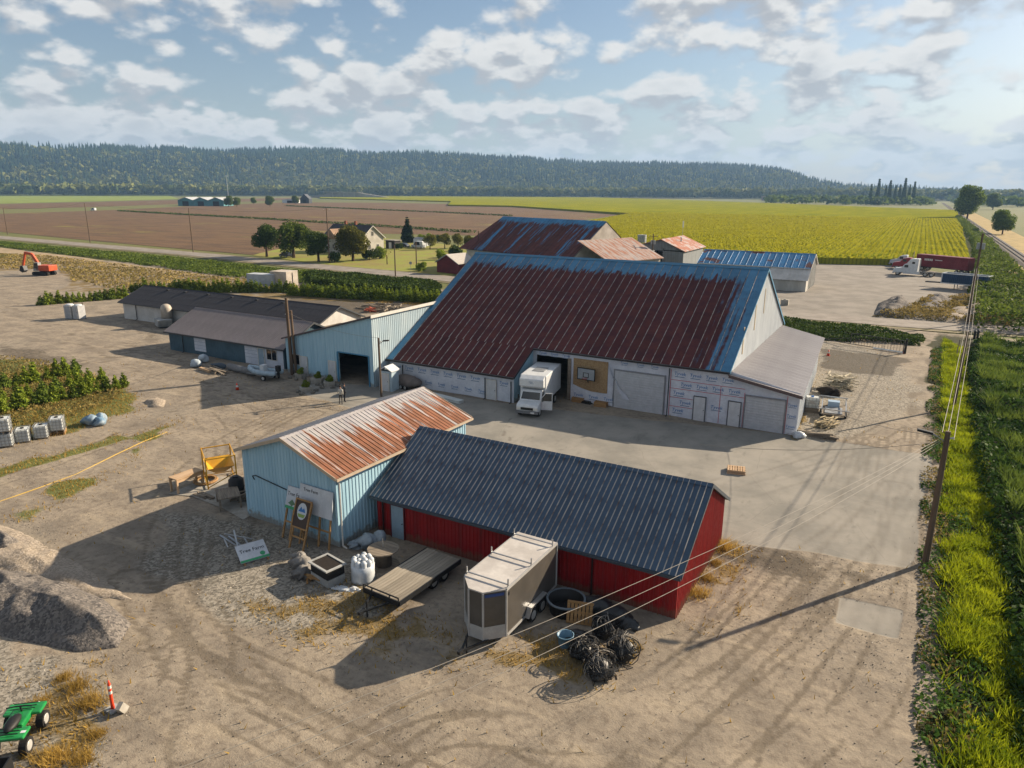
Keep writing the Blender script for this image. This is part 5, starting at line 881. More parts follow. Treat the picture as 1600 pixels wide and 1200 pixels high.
# ---- concrete pad with tables, barrel, steel frame
tag(sheet('concrete_pad', [(262, 772), (330, 744), (392, 745), (390, 806), (380, 812), (350, 795), (300, 775)], .05, concrete), 'pale concrete pad at the end of the blue shed', 'concrete pad')
bpy.data.objects['concrete_pad']['kind'] = 'structure'
def table(label, p, rz, w, d, h, mat):
    o = thing('work_table', label, 'table', p, rz); part('table_top', o, mat, lambda m: m.bx(-w / 2, w / 2, -d / 2, d / 2, h - .07, h))
    for sx in (-1, 1):
        for sy in (-1, 1): part('leg', o, mat, lambda m: m.cb((sx * (w / 2 - .07), sy * (d / 2 - .07), (h - .07) / 2), (.11, .11, h - .07)))
    part('apron', o, mat, lambda m: (m.bx(-w / 2, w / 2, -d / 2 + .03, -d / 2 + .07, h - .28, h - .08), m.bx(-w / 2, w / 2, d / 2 - .07, d / 2 - .03, h - .28, h - .08))); return o
ply = pm('plywood', '#bfa384', '#a98c6c', sc=1.5, rough=.8, stretch=(.4, 3, 1))
a_, b_ = G(270, 772), G(312, 756); table('long wooden work table in the sun at the pad\'s edge', ((a_ + b_) / 2 + Vector((0, .1, .05))), heading(a_, b_), (b_ - a_).length, .85, 1.0, ply)
p = G(352, 792); table('square wooden table standing in the shade of the blue shed', (p.x, p.y + .3, .05), R(-32), 1.7, 1.3, .8, oldwood)
p = G(371, 775); BR = thing('black_barrel', 'black plastic barrel between the tables on the concrete pad', 'barrel', (p.x, p.y, .05)); part('body', BR, blackp, lambda m: m.lathe([(.4, 0), (.47, .15), (.47, .55), (.5, .6), (.47, .65), (.46, 1.1), (.3, 1.25), (.1, 1.28)], 20), True); part('lid', BR, steel_dk, lambda m: m.lathe([(.2, 1.28), (.2, 1.34), (.05, 1.35)], 14))
yel = pm('yellow_paint', '#c99a2a', '#b3842a', sc=1, rough=.5); p = G(345, 752); YF_ = thing('yellow_steel_frame', 'yellow tubular steel hopper frame on the concrete pad', 'steel frame', (p.x, p.y, .05), R(-32))
for x, y in ((-1.2, -.9), (1.2, -.9), (-1.2, .9), (1.2, .9)): part('post', YF_, yel, lambda m: m.bar((x, y, 0), (x, y, 2.1), .08))
part('top_rail', YF_, yel, lambda m: [m.bar(a, b, .06) for a, b in (((-1.2, -.9, 2.05), (1.2, -.9, 2.05)), ((-1.2, .9, 2.05), (1.2, .9, 2.05)), ((-1.2, -.9, 2.05), (-1.2, .9, 2.05)), ((1.2, -.9, 2.05), (1.2, .9, 2.05)))])
part('hopper', YF_, yel, lambda m: m.add([(-1.15, -.85, 1.35), (1.15, -.85, 1.35), (1.15, .85, 1.35), (-1.15, .85, 1.35), (-.4, -.3, .75), (.4, -.3, .75), (.4, .3, .75), (-.4, .3, .75)], [(0, 1, 5, 4), (1, 2, 6, 5), (2, 3, 7, 6), (3, 0, 4, 7)]))
part('brace', YF_, yel, lambda m: [m.bar(a, b, .05) for a, b in (((-1.2, -.9, .1), (0, -.9, .8)), ((1.2, -.9, .1), (0, -.9, .8)), ((1.2, -.9, .1), (1.2, .9, .9)), ((-1.2, .9, .1), (1.2, .9, .1)), ((-1.2, -.9, .1), (-1.2, .9, .1)), ((1.2, -.9, .1), (-1.2, -.9, .1)))])
part('ring', YF_, wood, lambda m: m.lathe([(.75, .02), (.8, .1), (.75, .18), (.6, .18), (.6, .02)], 20, (-.3, -.9, 0), False))
sticks('stacked_boards', 'dark boards stacked against the blue shed wall', 'boards', G(388, 782), 8, 1.6, .25, .7, oldwood, 12, R(60), .15, .08); sticks('loose_boards', 'flat dark boards dropped on the concrete pad', 'boards', G(318, 778) + Vector((0, 0, .05)), 4, 1.3, .3, .1, oldwood, 13, R(-10), .2, .1)
# ---- intermediate bulk tanks, bags
tank_w = pm('tank_plastic', '#c9cdcc', '#b2b8b9', sc=1.2, rough=.45); cage = flat('cage_steel', '#9a9da0', .4, .6)
def pallet_into(o, z0=0., mat=None, w=1.2, d=1.0):
    q = MB(); [q.bx(-w / 2 + i * w / 7 + .01, -w / 2 + i * w / 7 + .13, -d / 2, d / 2, z0 + .1, z0 + .125) for i in range(7)]; me = None
    for i in range(7): part('slat', o, mat or wood, lambda m: m.bx(-w / 2 + i * w / 7 + .01, -w / 2 + i * w / 7 + .14, -d / 2, d / 2, z0 + .11, z0 + .135))
    for y in (-d / 2 + .05, 0, d / 2 - .05): part('runner', o, mat or wood, lambda m: m.bx(-w / 2, w / 2, y - .045, y + .045, z0, z0 + .11))
def ibc(label, p, rz, z=0., stacked=False, cap=None):
    o = thing('bulk_tank', label, 'tank', (p.x, p.y, z), rz, 'bulk liquid tanks'); pallet_into(o, 0, oldwood)
    bev(part('bottle', o, tank_w, lambda m: m.bx(-.54, .54, -.45, .45, .14, 1.08)), .08, 3)
    part('cage', o, cage, lambda m: [m.bar((x, y, .14), (x, y, 1.12), .025) for x in (-.58, -.29, 0, .29, .58) for y in (-.48, .48)] + [m.bar((x, y, .14), (x, y, 1.12), .025) for y in (-.24, 0, .24) for x in (-.58, .58)] + [m.bar(a, b, .025) for z_ in (.35, .6, .85, 1.12) for a, b in (((-.58, -.48, z_), (.58, -.48, z_)), ((-.58, .48, z_), (.58, .48, z_)), ((-.58, -.48, z_), (-.58, .48, z_)), ((.58, -.48, z_), (.58, .48, z_)))])
    part('cap', o, cap or blackp, lambda m: m.cyl((0, 0, 1.08), (0, 0, 1.16), .13, n=12)); part('label_plate', o, alum, lambda m: m.bx(-.2, .2, -.505, -.495, .55, .85)); return o
z1 = 1.16
ibc('lower caged white tank, topped by another one', G(12, 697), R(-36)); ibc('caged white tank stacked on top of another', G(11, 697), R(-32), z1); ibc('caged white tank next to the stacked pair', G(38, 690), R(-34)); ibc('caged white tank between two others in the row', G(67, 684), R(-38))
p = G(92, 678); PL0 = thing('timber_pallet', 'pair of wooden pallets under the end tank of the row', 'pallet', p, R(-36)); pallet_into(PL0); pallet_into(PL0, .15); ibc('end caged white tank of the row, raised on pallets', p, R(-36), .3)
p = G(143, 664); tag(part('sack_pile', None, pm('blue_sack', '#5f7f99', '#8b98a1', sc=1.2, rough=.6), lambda m: (m.lump((0, 0, .35), (.8, .6, .55), 31, .3, flat=.5), m.lump((.8, .25, .3), (.6, .5, .45), 32, .35, flat=.5), m.lump((.2, .7, .4), (.55, .5, .5), 33, .3, flat=.5)), True, p), 'blue and white sack heap past the row of tanks', 'sacks')
hosey = flat('hose_yellow', '#b99a48', .6); tag(part('yellow_hose', None, hosey, lambda m: m.tube([tuple(G(u, v) + Vector((0, 0, .06))) for u, v in ((-30, 795), (0, 785), (60, 764), (120, 742), (180, 712), (222, 692), (262, 676))], .035, 6)), 'thin yellow hose stretched across the dirt toward the tanks', 'hose')
# ---- gravel piles
def pile(name, label, px, h, mat, seed, res=56, cat='gravel pile', rid=.25, off=(0, 0)):
    poly = gp(px); c = poly.mean(0); lo = poly.min(0) - 1; hi = poly.max(0) + 1; X, Y = np.meshgrid(np.linspace(lo[0], hi[0], res), np.linspace(lo[1], hi[1], res)); P = np.stack([X.ravel(), Y.ravel()], 1)
    s = -sdf(P, poly); inr = max(s.max(), .1); t = np.clip(s / inr, -1, 1); z = h * np.clip(t, 0, 1) ** .85; z = z * (1 + (vnoise(P, 1.3, seed) - .5) * .5) + (vnoise(P, .5, seed + 1) - .5) * rid * np.clip(t * 3, 0, 1) - .25 * (t < 0) + .0
    i2 = np.arange(res * res).reshape(res, res); F = np.stack([i2[:-1, :-1], i2[:-1, 1:], i2[1:, 1:], i2[1:, :-1]], -1).reshape(-1, 4); V = np.column_stack([P - c, z]); keep = (z[F] > -.2).any(1)
    o = put(name, npmesh(name, V, F[keep], mat, smooth=True), None, (c[0], c[1], 0)); return tag(o, label, cat)
def gravm(name, c1, c2, c3):
    t = NT(name); v = t.world(); st = t.vor(v, 11); bwn = t.n('ShaderNodeRGBToBW'); t.l(st, bwn.inputs[0]); c = t.mix(t.ramp(bwn.outputs[0], .15, .85), col(c1), col(c2)); c = t.mix(t.ramp(t.noise(v, .9, 5, .6), .45, .7, 0, .7), c, col(c3)); t.base(c); t.p.inputs['Roughness'].default_value = .95
    t.bump(t.math('ADD', t.math('MULTIPLY', bwn.outputs[0], .6), t.noise(v, 5, 4, .7)), 1., .08); return t.mat
gm_d = gravm('dark_gravel', '#4d4a49', '#7b756f', '#5f5a55'); gm_s = gravm('sandy_spoil', '#857a6b', '#a5998a', '#91867a')
pile('gravel_pile', 'big dark gravel pile with raked flank beside the dirt track', [(-60, 905), (40, 893), (110, 912), (165, 938), (207, 975), (185, 1012), (120, 1020), (40, 1005), (-60, 985)], 1.3, gm_d, 3, 110, rid=.3)
pile('spoil_bank', 'tan sandy spoil bank running up to the dark gravel pile', [(-70, 800), (30, 828), (100, 862), (210, 938), (120, 935), (30, 905), (-70, 900)], .5, gm_s, 5, cat='spoil bank'); pile('gravel_pile', 'little dark gravel mound on the tan spoil bank', [(-14, 842), (16, 836), (37, 850), (22, 868), (-14, 872)], .9, gm_d, 7)
pile('soil_mound', 'small scraped soil mound in the dirt turning area', [(222, 630), (243, 620), (262, 626), (258, 637), (232, 638)], .35, gm_s, 9, 24, 'soil mound')
# ---- delineator post, block, quad bike with tipping trailer
orange = flat('safety_orange', '#d9421f', .5); refl = flat('reflective_white', '#d5d3cd', .4); p = G(177, 1110)
DP = thing('delineator_post', 'orange delineator post with two white bands on a pale base', 'delineator', (p.x, p.y, .03)); part('tube', DP, orange, lambda m: m.lathe([(.075, .06), (.06, .3), (.055, 1.15), (.03, 1.2), (.03, 1.28)], 12), True)
for z in (.72, .95): part('band', DP, refl, lambda m: m.cyl((0, 0, z), (0, 0, z + .12), .066, n=12))
part('base', DP, pm('dirty_white', '#a9aaa8', '#8d8e8c', sc=1.5, rough=.7), lambda m: m.bx(-.22, .22, -.22, .22, 0, .07)); p = G(194, 1110); tag(part('concrete_block', None, concrete, lambda m: m.prism([(-.14, 0), (.14, 0), (.09, .4), (-.09, .4)], -.15, .15, 'y'), False, (p.x, p.y, .02), (R(30), 0, R(20))), 'tipped concrete footing block beside the orange delineator', 'concrete block')
grn = pm('bike_green', '#1f8a45', '#187539', sc=1, rough=.3, spec=.6); p = G(30, 1160); QB = thing('quad_bike', 'green quad bike hitched to a black tipping trailer', 'quad bike', (p.x, p.y, .02), R(40))
bev(part('body', QB, grn, lambda m: (m.bx(-.32, .32, -.2, .75, .62, .86), m.bx(-.62, .62, .45, 1.05, .7, .82), m.bx(-.62, .62, -.85, -.25, .72, .84))), .05); part('seat', QB, blackp, lambda m: m.lump((0, -.15, .92), (.22, .5, .14), 2, .05), True)
part('handlebar', QB, steel_dk, lambda m: (m.tube([(-.42, .42, 1.12), (-.15, .5, 1.1), (.15, .5, 1.1), (.42, .42, 1.12)], .025), m.cyl((0, .55, .8), (0, .48, 1.1), .03))); part('rack', QB, steel_dk, lambda m: [m.bar((-.4, y, .9), (.4, y, .9), .025) for y in (.6, .75, .9, -.4, -.55, -.7)])
for s in (-1, 1):
    part('headlight', QB, lamp, lambda m: m.cyl((s * .3, 1.04, .72), (s * .3, 1.08, .72), .08, n=10)); part('fender_patch', QB, carw, lambda m: m.bx(s * .5 - .08, s * .5 + .08, -.62, -.5, .842, .848))
    for y in (-.6, .72): wheel(QB, (s * .52, y, .3), .3, .24)
p = QB.matrix_basis @ Vector((0, -2.15, 0)); DT = thing('tipping_trailer', 'black steel tipping trailer behind the green quad bike', 'trailer', (p.x, p.y - .2, .02), R(40)); part('bed', DT, steel_dk, lambda m: (m.bx(-.75, .75, -1.4, .5, .42, .48), m.bx(-.8, -.75, -1.4, .55, .42, .9), m.bx(.75, .8, -1.4, .55, .42, .9), m.bx(-.75, .75, .5, .55, .42, .9)))
part('bed_liner', DT, pm('ribbed_tan', '#a7957a', '#8d7c64', sc=2, rough=.8), lambda m: [m.bx(-.7 + i * .1, -.63 + i * .1, -1.35, .3, .48, .51) for i in range(14)]); part('drawbar', DT, steel_dk, lambda m: m.bar((0, .55, .45), (0, 1.2, .45), .08)); [wheel(DT, (s * .9, -.4, .3), .3, .2) for s in (-1, 1)]
# ---- heaps by the red shed
def hose_bundle(label, p, r, seed):
    q = random.Random(seed); o = thing('hose_bundle', label, 'hose bundle', p, q.uniform(0, 3), 'bundles of old irrigation hose'); m = MB(); m2 = MB()
    for k in range(46):
        tl = Matrix.Rotation(q.uniform(-.9, .9), 3, 'X') @ Matrix.Rotation(q.uniform(-.9, .9), 3, 'Y') if k % 3 else Matrix.Rotation(R(90) + q.uniform(-.4, .4), 3, 'X') @ Matrix.Rotation(q.uniform(0, 3), 3, 'Y'); rr = r * q.uniform(.55, 1.0); c = Vector((q.uniform(-.15, .15), q.uniform(-.15, .15), r * .75 + q.uniform(-.2, .25)))
        pts = [c + tl @ Vector((rr * math.cos(t * .449), rr * math.sin(t * .449) * .8, .06 * math.sin(t))) for t in range(q.choice((15, 11, 8, 6)))]; pts = [Vector((a.x, a.y, max(a.z, .03))) for a in pts]; (m if k % 6 else m2).tube(pts, .012 + .006 * (k % 3), 5)
    part('core', o, pm('black_tarp', '#232527', '#34373a', sc=2, rough=.5, spec=.5), lambda z_: z_.lump((0, 0, r * .5), (r * .8, r * .75, r * .7), seed, .3, flat=.4), True); m.build('hose_coils', blackp, o); m2.build('pale_strap', flat('strap_grey', '#8f8a82', .7), o); return o
hose_bundle('netted black hose bundle, foremost on the dry grass', G(936, 1058), .75, 1); hose_bundle('netted black hose bundle nearest the red shed\'s corner', G(972, 1028), .75, 2); hose_bundle('loose black hose bundle in the shade behind the netted ones', G(910, 1028), .62, 3); hose_bundle('black hose bundle lying among the dark tarps by the wall', G(945, 995), .6, 4)
for i, (u, v, sx, sy, sz, lb) in enumerate(((930, 958, 1.0, .8, .6, 'black tarp mound against the red wall'), (965, 968, .9, .7, .5, 'low black plastic mound near the red shed corner'), (900, 1000, .8, .5, .3, 'flattened black plastic beside the pallet'))): tag(part('tarp_mound', None, pm('black_tarp', '#232527', '#34373a', sc=2, rough=.5, spec=.5), lambda m: (m.lump((0, 0, sz * .35), (sx, sy, sz), 41 + i, .35, 16, 9, .5), m.lump((sx * .6, -.3, sz * .25), (sx * .6, sy * .6, sz * .7), 51 + i, .4, 14, 8, .5)), True, G(u, v)), lb, 'tarp')
p = G(884, 955); RT_ = thing('stock_trough', 'round black stock trough with grey rim by the red shed', 'trough', p); part('wall', RT_, blackp, lambda m: m.lathe([(.75, 0), (.86, .62), (.9, .62), (.9, .68), (.82, .68), (.72, .08)], 22, (0, 0, 0), False), True); part('rim', RT_, flat('rim_grey', '#6f7a82', .5), lambda m: m.lathe([(.83, .64), (.93, .64), (.93, .7), (.83, .7), (.83, .64)], 22, (0, 0, 0), False)); part('bottom', RT_, blackp, lambda m: m.cyl((0, 0, .05), (0, 0, .08), .74, n=18))
p = G(906, 972); PE = thing('timber_pallet', 'wooden pallet propped on its edge beside the stock trough', 'pallet', (p.x, p.y, .5), R(20)); pallet_into(PE); PE.rotation_euler = (R(72), 0, R(15))
p = G(883, 1008); BU = thing('blue_bucket', 'faded blue bucket among the black hose', 'bucket', p); part('pail', BU, pm('bucket_blue', '#6d8fa6', '#58788e', sc=2, rough=.5), lambda m: m.lathe([(.28, 0), (.36, .5), (.38, .5), (.38, .54), (.34, .54), (.27, .05)], 16, (0, 0, 0), False), True); part('bottom', BU, blackp, lambda m: m.cyl((0, 0, .04), (0, 0, .07), .28, n=14)); part('bail', BU, steel_dk, lambda m: m.tube([(-.36, 0, .5), (-.25, .1, .75), (.25, .1, .75), (.36, 0, .5)], .012))
# ---- along the barn: hoop, pallets, pipes, cabinet, covered boat
p = G(917, 630); BH = thing('basketball_hoop', 'portable basketball hoop with clear backboard before the strand board', 'basketball hoop', p, R(-4)); part('base', BH, blackp, lambda m: m.prism([(-.5, 0), (.5, 0), (.35, .25), (-.35, .25)], -.3, .6, 'y')); part('pole', BH, steel_dk, lambda m: m.tube([(0, .25, .2), (0, .2, 1.9), (0, -.3, 2.6)], .05, 8)); part('backboard', BH, pm('clear_board', '#9aa0a4', '#878e94', sc=1, rough=.2), lambda m: m.bx(-.85, .85, -.38, -.34, 2.35, 3.35))
part('board_frame', BH, blackp, lambda m: (m.bx(-.9, .9, -.4, -.32, 2.3, 2.36), m.bx(-.9, .9, -.4, -.32, 3.34, 3.4), m.bx(-.9, -.84, -.4, -.32, 2.36, 3.34), m.bx(.84, .9, -.4, -.32, 2.36, 3.34), m.bx(-.28, .28, -.41, -.385, 2.55, 2.59), m.bx(-.28, .28, -.41, -.385, 2.95, 2.99), m.bx(-.28, -.24, -.41, -.385, 2.59, 2.95), m.bx(.24, .28, -.41, -.385, 2.59, 2.95))); part('rim', BH, orange, lambda m: m.tube([(.23 * math.cos(k * .524), -.63 + .23 * math.sin(k * .524), 2.5) for k in range(13)], .014, 5))
for u, v, lb in ((905, 627, 'low pallet stack left of the basketball hoop under the strand board'), (940, 634, 'pallet stack right of the basketball hoop with timber on it')):
    p = G(u, v); o = thing('pallet_stack', lb, 'pallets', p, R(3)); [pallet_into(o, k * .15, wood) for k in range(3)]
p = G(1150, 738); o = thing('timber_pallet', 'single wooden pallet lying alone on the pale asphalt', 'pallet', (p.x, p.y, .03), R(12)); pallet_into(o, 0, ply, 1.25, 1.05); pallet_into(o, .15, ply, 1.2, 1.0)
p = G(694, 624); o = thing('pipe_bundle', 'bundle of white plastic pipes on the ground before the wrapped wall', 'pipes', p, R(-10)); [part('pipe', o, tank_w, lambda m: m.cyl((-2.2, k % 4 * .17 - .25, .1 + .16 * (k // 4)), (2.2, k % 4 * .17 - .25, .1 + .16 * (k // 4)), .075, n=8)) for k in range(8)]
p = G(597, 609); o = thing('site_cabinet', 'small white portable shed with pitched roof between workshop and barn', 'cabinet', (p.x + .6, p.y + .4, 0), R(3)); part('wall', o, pm('cabinet_white', '#a9bcc6', '#97abb6', sc=1, rough=.6), lambda m: m.bx(-.75, .75, -.6, .6, 0, 2.0)); part('roof', o, carw, lambda m: m.prism([(-.85, 1.98), (0, 2.4), (.85, 1.98), (.85, 2.05), (0, 2.5), (-.85, 2.05)], -.7, .7, 'y')); door(o, -.4, -.61, .8, 1.75)
p = G(637, 607); o = thing('covered_boat', 'boat under a brown cover parked by the wrapped barn wall', 'boat', p, R(-8)); part('cover', o, pm('brown_canvas', '#6f6662', '#5c5552', sc=1.5, rough=.8), lambda m: m.lump((0, 0, .75), (1.9, .85, .65), 61, .1, 18, 9, .35), True); part('hull', o, steel_dk, lambda m: m.lump((0, 0, .55), (1.8, .75, .35), 62, .05, 16, 8, .2), True); [wheel(o, (x, -.6, .25), .25, .16, 'y') for x in (-.3, .3)]
# ---- small things by the workshop
def person(label, p, rz, shirt, pants, arm=0.):
    o = thing('person', label, 'person', p, rz); vs = [(0, 0, .95), (0, .02, 1.2), (0, 0, 1.42), (0, 0, 1.52), (0, -.02, 1.66), (.1, 0, .9), (.12, -.02, .5), (.13, .03, .08), (.13, -.12, .04), (-.1, 0, .9), (-.12, .03, .5), (-.12, .06, .08), (-.12, -.1, .04), (.19, 0, 1.4), (.25, .03, 1.12), (.22, -.1 - arm, .92 + arm), (-.19, 0, 1.4), (-.25, .03, 1.12), (-.23, -.08, .9)]
    ed = [(0, 1), (1, 2), (2, 3), (3, 4), (0, 5), (5, 6), (6, 7), (7, 8), (0, 9), (9, 10), (10, 11), (11, 12), (2, 13), (13, 14), (14, 15), (2, 16), (16, 17), (17, 18)]; rad = [.15, .15, .15, .06, .1, .09, .065, .05, .045, .09, .065, .05, .045, .065, .05, .038, .065, .05, .038]
    me = bpy.data.meshes.new('body'); me.from_pydata(vs, ed, []); bo = put('body', me, o); sk = bo.modifiers.new('skin', 'SKIN'); me.skin_vertices[0].data[0].use_root = True
    for v_, r_ in zip(me.skin_vertices[0].data, rad): v_.radius = (r_, r_ * .8)
    bo.modifiers.new('sub', 'SUBSURF').levels = 1; bo.modifiers['sub'].render_levels = 2
    t = NT('figure_' + shirt[1:]); sp = t.n('ShaderNodeSeparateXYZ'); t.l(t.coord(), sp.inputs[0]); t.base(t.mix(t.ramp(sp.outputs[2], 1.5, 1.53), t.mix(t.ramp(sp.outputs[2], .95, .98), col(pants), col(shirt)), srgb('#9a6f58'))); me.materials.append(t.mat)
    part('hair', o, flat('hair_dark', '#2a211c', .8), lambda m: m.lump((0, .015, 1.74), (.105, .12, .08), 3, .03, 10, 6), True); return o
pp = G(533, 632); person('person in a pale grey shirt and dark trousers standing in the yard', pp, R(200), '#a7a59e', '#3a3836', .1); pp = G(539, 628); person('person in dark clothes standing beside the one in grey', pp, R(150), '#2d2e33', '#26272b')
for i, (u, v, s, lb) in enumerate(((470, 590, .45, 'stone planter tub by the workshop window'), (497, 598, .55, 'pile of stone blocks near the workshop door'), (515, 603, .5, 'row of stones edging the workshop path'), (478, 612, .5, 'stone block with pale stones in the shaded yard'))):
    o = thing('stone_planter', lb, 'planter', G(u, v), R(20 * i)); part('tub', o, concrete, lambda m: m.prism([(-s, 0), (s, 0), (s * 1.1, s), (-s * 1.1, s)], -s * .8, s * .8, 'y')); [part('stone', o, pm('field_stone', '#7d7970', '#66625b', sc=2, rough=.9), lambda m: m.lump((.9 * math.cos(k * 1.3), .7 * math.sin(k * 1.3) - .4, .12), (.25, .2, .18), k + i * 7, .25, 8, 5, .4), True) for k in range(5)]; put('plant', CROWN['shrub2'][0], o, (0, 0, s * .8), scale=(.28, .28, .28))
# inflatable boat on its trailer, sacks and boards along the grey shed
p = G(414, 592); IB = thing('inflatable_boat', 'pale inflatable boat with outboard motor on a small trailer', 'boat', p, R(6)); ribm = pm('hypalon', '#a3b6c2', '#8fa3b0', sc=1.5, rough=.5)
def tubeb(m):
    pts = [(1.7, -.62, .85), (.6, -.68, .8), (-.8, -.62, .85), (-1.6, -.3, 1.02), (-1.85, 0, 1.1), (-1.6, .3, 1.02), (-.8, .62, .85), (.6, .68, .8), (1.7, .62, .85)]; m.tube(pts, .24, 10); [m.lump(q_, (.25, .25, .25), 1, 0, 10, 6) for q_ in pts]
part('tubes', IB, ribm, tubeb, True); part('hull', IB, flat('hull_grey', '#8b9298', .5), lambda m: m.prism([(-1.5, .7), (1.6, .55), (1.6, .8), (-1.5, .9)], -.5, .5, 'y')); part('console', IB, carw, lambda m: m.bx(-.3, .2, -.3, .3, .8, 1.5)); part('outboard_motor', IB, blackp, lambda m: (m.bx(1.65, 2.05, -.2, .2, 1.0, 1.6), m.bx(1.75, 1.95, -.08, .08, .3, 1.0))); part('trailer_frame', IB, galv, lambda m: (m.bar((-2.4, 0, .4), (1.6, -.5, .45), .08), m.bar((-2.4, 0, .4), (1.6, .5, .45), .08))); [wheel(IB, (.5, s * .75, .28), .28, .16, 'y') for s in (-1, 1)]
for i, (u, v, sx, sz, lb, c1, c2) in enumerate(((306, 573, .8, .7, 'white bulk sack slumped before the slate wall', '#a9b4bc', '#8f9ba5'), (318, 566, .7, .75, 'white bulk sack leaning on the sheathing patch', '#b0bac1', '#97a2ab'), (343, 574, 1.2, .4, 'dark tarp covered heap among boards by the grey shed', '#4a5560', '#36404a'))): tag(part('bulk_sack', None, pm('sack%d' % i, c1, c2, sc=1.5, rough=.7), lambda m: m.lump((0, 0, sz * .5), (sx, .6, sz * .75), 70 + i, .28, 14, 8, .4), True, G(u, v)), lb, 'sack')
p = G(378, 583); o = thing('fabric_roll', 'long grey rolled fabric lying along the grey shed', 'roll', p, R(-6)); part('roll', o, pm('felt_grey', '#7f7f80', '#6a6a6c', sc=1.5, rough=.9), lambda m: m.cyl((-2.2, 0, .4), (2.2, 0, .4), .38, n=14), True); part('cradle', o, oldwood, lambda m: (m.bx(-1.5, -1.3, -.5, .5, 0, .08), m.bx(1.3, 1.5, -.5, .5, 0, .08)))
sticks('board_pile', 'weathered boards spread on the ground before the grey shed', 'boards', G(340, 582), 12, 3.0, .9, .3, oldwood, 21, R(-12), .25, .12); sticks('tan_boards', 'tan plywood offcut by the white sacks', 'boards', G(322, 580), 3, 2.2, .15, .2, ply, 22, R(-15), .1, .25)
def cone(label, p): o = thing('traffic_cone', label, 'cone', p, 0, 'orange cones'); part('cone', o, orange, lambda m: m.lathe([(.17, .04), (.04, .75)], 12), True); part('base', o, orange, lambda m: m.bx(-.2, .2, -.2, .2, 0, .04)); part('band', o, refl, lambda m: m.lathe([(.118, .35), (.088, .52)], 12)); return o
cone('orange cone alone in the shaded yard before the boat', G(371, 610)); cone('orange cone at the hinge end of the gate', G(1294, 556)); cone('orange cone at the latch post of the gate', G(1413, 553))
# ---- yard left: toilets, dish, excavator, containers
def toilet(label, p, rz): o = thing('portable_toilet', label, 'toilet', p, rz, 'portable toilets'); part('cabin', o, pm('toilet_grey', '#b3b4b6', '#9c9ea1', sc=1, rough=.5), lambda m: m.bx(-.58, .58, -.58, .58, .1, 2.1)); part('roof', o, carw, lambda m: m.lump((0, 0, 2.08), (.62, .62, .22), 1, 0, 12, 6, .9), True); door(o, -.4, -.6, .8, 1.8, 0, .15, flat('toilet_door', '#9fa3a8', .5)); part('skid', o, blackp, lambda m: m.bx(-.6, .6, -.6, .6, 0, .1)); part('vent_pipe', o, blackp, lambda m: m.cyl((.4, .4, 2.1), (.4, .4, 2.5), .05, n=8)); return o
p = G(112, 498); toilet('grey portable toilet, the one turned away from the road', p, R(25)); toilet('grey portable toilet next to its turned twin', p + Vector((1.5, .4, 0)), R(8))
p = G(256, 511); o = thing('loader_bin', 'pale tipped skip with rounded hood at the grey shed end', 'skip', p, R(-25)); part('bin', o, pm('dirty_white', '#a9aaa8', '#8d8e8c', sc=1.5, rough=.7), lambda m: m.prism([(-1.2, .2), (1.0, .2), (1.6, 1.2), (-1.4, 1.2)], -.9, .9, 'y')); part('hood', o, pm('hood_tan', '#b1a89b', '#968d80', sc=1, rough=.6), lambda m: m.lathe([(.75, 1.2), (.75, 2.6), (.6, 3.0), (.3, 3.2)], 14, (-.2, .6, 0)), True); part('legs', o, steel_dk, lambda m: m.bx(-1, 1, -.7, .7, 0, .2))
p = G(70, 430); EX = thing('excavator', 'orange tracked excavator with folded boom on the sand yard', 'excavator', p, R(20)); exo = pm('excavator_orange', '#c0532f', '#a34528', sc=.8, rough=.45)
for s in (-1, 1): part('track', EX, rubber, lambda m: m.prism([(-2.0, .25), (-1.6, 0), (1.6, 0), (2.0, .25), (2.0, .65), (1.6, .9), (-1.6, .9), (-2.0, .65)], s * 1.0 - .3, s * 1.0 + .3, 'y'))
part('undercarriage', EX, steel_dk, lambda m: (m.bx(-1, 1, -.7, .7, .4, .8), m.cyl((0, 0, .8), (0, 0, 1.05), .7, n=16))); bev(part('body', EX, exo, lambda m: m.bx(-.9, 2.4, -1.25, 1.25, 1.05, 2.3)), .1); cb_ = part('cab', EX, flat('cab_grey', '#8c8f90', .4), lambda m: m.prism([(-1.6, 1.05), (-.2, 1.05), (-.2, 2.9), (-1.2, 2.9)], -1.25, -.3, 'y')); part('window', cb_, cglass, lambda m: (m.prism([(-1.42, 1.6), (-.3, 1.6), (-.3, 2.75), (-1.2, 2.75)], -1.27, -1.255, 'y'), m.add([(-1.5, -1.15, 1.5), (-1.5, -.4, 1.5), (-1.24, -.4, 2.8), (-1.24, -1.15, 2.8)], [(3, 2, 1, 0)])))
part('boom', EX, exo, lambda m: (m.bar((-.8, .2, 1.6), (-2.6, .2, 4.6), .45, .6), m.bar((-2.6, .2, 4.6), (-4.4, .2, 4.9), .4, .5))); part('stick', EX, exo, lambda m: m.bar((-4.2, .2, 5.0), (-5.3, .2, 2.0), .32, .4)); part('ram', EX, alum, lambda m: (m.bar((-.9, .2, 1.4), (-2.4, .2, 3.6), .14), m.bar((-2.8, .2, 5.1), (-4.2, .2, 5.3), .12))); part('bucket', EX, steel_dk, lambda m: m.prism([(-5.6, 2.0), (-5.0, 2.0), (-4.7, 1.0), (-5.3, .5), (-6.0, .9)], -.35, .75, 'y'))
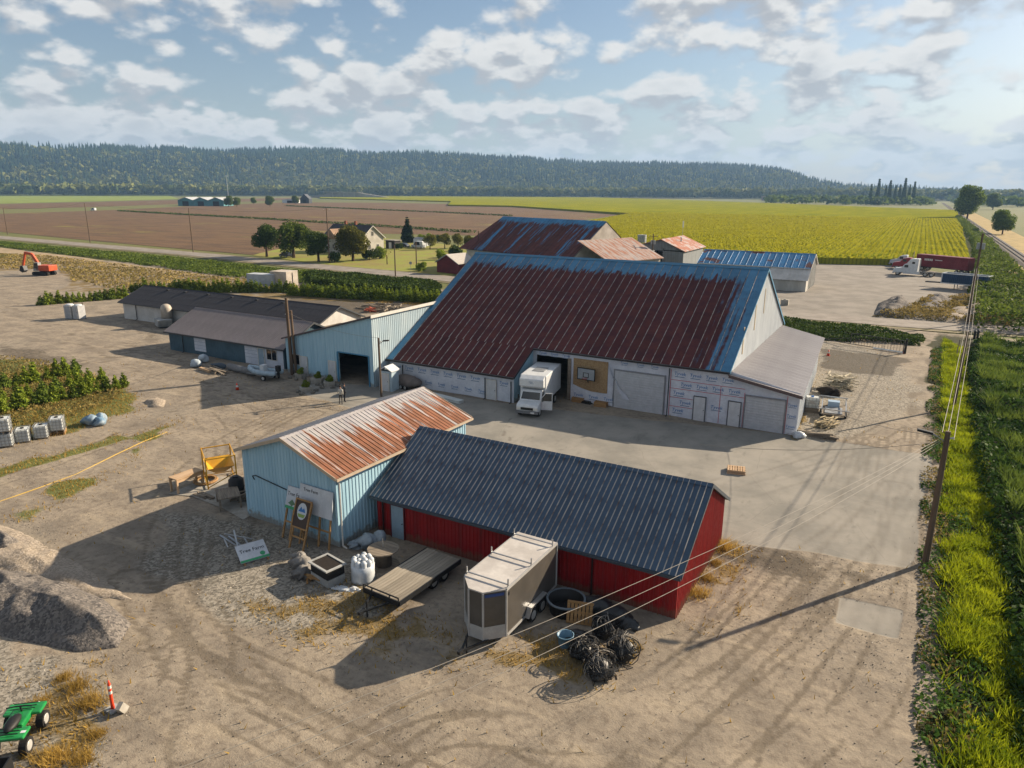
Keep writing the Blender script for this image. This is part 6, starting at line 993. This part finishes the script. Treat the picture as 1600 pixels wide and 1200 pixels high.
def container(label, px, rz, L_, h, mat, w=2.4): p = G(*px); o = thing('storage_container', label, 'container', p, rz); m = MB(); [ribwall(m, a, d, l, lambda s: h, (), .3, .04) for a, d, l in (((-L_ / 2, -w / 2), (1, 0), L_), ((L_ / 2, -w / 2), (0, 1), w), ((L_ / 2, w / 2), (-1, 0), L_), ((-L_ / 2, w / 2), (0, -1), w))]; m.build('wall', mat, o); part('roof', o, mat, lambda m: m.bx(-L_ / 2 - .05, L_ / 2 + .05, -w / 2 - .05, w / 2 + .05, h, h + .08)); part('door', o, steel_dk, lambda m: (m.bar((L_ / 2 + .06, -.05, .2), (L_ / 2 + .06, -.05, h - .2), .05), m.bar((L_ / 2 + .06, .05, .2), (L_ / 2 + .06, .05, h - .2), .05))); return o
container('long pale storage container behind the cedar row', (412, 446), R(12), 6.0, 2.3, pm('container_pale', '#b9bec3', '#9ea4aa', sc=.6, rough=.6)); o = container('square pale pump house with flat roof behind the cedar row', (445, 446), R(8), 4.0, 2.9, pm('container_cream', '#c2b9ad', '#a79d90', sc=.6, rough=.7), 3.6)
sticks('timber_heap', 'heap of scrap timber behind the workshop roof', 'timber', G(600, 483), 30, 3.0, 3.5, .8, oldwood, 31, R(-5), 1.2, .16); sticks('orange_scrap', 'orange painted steel scrap behind the white shed', 'scrap', G(578, 488), 8, 1.6, .8, .9, flat('scrap_orange', '#b3583c', .6), 32, 0, 1.2, .2)
# ---- beside the lean-to
p = G(1267, 643); ibc('caged tank with blue cap beside the lean-to wall', p, R(10), .3, cap=flat('cap_blue', '#2f69b0', .4)); o = thing('timber_pallet', 'worn pallets under the blue capped tank', 'pallet', p, R(10)); pallet_into(o, 0, oldwood); pallet_into(o, .15, oldwood)
p = G(1301, 650); o = thing('frame_trailer', 'small trailer loaded with timber frames and a pale blue box', 'trailer', p, R(5)); part('deck', o, oldwood, lambda m: m.bx(-.9, .9, -1.8, 1.6, .55, .65)); part('side_rail', o, alum, lambda m: [m.bar(a, b, .08) for a, b in (((-.95, -1.8, 1.1), (-.95, 1.6, 1.1)), ((.95, -1.8, 1.1), (.95, 1.6, 1.1)), ((-1.2, 1.7, 1.3), (1.1, 1.6, 1.3)), ((-.95, -1.8, .6), (-.95, -1.8, 1.1)), ((.95, -1.8, .6), (.95, -1.8, 1.1)), ((-.95, 1.6, .6), (-.95, 1.6, 1.3)), ((.95, 1.6, .6), (.95, 1.6, 1.3)), ((-1.3, -1.9, 1.1), (1.2, -2.0, 1.1)))]); part('cool_box', o, flat('box_blue', '#9fb6cc', .4), lambda m: m.bx(-.5, .45, .5, 1.2, .66, 1.15)); part('sheet_metal', o, galv, lambda m: m.bx(-.7, .7, -1.6, .4, .66, .72)); [wheel(o, (s * 1.0, -.3, .32), .32, .18) for s in (-1, 1)]
sticks('firewood_rack', 'rack of split pale firewood at the lean-to corner', 'firewood', G(1291, 668), 60, .9, .8, .85, pm('split_wood', '#c2b394', '#a3926f', sc=3, rough=.85), 41, R(60), .3, .06); sticks('board_stack', 'low stack of long grey boards in front of the firewood', 'boards', G(1272, 682), 14, 3.0, .35, .35, oldwood, 42, R(-4), .08, .12); sticks('brush_pile', 'bleached brushwood pile past the small trailer', 'brush', G(1310, 607), 120, 1.7, 1.1, 1.5, pm('bleached_wood', '#c4bba5', '#a39a85', sc=3, rough=.9), 43, R(30), 1.5, .07)
q = random.Random(2); tag(part('earth_clump', None, pm('black_soil', '#241f1c', '#2e2823', sc=8, rough=1), lambda m: m.lump((0, 0, .3), (1.2, .9, .6), 44, .3, 16, 9, .5), True, G(1296, 618)), 'dark earth clump in front of the bleached brush', 'earth'); p = G(1247, 684); tag(part('white_bag', None, film, lambda m: m.lump((0, 0, .2), (.6, .4, .35), 45, .35, 12, 7, .5), True, p), 'white plastic bag slumped at the lean-to corner', 'bag')
def plant_weed(name, label, loc, rz, s_, group, cat):
    o = thing(name, label, cat, loc, rz, group); o.scale = (s_, s_, s_); put('blades', CROWN['weedclump'][0], o); put('root', CROWN['weedclump'][1], o); return o
_q = np.random.default_rng(9); _P = _q.normal(0, .3, (420, 2)); V, F, r = blades(_P, np.full(420, -.02), .42, .012, 19, .5); CROWN['weedclump'] = (npmesh('blades', V, F, LM['dry'], dict(rnd=r)), MB().cyl((0, 0, -.05), (0, 0, .06), .09, .03, 7).mesh('root', bark))
for i, (u, v) in enumerate(((1262, 575), (1256, 600), (1254, 622), (1246, 640), (1240, 672), (1130, 855), (1118, 880), (1105, 905), (1090, 930), (60, 1100), (130, 1190), (85, 1188), (100, 1060), (120, 1075), (140, 1100), (150, 1150))): plant_weed('weed_clump', 'golden dry weed clump at the foot of the lean-to wall' if i < 5 else 'golden dry weed clump beside the red shed gable' if i < 9 else 'golden dry weed clump on the gravel near the quad bike', G(u, v), i, .6 + .2 * (i % 3), 'golden weed clumps', 'weed')
# ---- gate, posts, mailboxes
p1, p2 = G(1328, 540), G(1411, 553); o = thing('slide_gate', 'black steel sliding gate standing beside the driveway entrance', 'gate', p1, heading(p1, p2)); Lg = (p2 - p1).length; part('frame', o, blackp, lambda m: [m.bar(a, b, .08) for a, b in (((0, 0, .25), (Lg, 0, .25)), ((0, 0, 1.6), (Lg, 0, 1.6)), ((0, 0, .25), (0, 0, 1.6)), ((Lg, 0, .25), (Lg, 0, 1.6)), ((-3.5, 0, .3), (0, 0, .25)), ((-3.5, 0, .3), (0, 0, 1.0)))]); part('bottom_rail', o, carw, lambda m: m.bar((Lg * .45, -.1, .2), (Lg, -.1, .2), .16)); [part('bar', o, blackp, lambda m: m.bar((x, 0, .25), (x, 0, 1.6), .03)) for x in np.arange(.35, Lg, .35)]; part('post', o, blackp, lambda m: m.cyl((Lg + .2, 0, 0), (Lg + .2, 0, 1.9), .12, n=10))
for i, (u, v) in enumerate(((1522, 530), (1527, 529))): p = G(u, v); o = thing('bollard', 'short black bollard pair at the driveway mouth', 'bollard', p, 0, 'entrance bollards'); part('post', o, blackp, lambda m: m.cyl((0, 0, 0), (0, 0, 1.1), .16, n=12)); part('cap', o, steel_dk, lambda m: m.lump((0, 0, 1.1), (.17, .17, .08), 1, 0, 10, 6), True)
for u, v in ((1494, 560), (1497, 548), (1500, 571)): tag(part('fence_post', None, oldwood, lambda m: (m.cyl((0, 0, 0), (0, 0, 1.4), .07, .06, 8), m.cyl((0, 0, 1.4), (0, 0, 1.44), .06, .02, 8)), False, G(u, v)), 'weathered wooden fence post under the power line', 'post', 'roadside fence posts')
# ---- utility poles and wires
polem = pm('pole_wood', '#6b5a4a', '#54473b', sc=2, rough=.9, stretch=(2, 2, .15)); WIRES = []
def pole(label, p, h, r=.15, lean=(0, 0), arm=None, lampd=None, xf=False, group='utility poles'):
    o = thing('utility_pole', label, 'utility pole', p, 0, group); top = Vector((lean[0] * h, lean[1] * h, h)); part('shaft', o, polem, lambda m: (m.cyl((0, 0, -.1), top, r, r * .72, 10)))
    if arm: a_ = Vector((math.cos(arm), math.sin(arm), 0)); part('crossarm', o, polem, lambda m: m.bar(top - UP * .5 - a_ * 1.1, top - UP * .5 + a_ * 1.1, .1, .12)); [part('insulator', o, tank_w, lambda m: m.lathe([(.04, 0), (.06, .06), (.03, .16)], 8, tuple(top - UP * .43 + a_ * k))) for k in (-1, 0, 1)]
    if lampd: ld = Vector(lampd); e = top - UP * .3 + ld; lp = part('lamp_arm', o, galv, lambda m: m.cyl(top - UP * .6, e - ld * .3, .035, n=6)); part('lamp_head', lp, steel_dk, lambda m: m.bar(e - ld * .35, e + ld * .35, .22, .12)); part('insulator', o, tank_w, lambda m: m.cyl(top + Vector((.12, 0, -.35)), top + Vector((.3, 0, -.3)), .05, n=8))
    if xf: part('transformer', o, galv, lambda m: (m.cyl(top + Vector((.3, 0, -2.3)), top + Vector((.3, 0, -1.4)), .25, n=12), m.cyl(top + Vector((-.3, 0, -2.3)), top + Vector((-.3, 0, -1.4)), .25, n=12)))
    return Vector(p) + top
PA = pole('thick wooden pole with a flood lamp at the asphalt\'s edge', G(1445, 882), 7.45, .17, (.0, .0), None, (-1.0, -.1, .15)); PBt = pole('wooden pole on the bank between the lamp pole and the road', G(1490, 637), 7.1, .15, (.01, .01)); PC_ = pole('tall wooden pole where the driveway meets the road', G(1511, 507), 13.4, .19, (.0, .01), R(0), None, True)
P1 = pole('stout doubled pole at the workshop\'s left corner', G(457, 586), 8.2, .2, (-.01, 0)); o_ = bpy.data.objects[[x.name for x in bpy.data.objects if x.name.startswith('utility_pole')][-1]]; part('second_shaft', o_, polem, lambda m: m.cyl((.45, .1, -.1), (.38, .1, 6.9), .16, .12, 10))
P2 = pole('thin pole with a lamp bracket before the workshop doorway', G(596, 620), 5.7, .11, (-.01, 0), None, (.8, .1, .1))
tops = {}
for k, (u, v, vt, lb) in enumerate(((12, 366, 325, 'roadside pole farthest along the ploughed field'), (141, 379, 317, 'roadside pole beside the ploughed field facing the parked van'), (302, 394, 325, 'roadside pole at the middle of the ploughed field'), (515, 411, 325, 'roadside pole with crossarm in front of the farmhouse'), (618, 432, 383, 'short dark pole on the near side of the road by the lawn'), (651, 421, 378, 'thin pole on the lawn near the stop sign'))):
    p = G(u, v); dr = ray(u, vt); t = ((p - CAM).to_2d().length) / dr.to_2d().length; hh = CAM.z + dr.z * t; tops[k] = pole(lb, p, hh, .16, (0, 0), R(85) if k == 3 else None)
p = Vector((-46, 101, 0)); P5 = pole('pole with twin transformers among the rear barns', p, 9.6, .16, (0, 0), R(-10), None, True); pole('pole with crossarm half hidden behind the long barn ridge', at_dist(747, 185), 9.0, .15, (0, 0), R(0))
def wire(label, a, b, sag=.5, r=.012, mat=None): a = Vector(a); b = Vector(b); pts = [a.lerp(b, t / 14) - UP * sag * 4 * (t / 14) * (1 - t / 14) for t in range(15)]; c = pts[0].copy(); tag(part('power_line', None, mat or flat('wire_grey', '#8b857c', .6), lambda m: m.tube([q_ - c for q_ in pts], r, 5), False, c), label, 'wire')
E_ = G(190, 1235, 7.2)
for k, dz in enumerate((-.1, -.75, -1.5)): wire(['upper power line from the lamp pole past the hose heaps', 'middle power line from the lamp pole past the hose heaps', 'lowest power line from the lamp pole past the hose heaps'][k], PA + Vector((-.15, 0, -.3 - .12 * k)), E_ + Vector((k * .45, -k * .3, -.15 * k)), .55 + .05 * k, .010)
for k, (dx, dz) in enumerate(((-.25, -.1), (0, .0), (.3, -.4))): wire(['left line of three between the lamp pole and the bank pole', 'middle line of three between the lamp pole and the bank pole', 'right line of three between the lamp pole and the bank pole'][k], PA + Vector((dx, 0, dz)), PBt + Vector((dx, 0, dz)), .3, .018); wire(['left line from the bank pole to the road pole', 'middle line from the bank pole to the road pole', 'right line from the bank pole to the road pole'][k], PBt + Vector((dx, 0, dz)), PC_ + Vector((dx, 0, dz - 5)), .4, .018)
wire('service wire from the lamp pole to the red shed gable', PA + Vector((-.2, 0, -.6)), Vector((-2.6, -19.5, 4.9)), .4); wire('service wire from the lamp pole to the lean-to corner', PA + Vector((-.2, 0, -.3)), Vector((.4, -.3, 3.4)), .5); wire('drooping white service cable from the doubled pole to the white shed', P1, pW + Vector((33, 1, 3.4)), .6, .03, tank_w); wire('thin wire from the doubled pole to the lamp bracket pole', P1 - UP * 1.5, P2, .5)
for a, b, lb in ((0, 1, 'roadside wire between the two farthest field poles'), (1, 2, 'roadside wire past the middle of the field'), (2, 3, 'roadside wire ending at the farmhouse pole')): wire(lb, tops[a], tops[b], 1.0, .03)
# ---- across the road: trucks and trailers on the gravel lot
def semi(label, p, rz, paint, sleeper=True):
    o = thing('semi_truck', label, 'truck', p, rz); bev(part('cab', o, paint, lambda m: m.prism([(-3.2, .6), (-3.2, 1.3), (-3.0, 1.6), (-1.5, 1.85), (-1.0, 2.6), (-.6, 2.75), (.2, 3.9 if sleeper else 2.9), (1.9 if sleeper else .8, 4.0 if sleeper else 2.9), (1.9 if sleeper else .8, .8), (-.4, .7)], -1.2, 1.2, 'y')), .08); part('windshield', o, cglass, lambda m: m.add([(-1.5, -1.0, 1.92), (-1.5, 1.0, 1.92), (-1.02, .95, 2.6), (-1.02, -.95, 2.6)], [(3, 2, 1, 0)]))
    for s in (-1, 1): part('window', o, cglass, lambda m: m.bx(-.95, -.1, s * 1.205 - .005, s * 1.205 + .005, 1.9, 2.5)); part('headlight', o, lamp, lambda m: m.bx(-3.25, -3.0, s * .85 - .2, s * .85 + .2, 1.0, 1.3)); part('fairing', o, paint, lambda m: m.bx(-1.0, 2.4, s * 1.2 - .06, s * 1.2 + .06, .45, 1.1)); wheel(o, (-2.2, s * 1.0, .5), .5, .32, 'y'); [wheel(o, (x, s * .95, .5), .5, .5, 'y') for x in (3.6, 4.9)]
    if sleeper: part('window', o, cglass, lambda m: m.bx(.6, 1.2, -1.215, -1.205, 2.8, 3.3))
    part('grille', o, alum, lambda m: m.bx(-3.24, -3.19, -.55, .55, .75, 1.5)); part('bumper', o, paint, lambda m: m.bx(-3.35, -3.1, -1.2, 1.2, .4, .75)); part('chassis', o, steel_dk, lambda m: m.bx(-2.8, 5.6, -.45, .45, .7, .95)); part('stack', o, alum, lambda m: m.cyl((2.0, 1.1, 1), (2.0, 1.1, 3.9), .08, n=8)); part('roof', o, paint, lambda m: m.prism([(-.6, 2.75), (.2, 3.9), (1.0, 4.0), (1.0, 2.75)], -1.1, 1.1, 'y')) if sleeper else None; return o
ps = G(1412, 430); rzs = heading(G(1412, 430), G(1470, 434)); semi('white sleeper cab semi truck with no trailer behind it', ps + Vector((1.0, 0, .05)), rzs, carw); semi('red day cab truck nosing out behind the white semi', G(1408, 421) + Vector((1.2, 1.8, .05)), rzs, flat('truck_red', '#8e2630', .35), False); semi('white day cab truck parked behind the red one', G(1400, 417) + Vector((1.6, 3.5, .05)), rzs, flat('truck_pale', '#b9bfc4', .35), False)
def box_trailer(name, label, p, rz, L_, z0, h, mat, text=None, tm_=None):
    o = thing(name, label, 'trailer', p, rz); m = MB(); [ribwall(m, a, d, l, lambda s: z0 + h, (), .35, .04, z0=z0) for a, d, l in (((0, -1.25), (1, 0), L_), ((L_, -1.25), (0, 1), 2.5), ((L_, 1.25), (-1, 0), L_), ((0, 1.25), (0, -1), 2.5))]; m.build('wall', mat, o); part('floor', o, steel_dk, lambda m: m.bx(0, L_, -1.2, 1.2, z0 - .15, z0 - .02))
    if tm_: part('roof', o, mat, lambda m: m.bx(-.04, L_ + .04, -1.29, 1.29, z0 + h, z0 + h + .06)); part('lettering', o, tm_, lambda m: [m.bx(L_ * .17 + k * .45, L_ * .17 + k * .45 + .34, -1.31, -1.3, z0 + h * .53, z0 + h * .70) for k in range(5)]); part('stripe', o, tm_, lambda m: m.bx(L_ * .38, L_ * .52, -1.31, -1.3, z0 + h * .6, z0 + h * .66))
    [wheel(o, (x, s * .95, .5), .5, .4, 'y') for x in (L_ - 2.6, L_ - 1.2) for s in (-1, 1)]; part('landing_leg', o, steel_dk, lambda m: (m.bar((2.4, -.9, 0), (2.4, -.9, z0), .12), m.bar((2.4, .9, 0), (2.4, .9, z0), .12))); return o
pt_ = G(1436, 424); box_trailer('container_trailer', 'long dark red container trailer with white lettering behind the white semi', pt_ + Vector((-.3, 3.2, .05)), heading(G(1436, 424), G(1500, 431)), 13.2, 1.2, 2.8, pm('container_red', '#7a2a31', '#662329', sc=.5, rough=.5), None, refl)
pu = G(1473, 450); o = box_trailer('dump_trailer', 'dark blue dump trailer with white top rim beside the rubble mound', pu + Vector((0, .8, .05)), heading(G(1473, 450), G(1526, 455)), 8.2, 1.1, 1.9, pm('trailer_navy', '#24415f', '#1d3650', sc=.5, rough=.5)); part('rim', o, carw, lambda m: (m.bx(-.12, 8.32, -1.4, -1.22, 2.95, 3.12), m.bx(-.12, 8.32, 1.22, 1.4, 2.95, 3.12), m.bx(-.12, .06, -1.22, 1.22, 2.95, 3.12), m.bx(8.14, 8.32, -1.22, 1.22, 2.95, 3.12), m.bx(-.1, 8.3, -1.4, -1.25, .98, 1.16), m.bx(-.12, .05, -1.4, -1.25, 1.1, 2.95))); part('drawbar', o, steel_dk, lambda m: m.bar((-3.4, 0, .9), (0, 0, 1.0), .5, .25))
pile('gravel_mound', 'steep grey gravel mound at the lot entrance', [(1364, 492), (1372, 474), (1400, 468), (1425, 472), (1440, 488), (1400, 498)], 1.9, gm_d, 31, 40, 'gravel mound'); pile('gravel_mound', 'dark gravel ridge before the blue dump trailer', [(1420, 484), (1440, 466), (1470, 463), (1500, 470), (1490, 486), (1450, 492)], 1.4, gm_d, 33, 40, 'gravel mound'); pile('rubble_mound', 'low rubble mound grown over with brown weeds by the road', [(1440, 494), (1500, 472), (1560, 480), (1590, 500), (1520, 508), (1450, 503)], 1.2, gm_s, 35, 40, 'rubble mound')
for u, v, w_, lb in ((1206, 475, 2.4, 'long dark concrete barrier block beside the road'), (1226, 477, 1.2, 'square concrete block next to the longer barrier')): o = tag(part('barrier_block', None, concrete, lambda m: (m.bx(-w_ / 2, w_ / 2, -.5, .5, 0, 1.0), m.bx(-w_ / 6, w_ / 6, -.2, .2, 1.0, 1.1)), False, G(u, v)), lb, 'concrete block')
p = at_dist(1007, 248); o = thing('grain_tank', 'white steel tank standing behind the open grey shed', 'tank', p); part('wall', o, galv, lambda m: [m.lathe([(1.45, z), (1.5, z + .3), (1.45, z + .6)], 20) for z in np.arange(0, 4.2, .6)]); part('roof', o, carw, lambda m: m.lathe([(1.55, 4.2), (.3, 4.8), (.2, 4.9)], 20))
p = at_dist(1071, 262); o = thing('aerial_mast', 'thin white aerial mast rising out of the corn', 'mast', p); part('mast', o, alum, lambda m: m.cyl((0, 0, 0), (0, 0, 8.4), .09, .06, 8)); part('antenna', o, carw, lambda m: m.cyl((0, 0, 6.8), (0, 0, 9.0), .25, n=8))
# ---- farmhouse lot
gl = 'trees around the farmhouse'
for key, u, v, s, lb, rz in (('round', 417, 401, 1.1, 'round clipped dark tree at the end of the farmhouse frontage', 0), ('round2', 459, 403, 1.12, 'broad dark tree with a car parked beneath it', 1), ('round', 498, 409, .98, 'dense round tree beside the farmhouse pole', 2), ('olive', 552, 408, 1.12, 'big yellowing tree before the farmhouse gable', 3)): plant_tree(key, 'broadleaf_tree', lb, G(u, v), rz, s, gl)
plant_tree('spruce', 'spruce_tree', 'dark pointed spruce behind the farmhouse lawn', G(637, 379), 0, 1.0, gl); plant_tree('bare', 'old_fruit_tree', 'stubby pruned tree alone on the lawn', G(605, 413), 0, 1.0, gl)
for i, (u, v) in enumerate(((672, 390), (695, 388), (716, 388), (735, 392))): plant_tree('orchard', 'orchard_tree', 'small rounded orchard tree at the far end of the lawn', G(u, v), i, 1.0, 'orchard trees')
for i, (u, v, s, lb) in enumerate(((577, 406, 1.3, 'round shrub under the farmhouse gable'), (593, 404, 1.3, 'round shrub next to the one by the gable'), (523, 410, 1.2, 'shrub at the foot of the roadside pole'), (690, 406, 1.2, 'clipped shrub beside the red garage'), (712, 402, 1.5, 'larger shrub behind the red garage'), (659, 424, .9, 'upright bush near the stop sign'), (623, 390, .9, 'shrub by the black garden shed'), (670, 379, 1.3, 'reddish dark shrub behind the orchard'), (684, 379, 1.2, 'dark upright shrub behind the orchard'), (660, 379, 1.2, 'dark upright shrub beside the reddish one'))): plant_tree('shrub' if i % 2 == 0 else 'shrub2', 'shrub', lb, G(u, v), i, s, 'farmhouse shrubs', 'shrub')
def car(label, p, rz, paint, van=False):
    o = thing('parked_van' if van else 'parked_car', label, 'van' if van else 'car', p, rz); L_, h = (5.2, 2.3) if van else (4.4, 1.45)
    pr = [(0, .3), (0, .85), (.3, 1.1), (1.0, 1.2), (1.7, h), (L_ - .1, h), (L_, .9), (L_, .3)] if van else [(0, .3), (0, .7), (.9, .92), (1.6, h), (3.2, h), (4.1, .95), (L_, .85), (L_, .3)]
    bev(part('body', o, paint, lambda m: m.prism(pr, -.9, .9, 'y')), .06); part('window', o, cglass, lambda m: (m.prism([(1.3, 1.05), (1.85, h - .15), (L_ * .7, h - .15), (L_ * .78, 1.05)], -.91, -.905, 'y'), m.prism([(1.3, 1.05), (1.85, h - .15), (L_ * .7, h - .15), (L_ * .78, 1.05)], .905, .91, 'y'))); [wheel(o, (x, s * .82, .33), .33, .2, 'y') for x in (.85, L_ - .85) for s in (-1, 1)]; [part('headlight', o, lamp, lambda m: m.bx(-.03, .05, s * .6 - .15, s * .6 + .15, .62, .8)) for s in (-1, 1)]; return o
car('dark car parked under the broad tree by the road', G(440, 401), R(-10), flat('car_dark', '#2b2e33', .3)); car('white van parked on the lawn behind the farmhouse', G(645, 387), R(-5), carw, True); car('dark pickup beside the white van on the lawn', G(622, 386), R(0), flat('car_blue', '#3a424d', .3)); car('lone white van on the track across the ploughed field', G(143, 329), R(5), carw, True)
o = thing('camper', 'white camper with pitched roof behind the parked van', 'camper', G(641, 386) + Vector((0, 3.2, 0)), R(-5)); part('body', o, carw, lambda m: m.bx(0, 6, -1.2, 1.2, .5, 2.6)); part('roof', o, galv, lambda m: m.prism([(-1.3, 2.6), (0, 3.2), (1.3, 2.6)], -.1, 6.1, 'x')); part('window', o, cglass, lambda m: (m.bx(1, 2, -1.22, -1.2, 1.5, 2.1), m.bx(3.5, 4.8, -1.22, -1.2, 1.5, 2.1))); [wheel(o, (x, s * 1.1, .35), .35, .2, 'y') for x in (2.6, 3.5) for s in (-1, 1)]
o = thing('stop_sign', 'stop sign seen from behind at the lawn\'s edge', 'sign', G(642, 427), R(20)); part('post', o, galv, lambda m: m.cyl((0, 0, 0), (0, 0, 2.6), .04, n=8)); part('panel', o, alum, lambda m: m.add([(.38 * math.cos(R(22.5 + 45 * k)), s, 2.4 + .38 * math.sin(R(22.5 + 45 * k))) for s in (-.01, .01) for k in range(8)], [tuple(range(8)), tuple(range(15, 7, -1))]))
# ---- young cedars in rows
gc = 'young cedars in the nursery rows'
def row(a, b, n, seed, label, s0=.9):
    q = random.Random(seed); A_, B_ = G(*a), G(*b)
    for i in range(n): p = A_.lerp(B_, (i + q.uniform(-.2, .2)) / (n - 1)); plant_tree('cedar' if q.random() < .6 else 'cedar2', 'young_cedar', label, p, q.uniform(0, 6), s0 * q.uniform(.8, 1.3), gc)
row((66, 477), (196, 466), 17, 1, 'young cedar in the row beside the portable toilets', 1.0); row((205, 457), (455, 457), 34, 2, 'young cedar in the row behind the white shed roof', 1.1); row((455, 462), (684, 474), 42, 3, 'young cedar in the row behind the workshop', 1.0); row((470, 457), (684, 468), 36, 6, 'young cedar in the second row along the ditch', .9)
row((-10, 648), (195, 605), 15, 4, 'young cedar along the front edge of the nursery plot', .8); row((-10, 610), (120, 585), 9, 5, 'young cedar inside the nursery plot', .85); row((8, 630), (160, 596), 9, 7, 'young cedar in the middle line of the nursery plot', .85)
# ---- far things on the plain
def far_barn(label, u, dist, w, d, h, hr, roof, wall, rz=0., n=1):
    o = thing('far_barn', label, 'barn', at_dist(u, dist), YAW + rz)
    for k in range(n): part('wall', o, wall, lambda m: (m.bx(k * w, k * w + w, 0, d, 0, h), m.prism([(k * w, h), (k * w + w / 2, h + hr), (k * w + w, h)], 0, d, 'y'))); part('roof', o, roof, lambda m: m.prism([(k * w - .3, h - .1), (k * w + w / 2, h + hr), (k * w + w + .3, h - .1), (k * w + w + .3, h + .25), (k * w + w / 2, h + hr + .35), (k * w - .3, h + .25)], -.5, d + .5, 'y')); part('door', o, dark_in, lambda m: m.bx(k * w + w * .3, k * w + w * .7, -.06, -.01, 0, h * .85))
    return o
tealw = pm('far_teal', '#4f8288', '#416d73', sc=.2, rough=.7); far_barn('row of three teal gabled greenhouses beyond the green meadow', 276, 900, 17, 30, 6, 3.2, pm('far_white_roof', '#b9bcbe', '#a6a9ab', sc=.2, rough=.5), tealw, 0, 3); far_barn('dark gabled barn at the field edge near white vehicles', 468, 1050, 12, 16, 6, 6, flat('far_dark_roof', '#4a4f55', .7), flat('far_dark_wall', '#33373b', .8)); far_barn('low white farm building between round trees beyond the field', 440, 1080, 22, 10, 4, 1.5, MC['far_white_roof'], carw)
o = thing('light_tower', 'tall floodlight tower above the far greenhouses', 'tower', at_dist(356, 1300)); part('mast', o, alum, lambda m: m.cyl((0, 0, 0), (0, 0, 40), .7, .4, 8)); part('lamp_rack', o, alum, lambda m: (m.cb((0, 0, 38), (7, .6, .8)), m.cb((0, 0, 40), (6, .6, .8))))
for k, (u, dist, s, lb) in enumerate(((355, 850, .42, 'round tree right of the far teal greenhouses'), (368, 860, .36, 'smaller round tree touching its bigger neighbour'), (420, 860, .42, 'round tree before the low white farm building'), (461, 980, .4, 'rounded tree beside the dark far barn'), (395, 1000, .3, 'far bushy tree between two round ones'))): plant_tree('bigfar', 'field_tree', lb, at_dist(u, dist), k, s, 'far field trees')
plant_tree('bigfar', 'field_tree', 'tall spreading tree where the railway vanishes', at_dist(1518, 640), 1, (.78, .78, .9), 'far field trees'); plant_tree('bigfar', 'field_tree', 'mid sized tree standing beyond the railway', at_dist(1578, 420), 2, .42, 'far field trees'); plant_tree('bigfar', 'field_tree', 'broad dark tree on the plain past the railway', at_dist(1556, 1050), 3, .7, 'far field trees')
q = random.Random(8)
for k, u in enumerate((1361, 1372, 1384, 1390, 1399, 1406, 1413, 1421, 1428)): plant_tree('poplar', 'poplar_tree', 'slim poplar in the row standing over the far plain', at_dist(u, 1350 + 40 * (k % 3)), k, q.uniform(1.25, 1.75), 'row of far poplars')
far_barn('very long low pinkish warehouse beyond the corn', 1200, 1750, 230, 40, 9, 1, pm('far_pink_roof', '#a89a96', '#978a87', sc=.05, rough=.8), pm('far_pink_wall', '#a08782', '#8d7671', sc=.05, rough=.8)); far_barn('low pale shed on the plain right of the railway', 1575, 1500, 60, 30, 8, 2, MC['far_white_roof'], carw)
o = thing('overpass', 'pale highway overpass embankment before the wooded hill', 'overpass', at_dist(478, 1750), YAW); part('embankment', o, pm('bank_grey', '#9a948c', '#87817a', sc=.05, rough=.9), lambda m: m.prism([(0, 0), (60, 12), (110, 13), (200, 0)], 0, 20, 'y')); part('deck', o, concrete, lambda m: m.bx(40, 130, -4, 0, 12, 13.5)); [part('pier', o, concrete, lambda m: m.bx(x, x + 2, -3, -1, 0, 12)) for x in (60, 85, 110)]
# field-edge ditches
for nm, line, lb in (('field_ditch', [(185, 330), (290, 336), (400, 342), (560, 352), (740, 364)], 'dark grassy ditch crossing the nearer ploughed field'), ('field_ditch', [(446, 322), (560, 327), (680, 332), (800, 338)], 'dark grassy ditch crossing the farther ploughed field')):
    L2 = gp(line); C_ = []
    for a_, b_ in zip(L2[:-1], L2[1:]): n_ = int(np.linalg.norm(b_ - a_) * 9); t_ = rng.random(n_)[:, None]; C_.append(a_ + (b_ - a_) * t_ + rng.normal(0, .9, (n_, 2)))
    C_ = np.concatenate(C_); V, F, r = quads(np.column_stack([C_, rng.random(len(C_)) * 1.1]), .45, .7, 5); tag(put(nm, npmesh(nm, V, F, LM['dark'], dict(rnd=r))), lb, 'ditch', kind='stuff')
# ---- air between here and the hills
def haze():
    m = MB(); m.bx(-6200, 4200, -2500, 6500, -14, 330); t = bpy.data.materials.new('haze'); t.use_nodes = True; n = t.node_tree; n.nodes.clear(); o_ = n.nodes.new('ShaderNodeOutputMaterial'); v = n.nodes.new('ShaderNodeVolumePrincipled'); v.inputs['Color'].default_value = (.36, .62, 1, 1); v.inputs['Density'].default_value = .0001; v.inputs['Anisotropy'].default_value = .1; n.links.new(v.outputs[0], o_.inputs['Volume']); tag(m.build('haze', t), 'thin pale air haze over the whole plain', 'haze', kind='stuff')
haze()
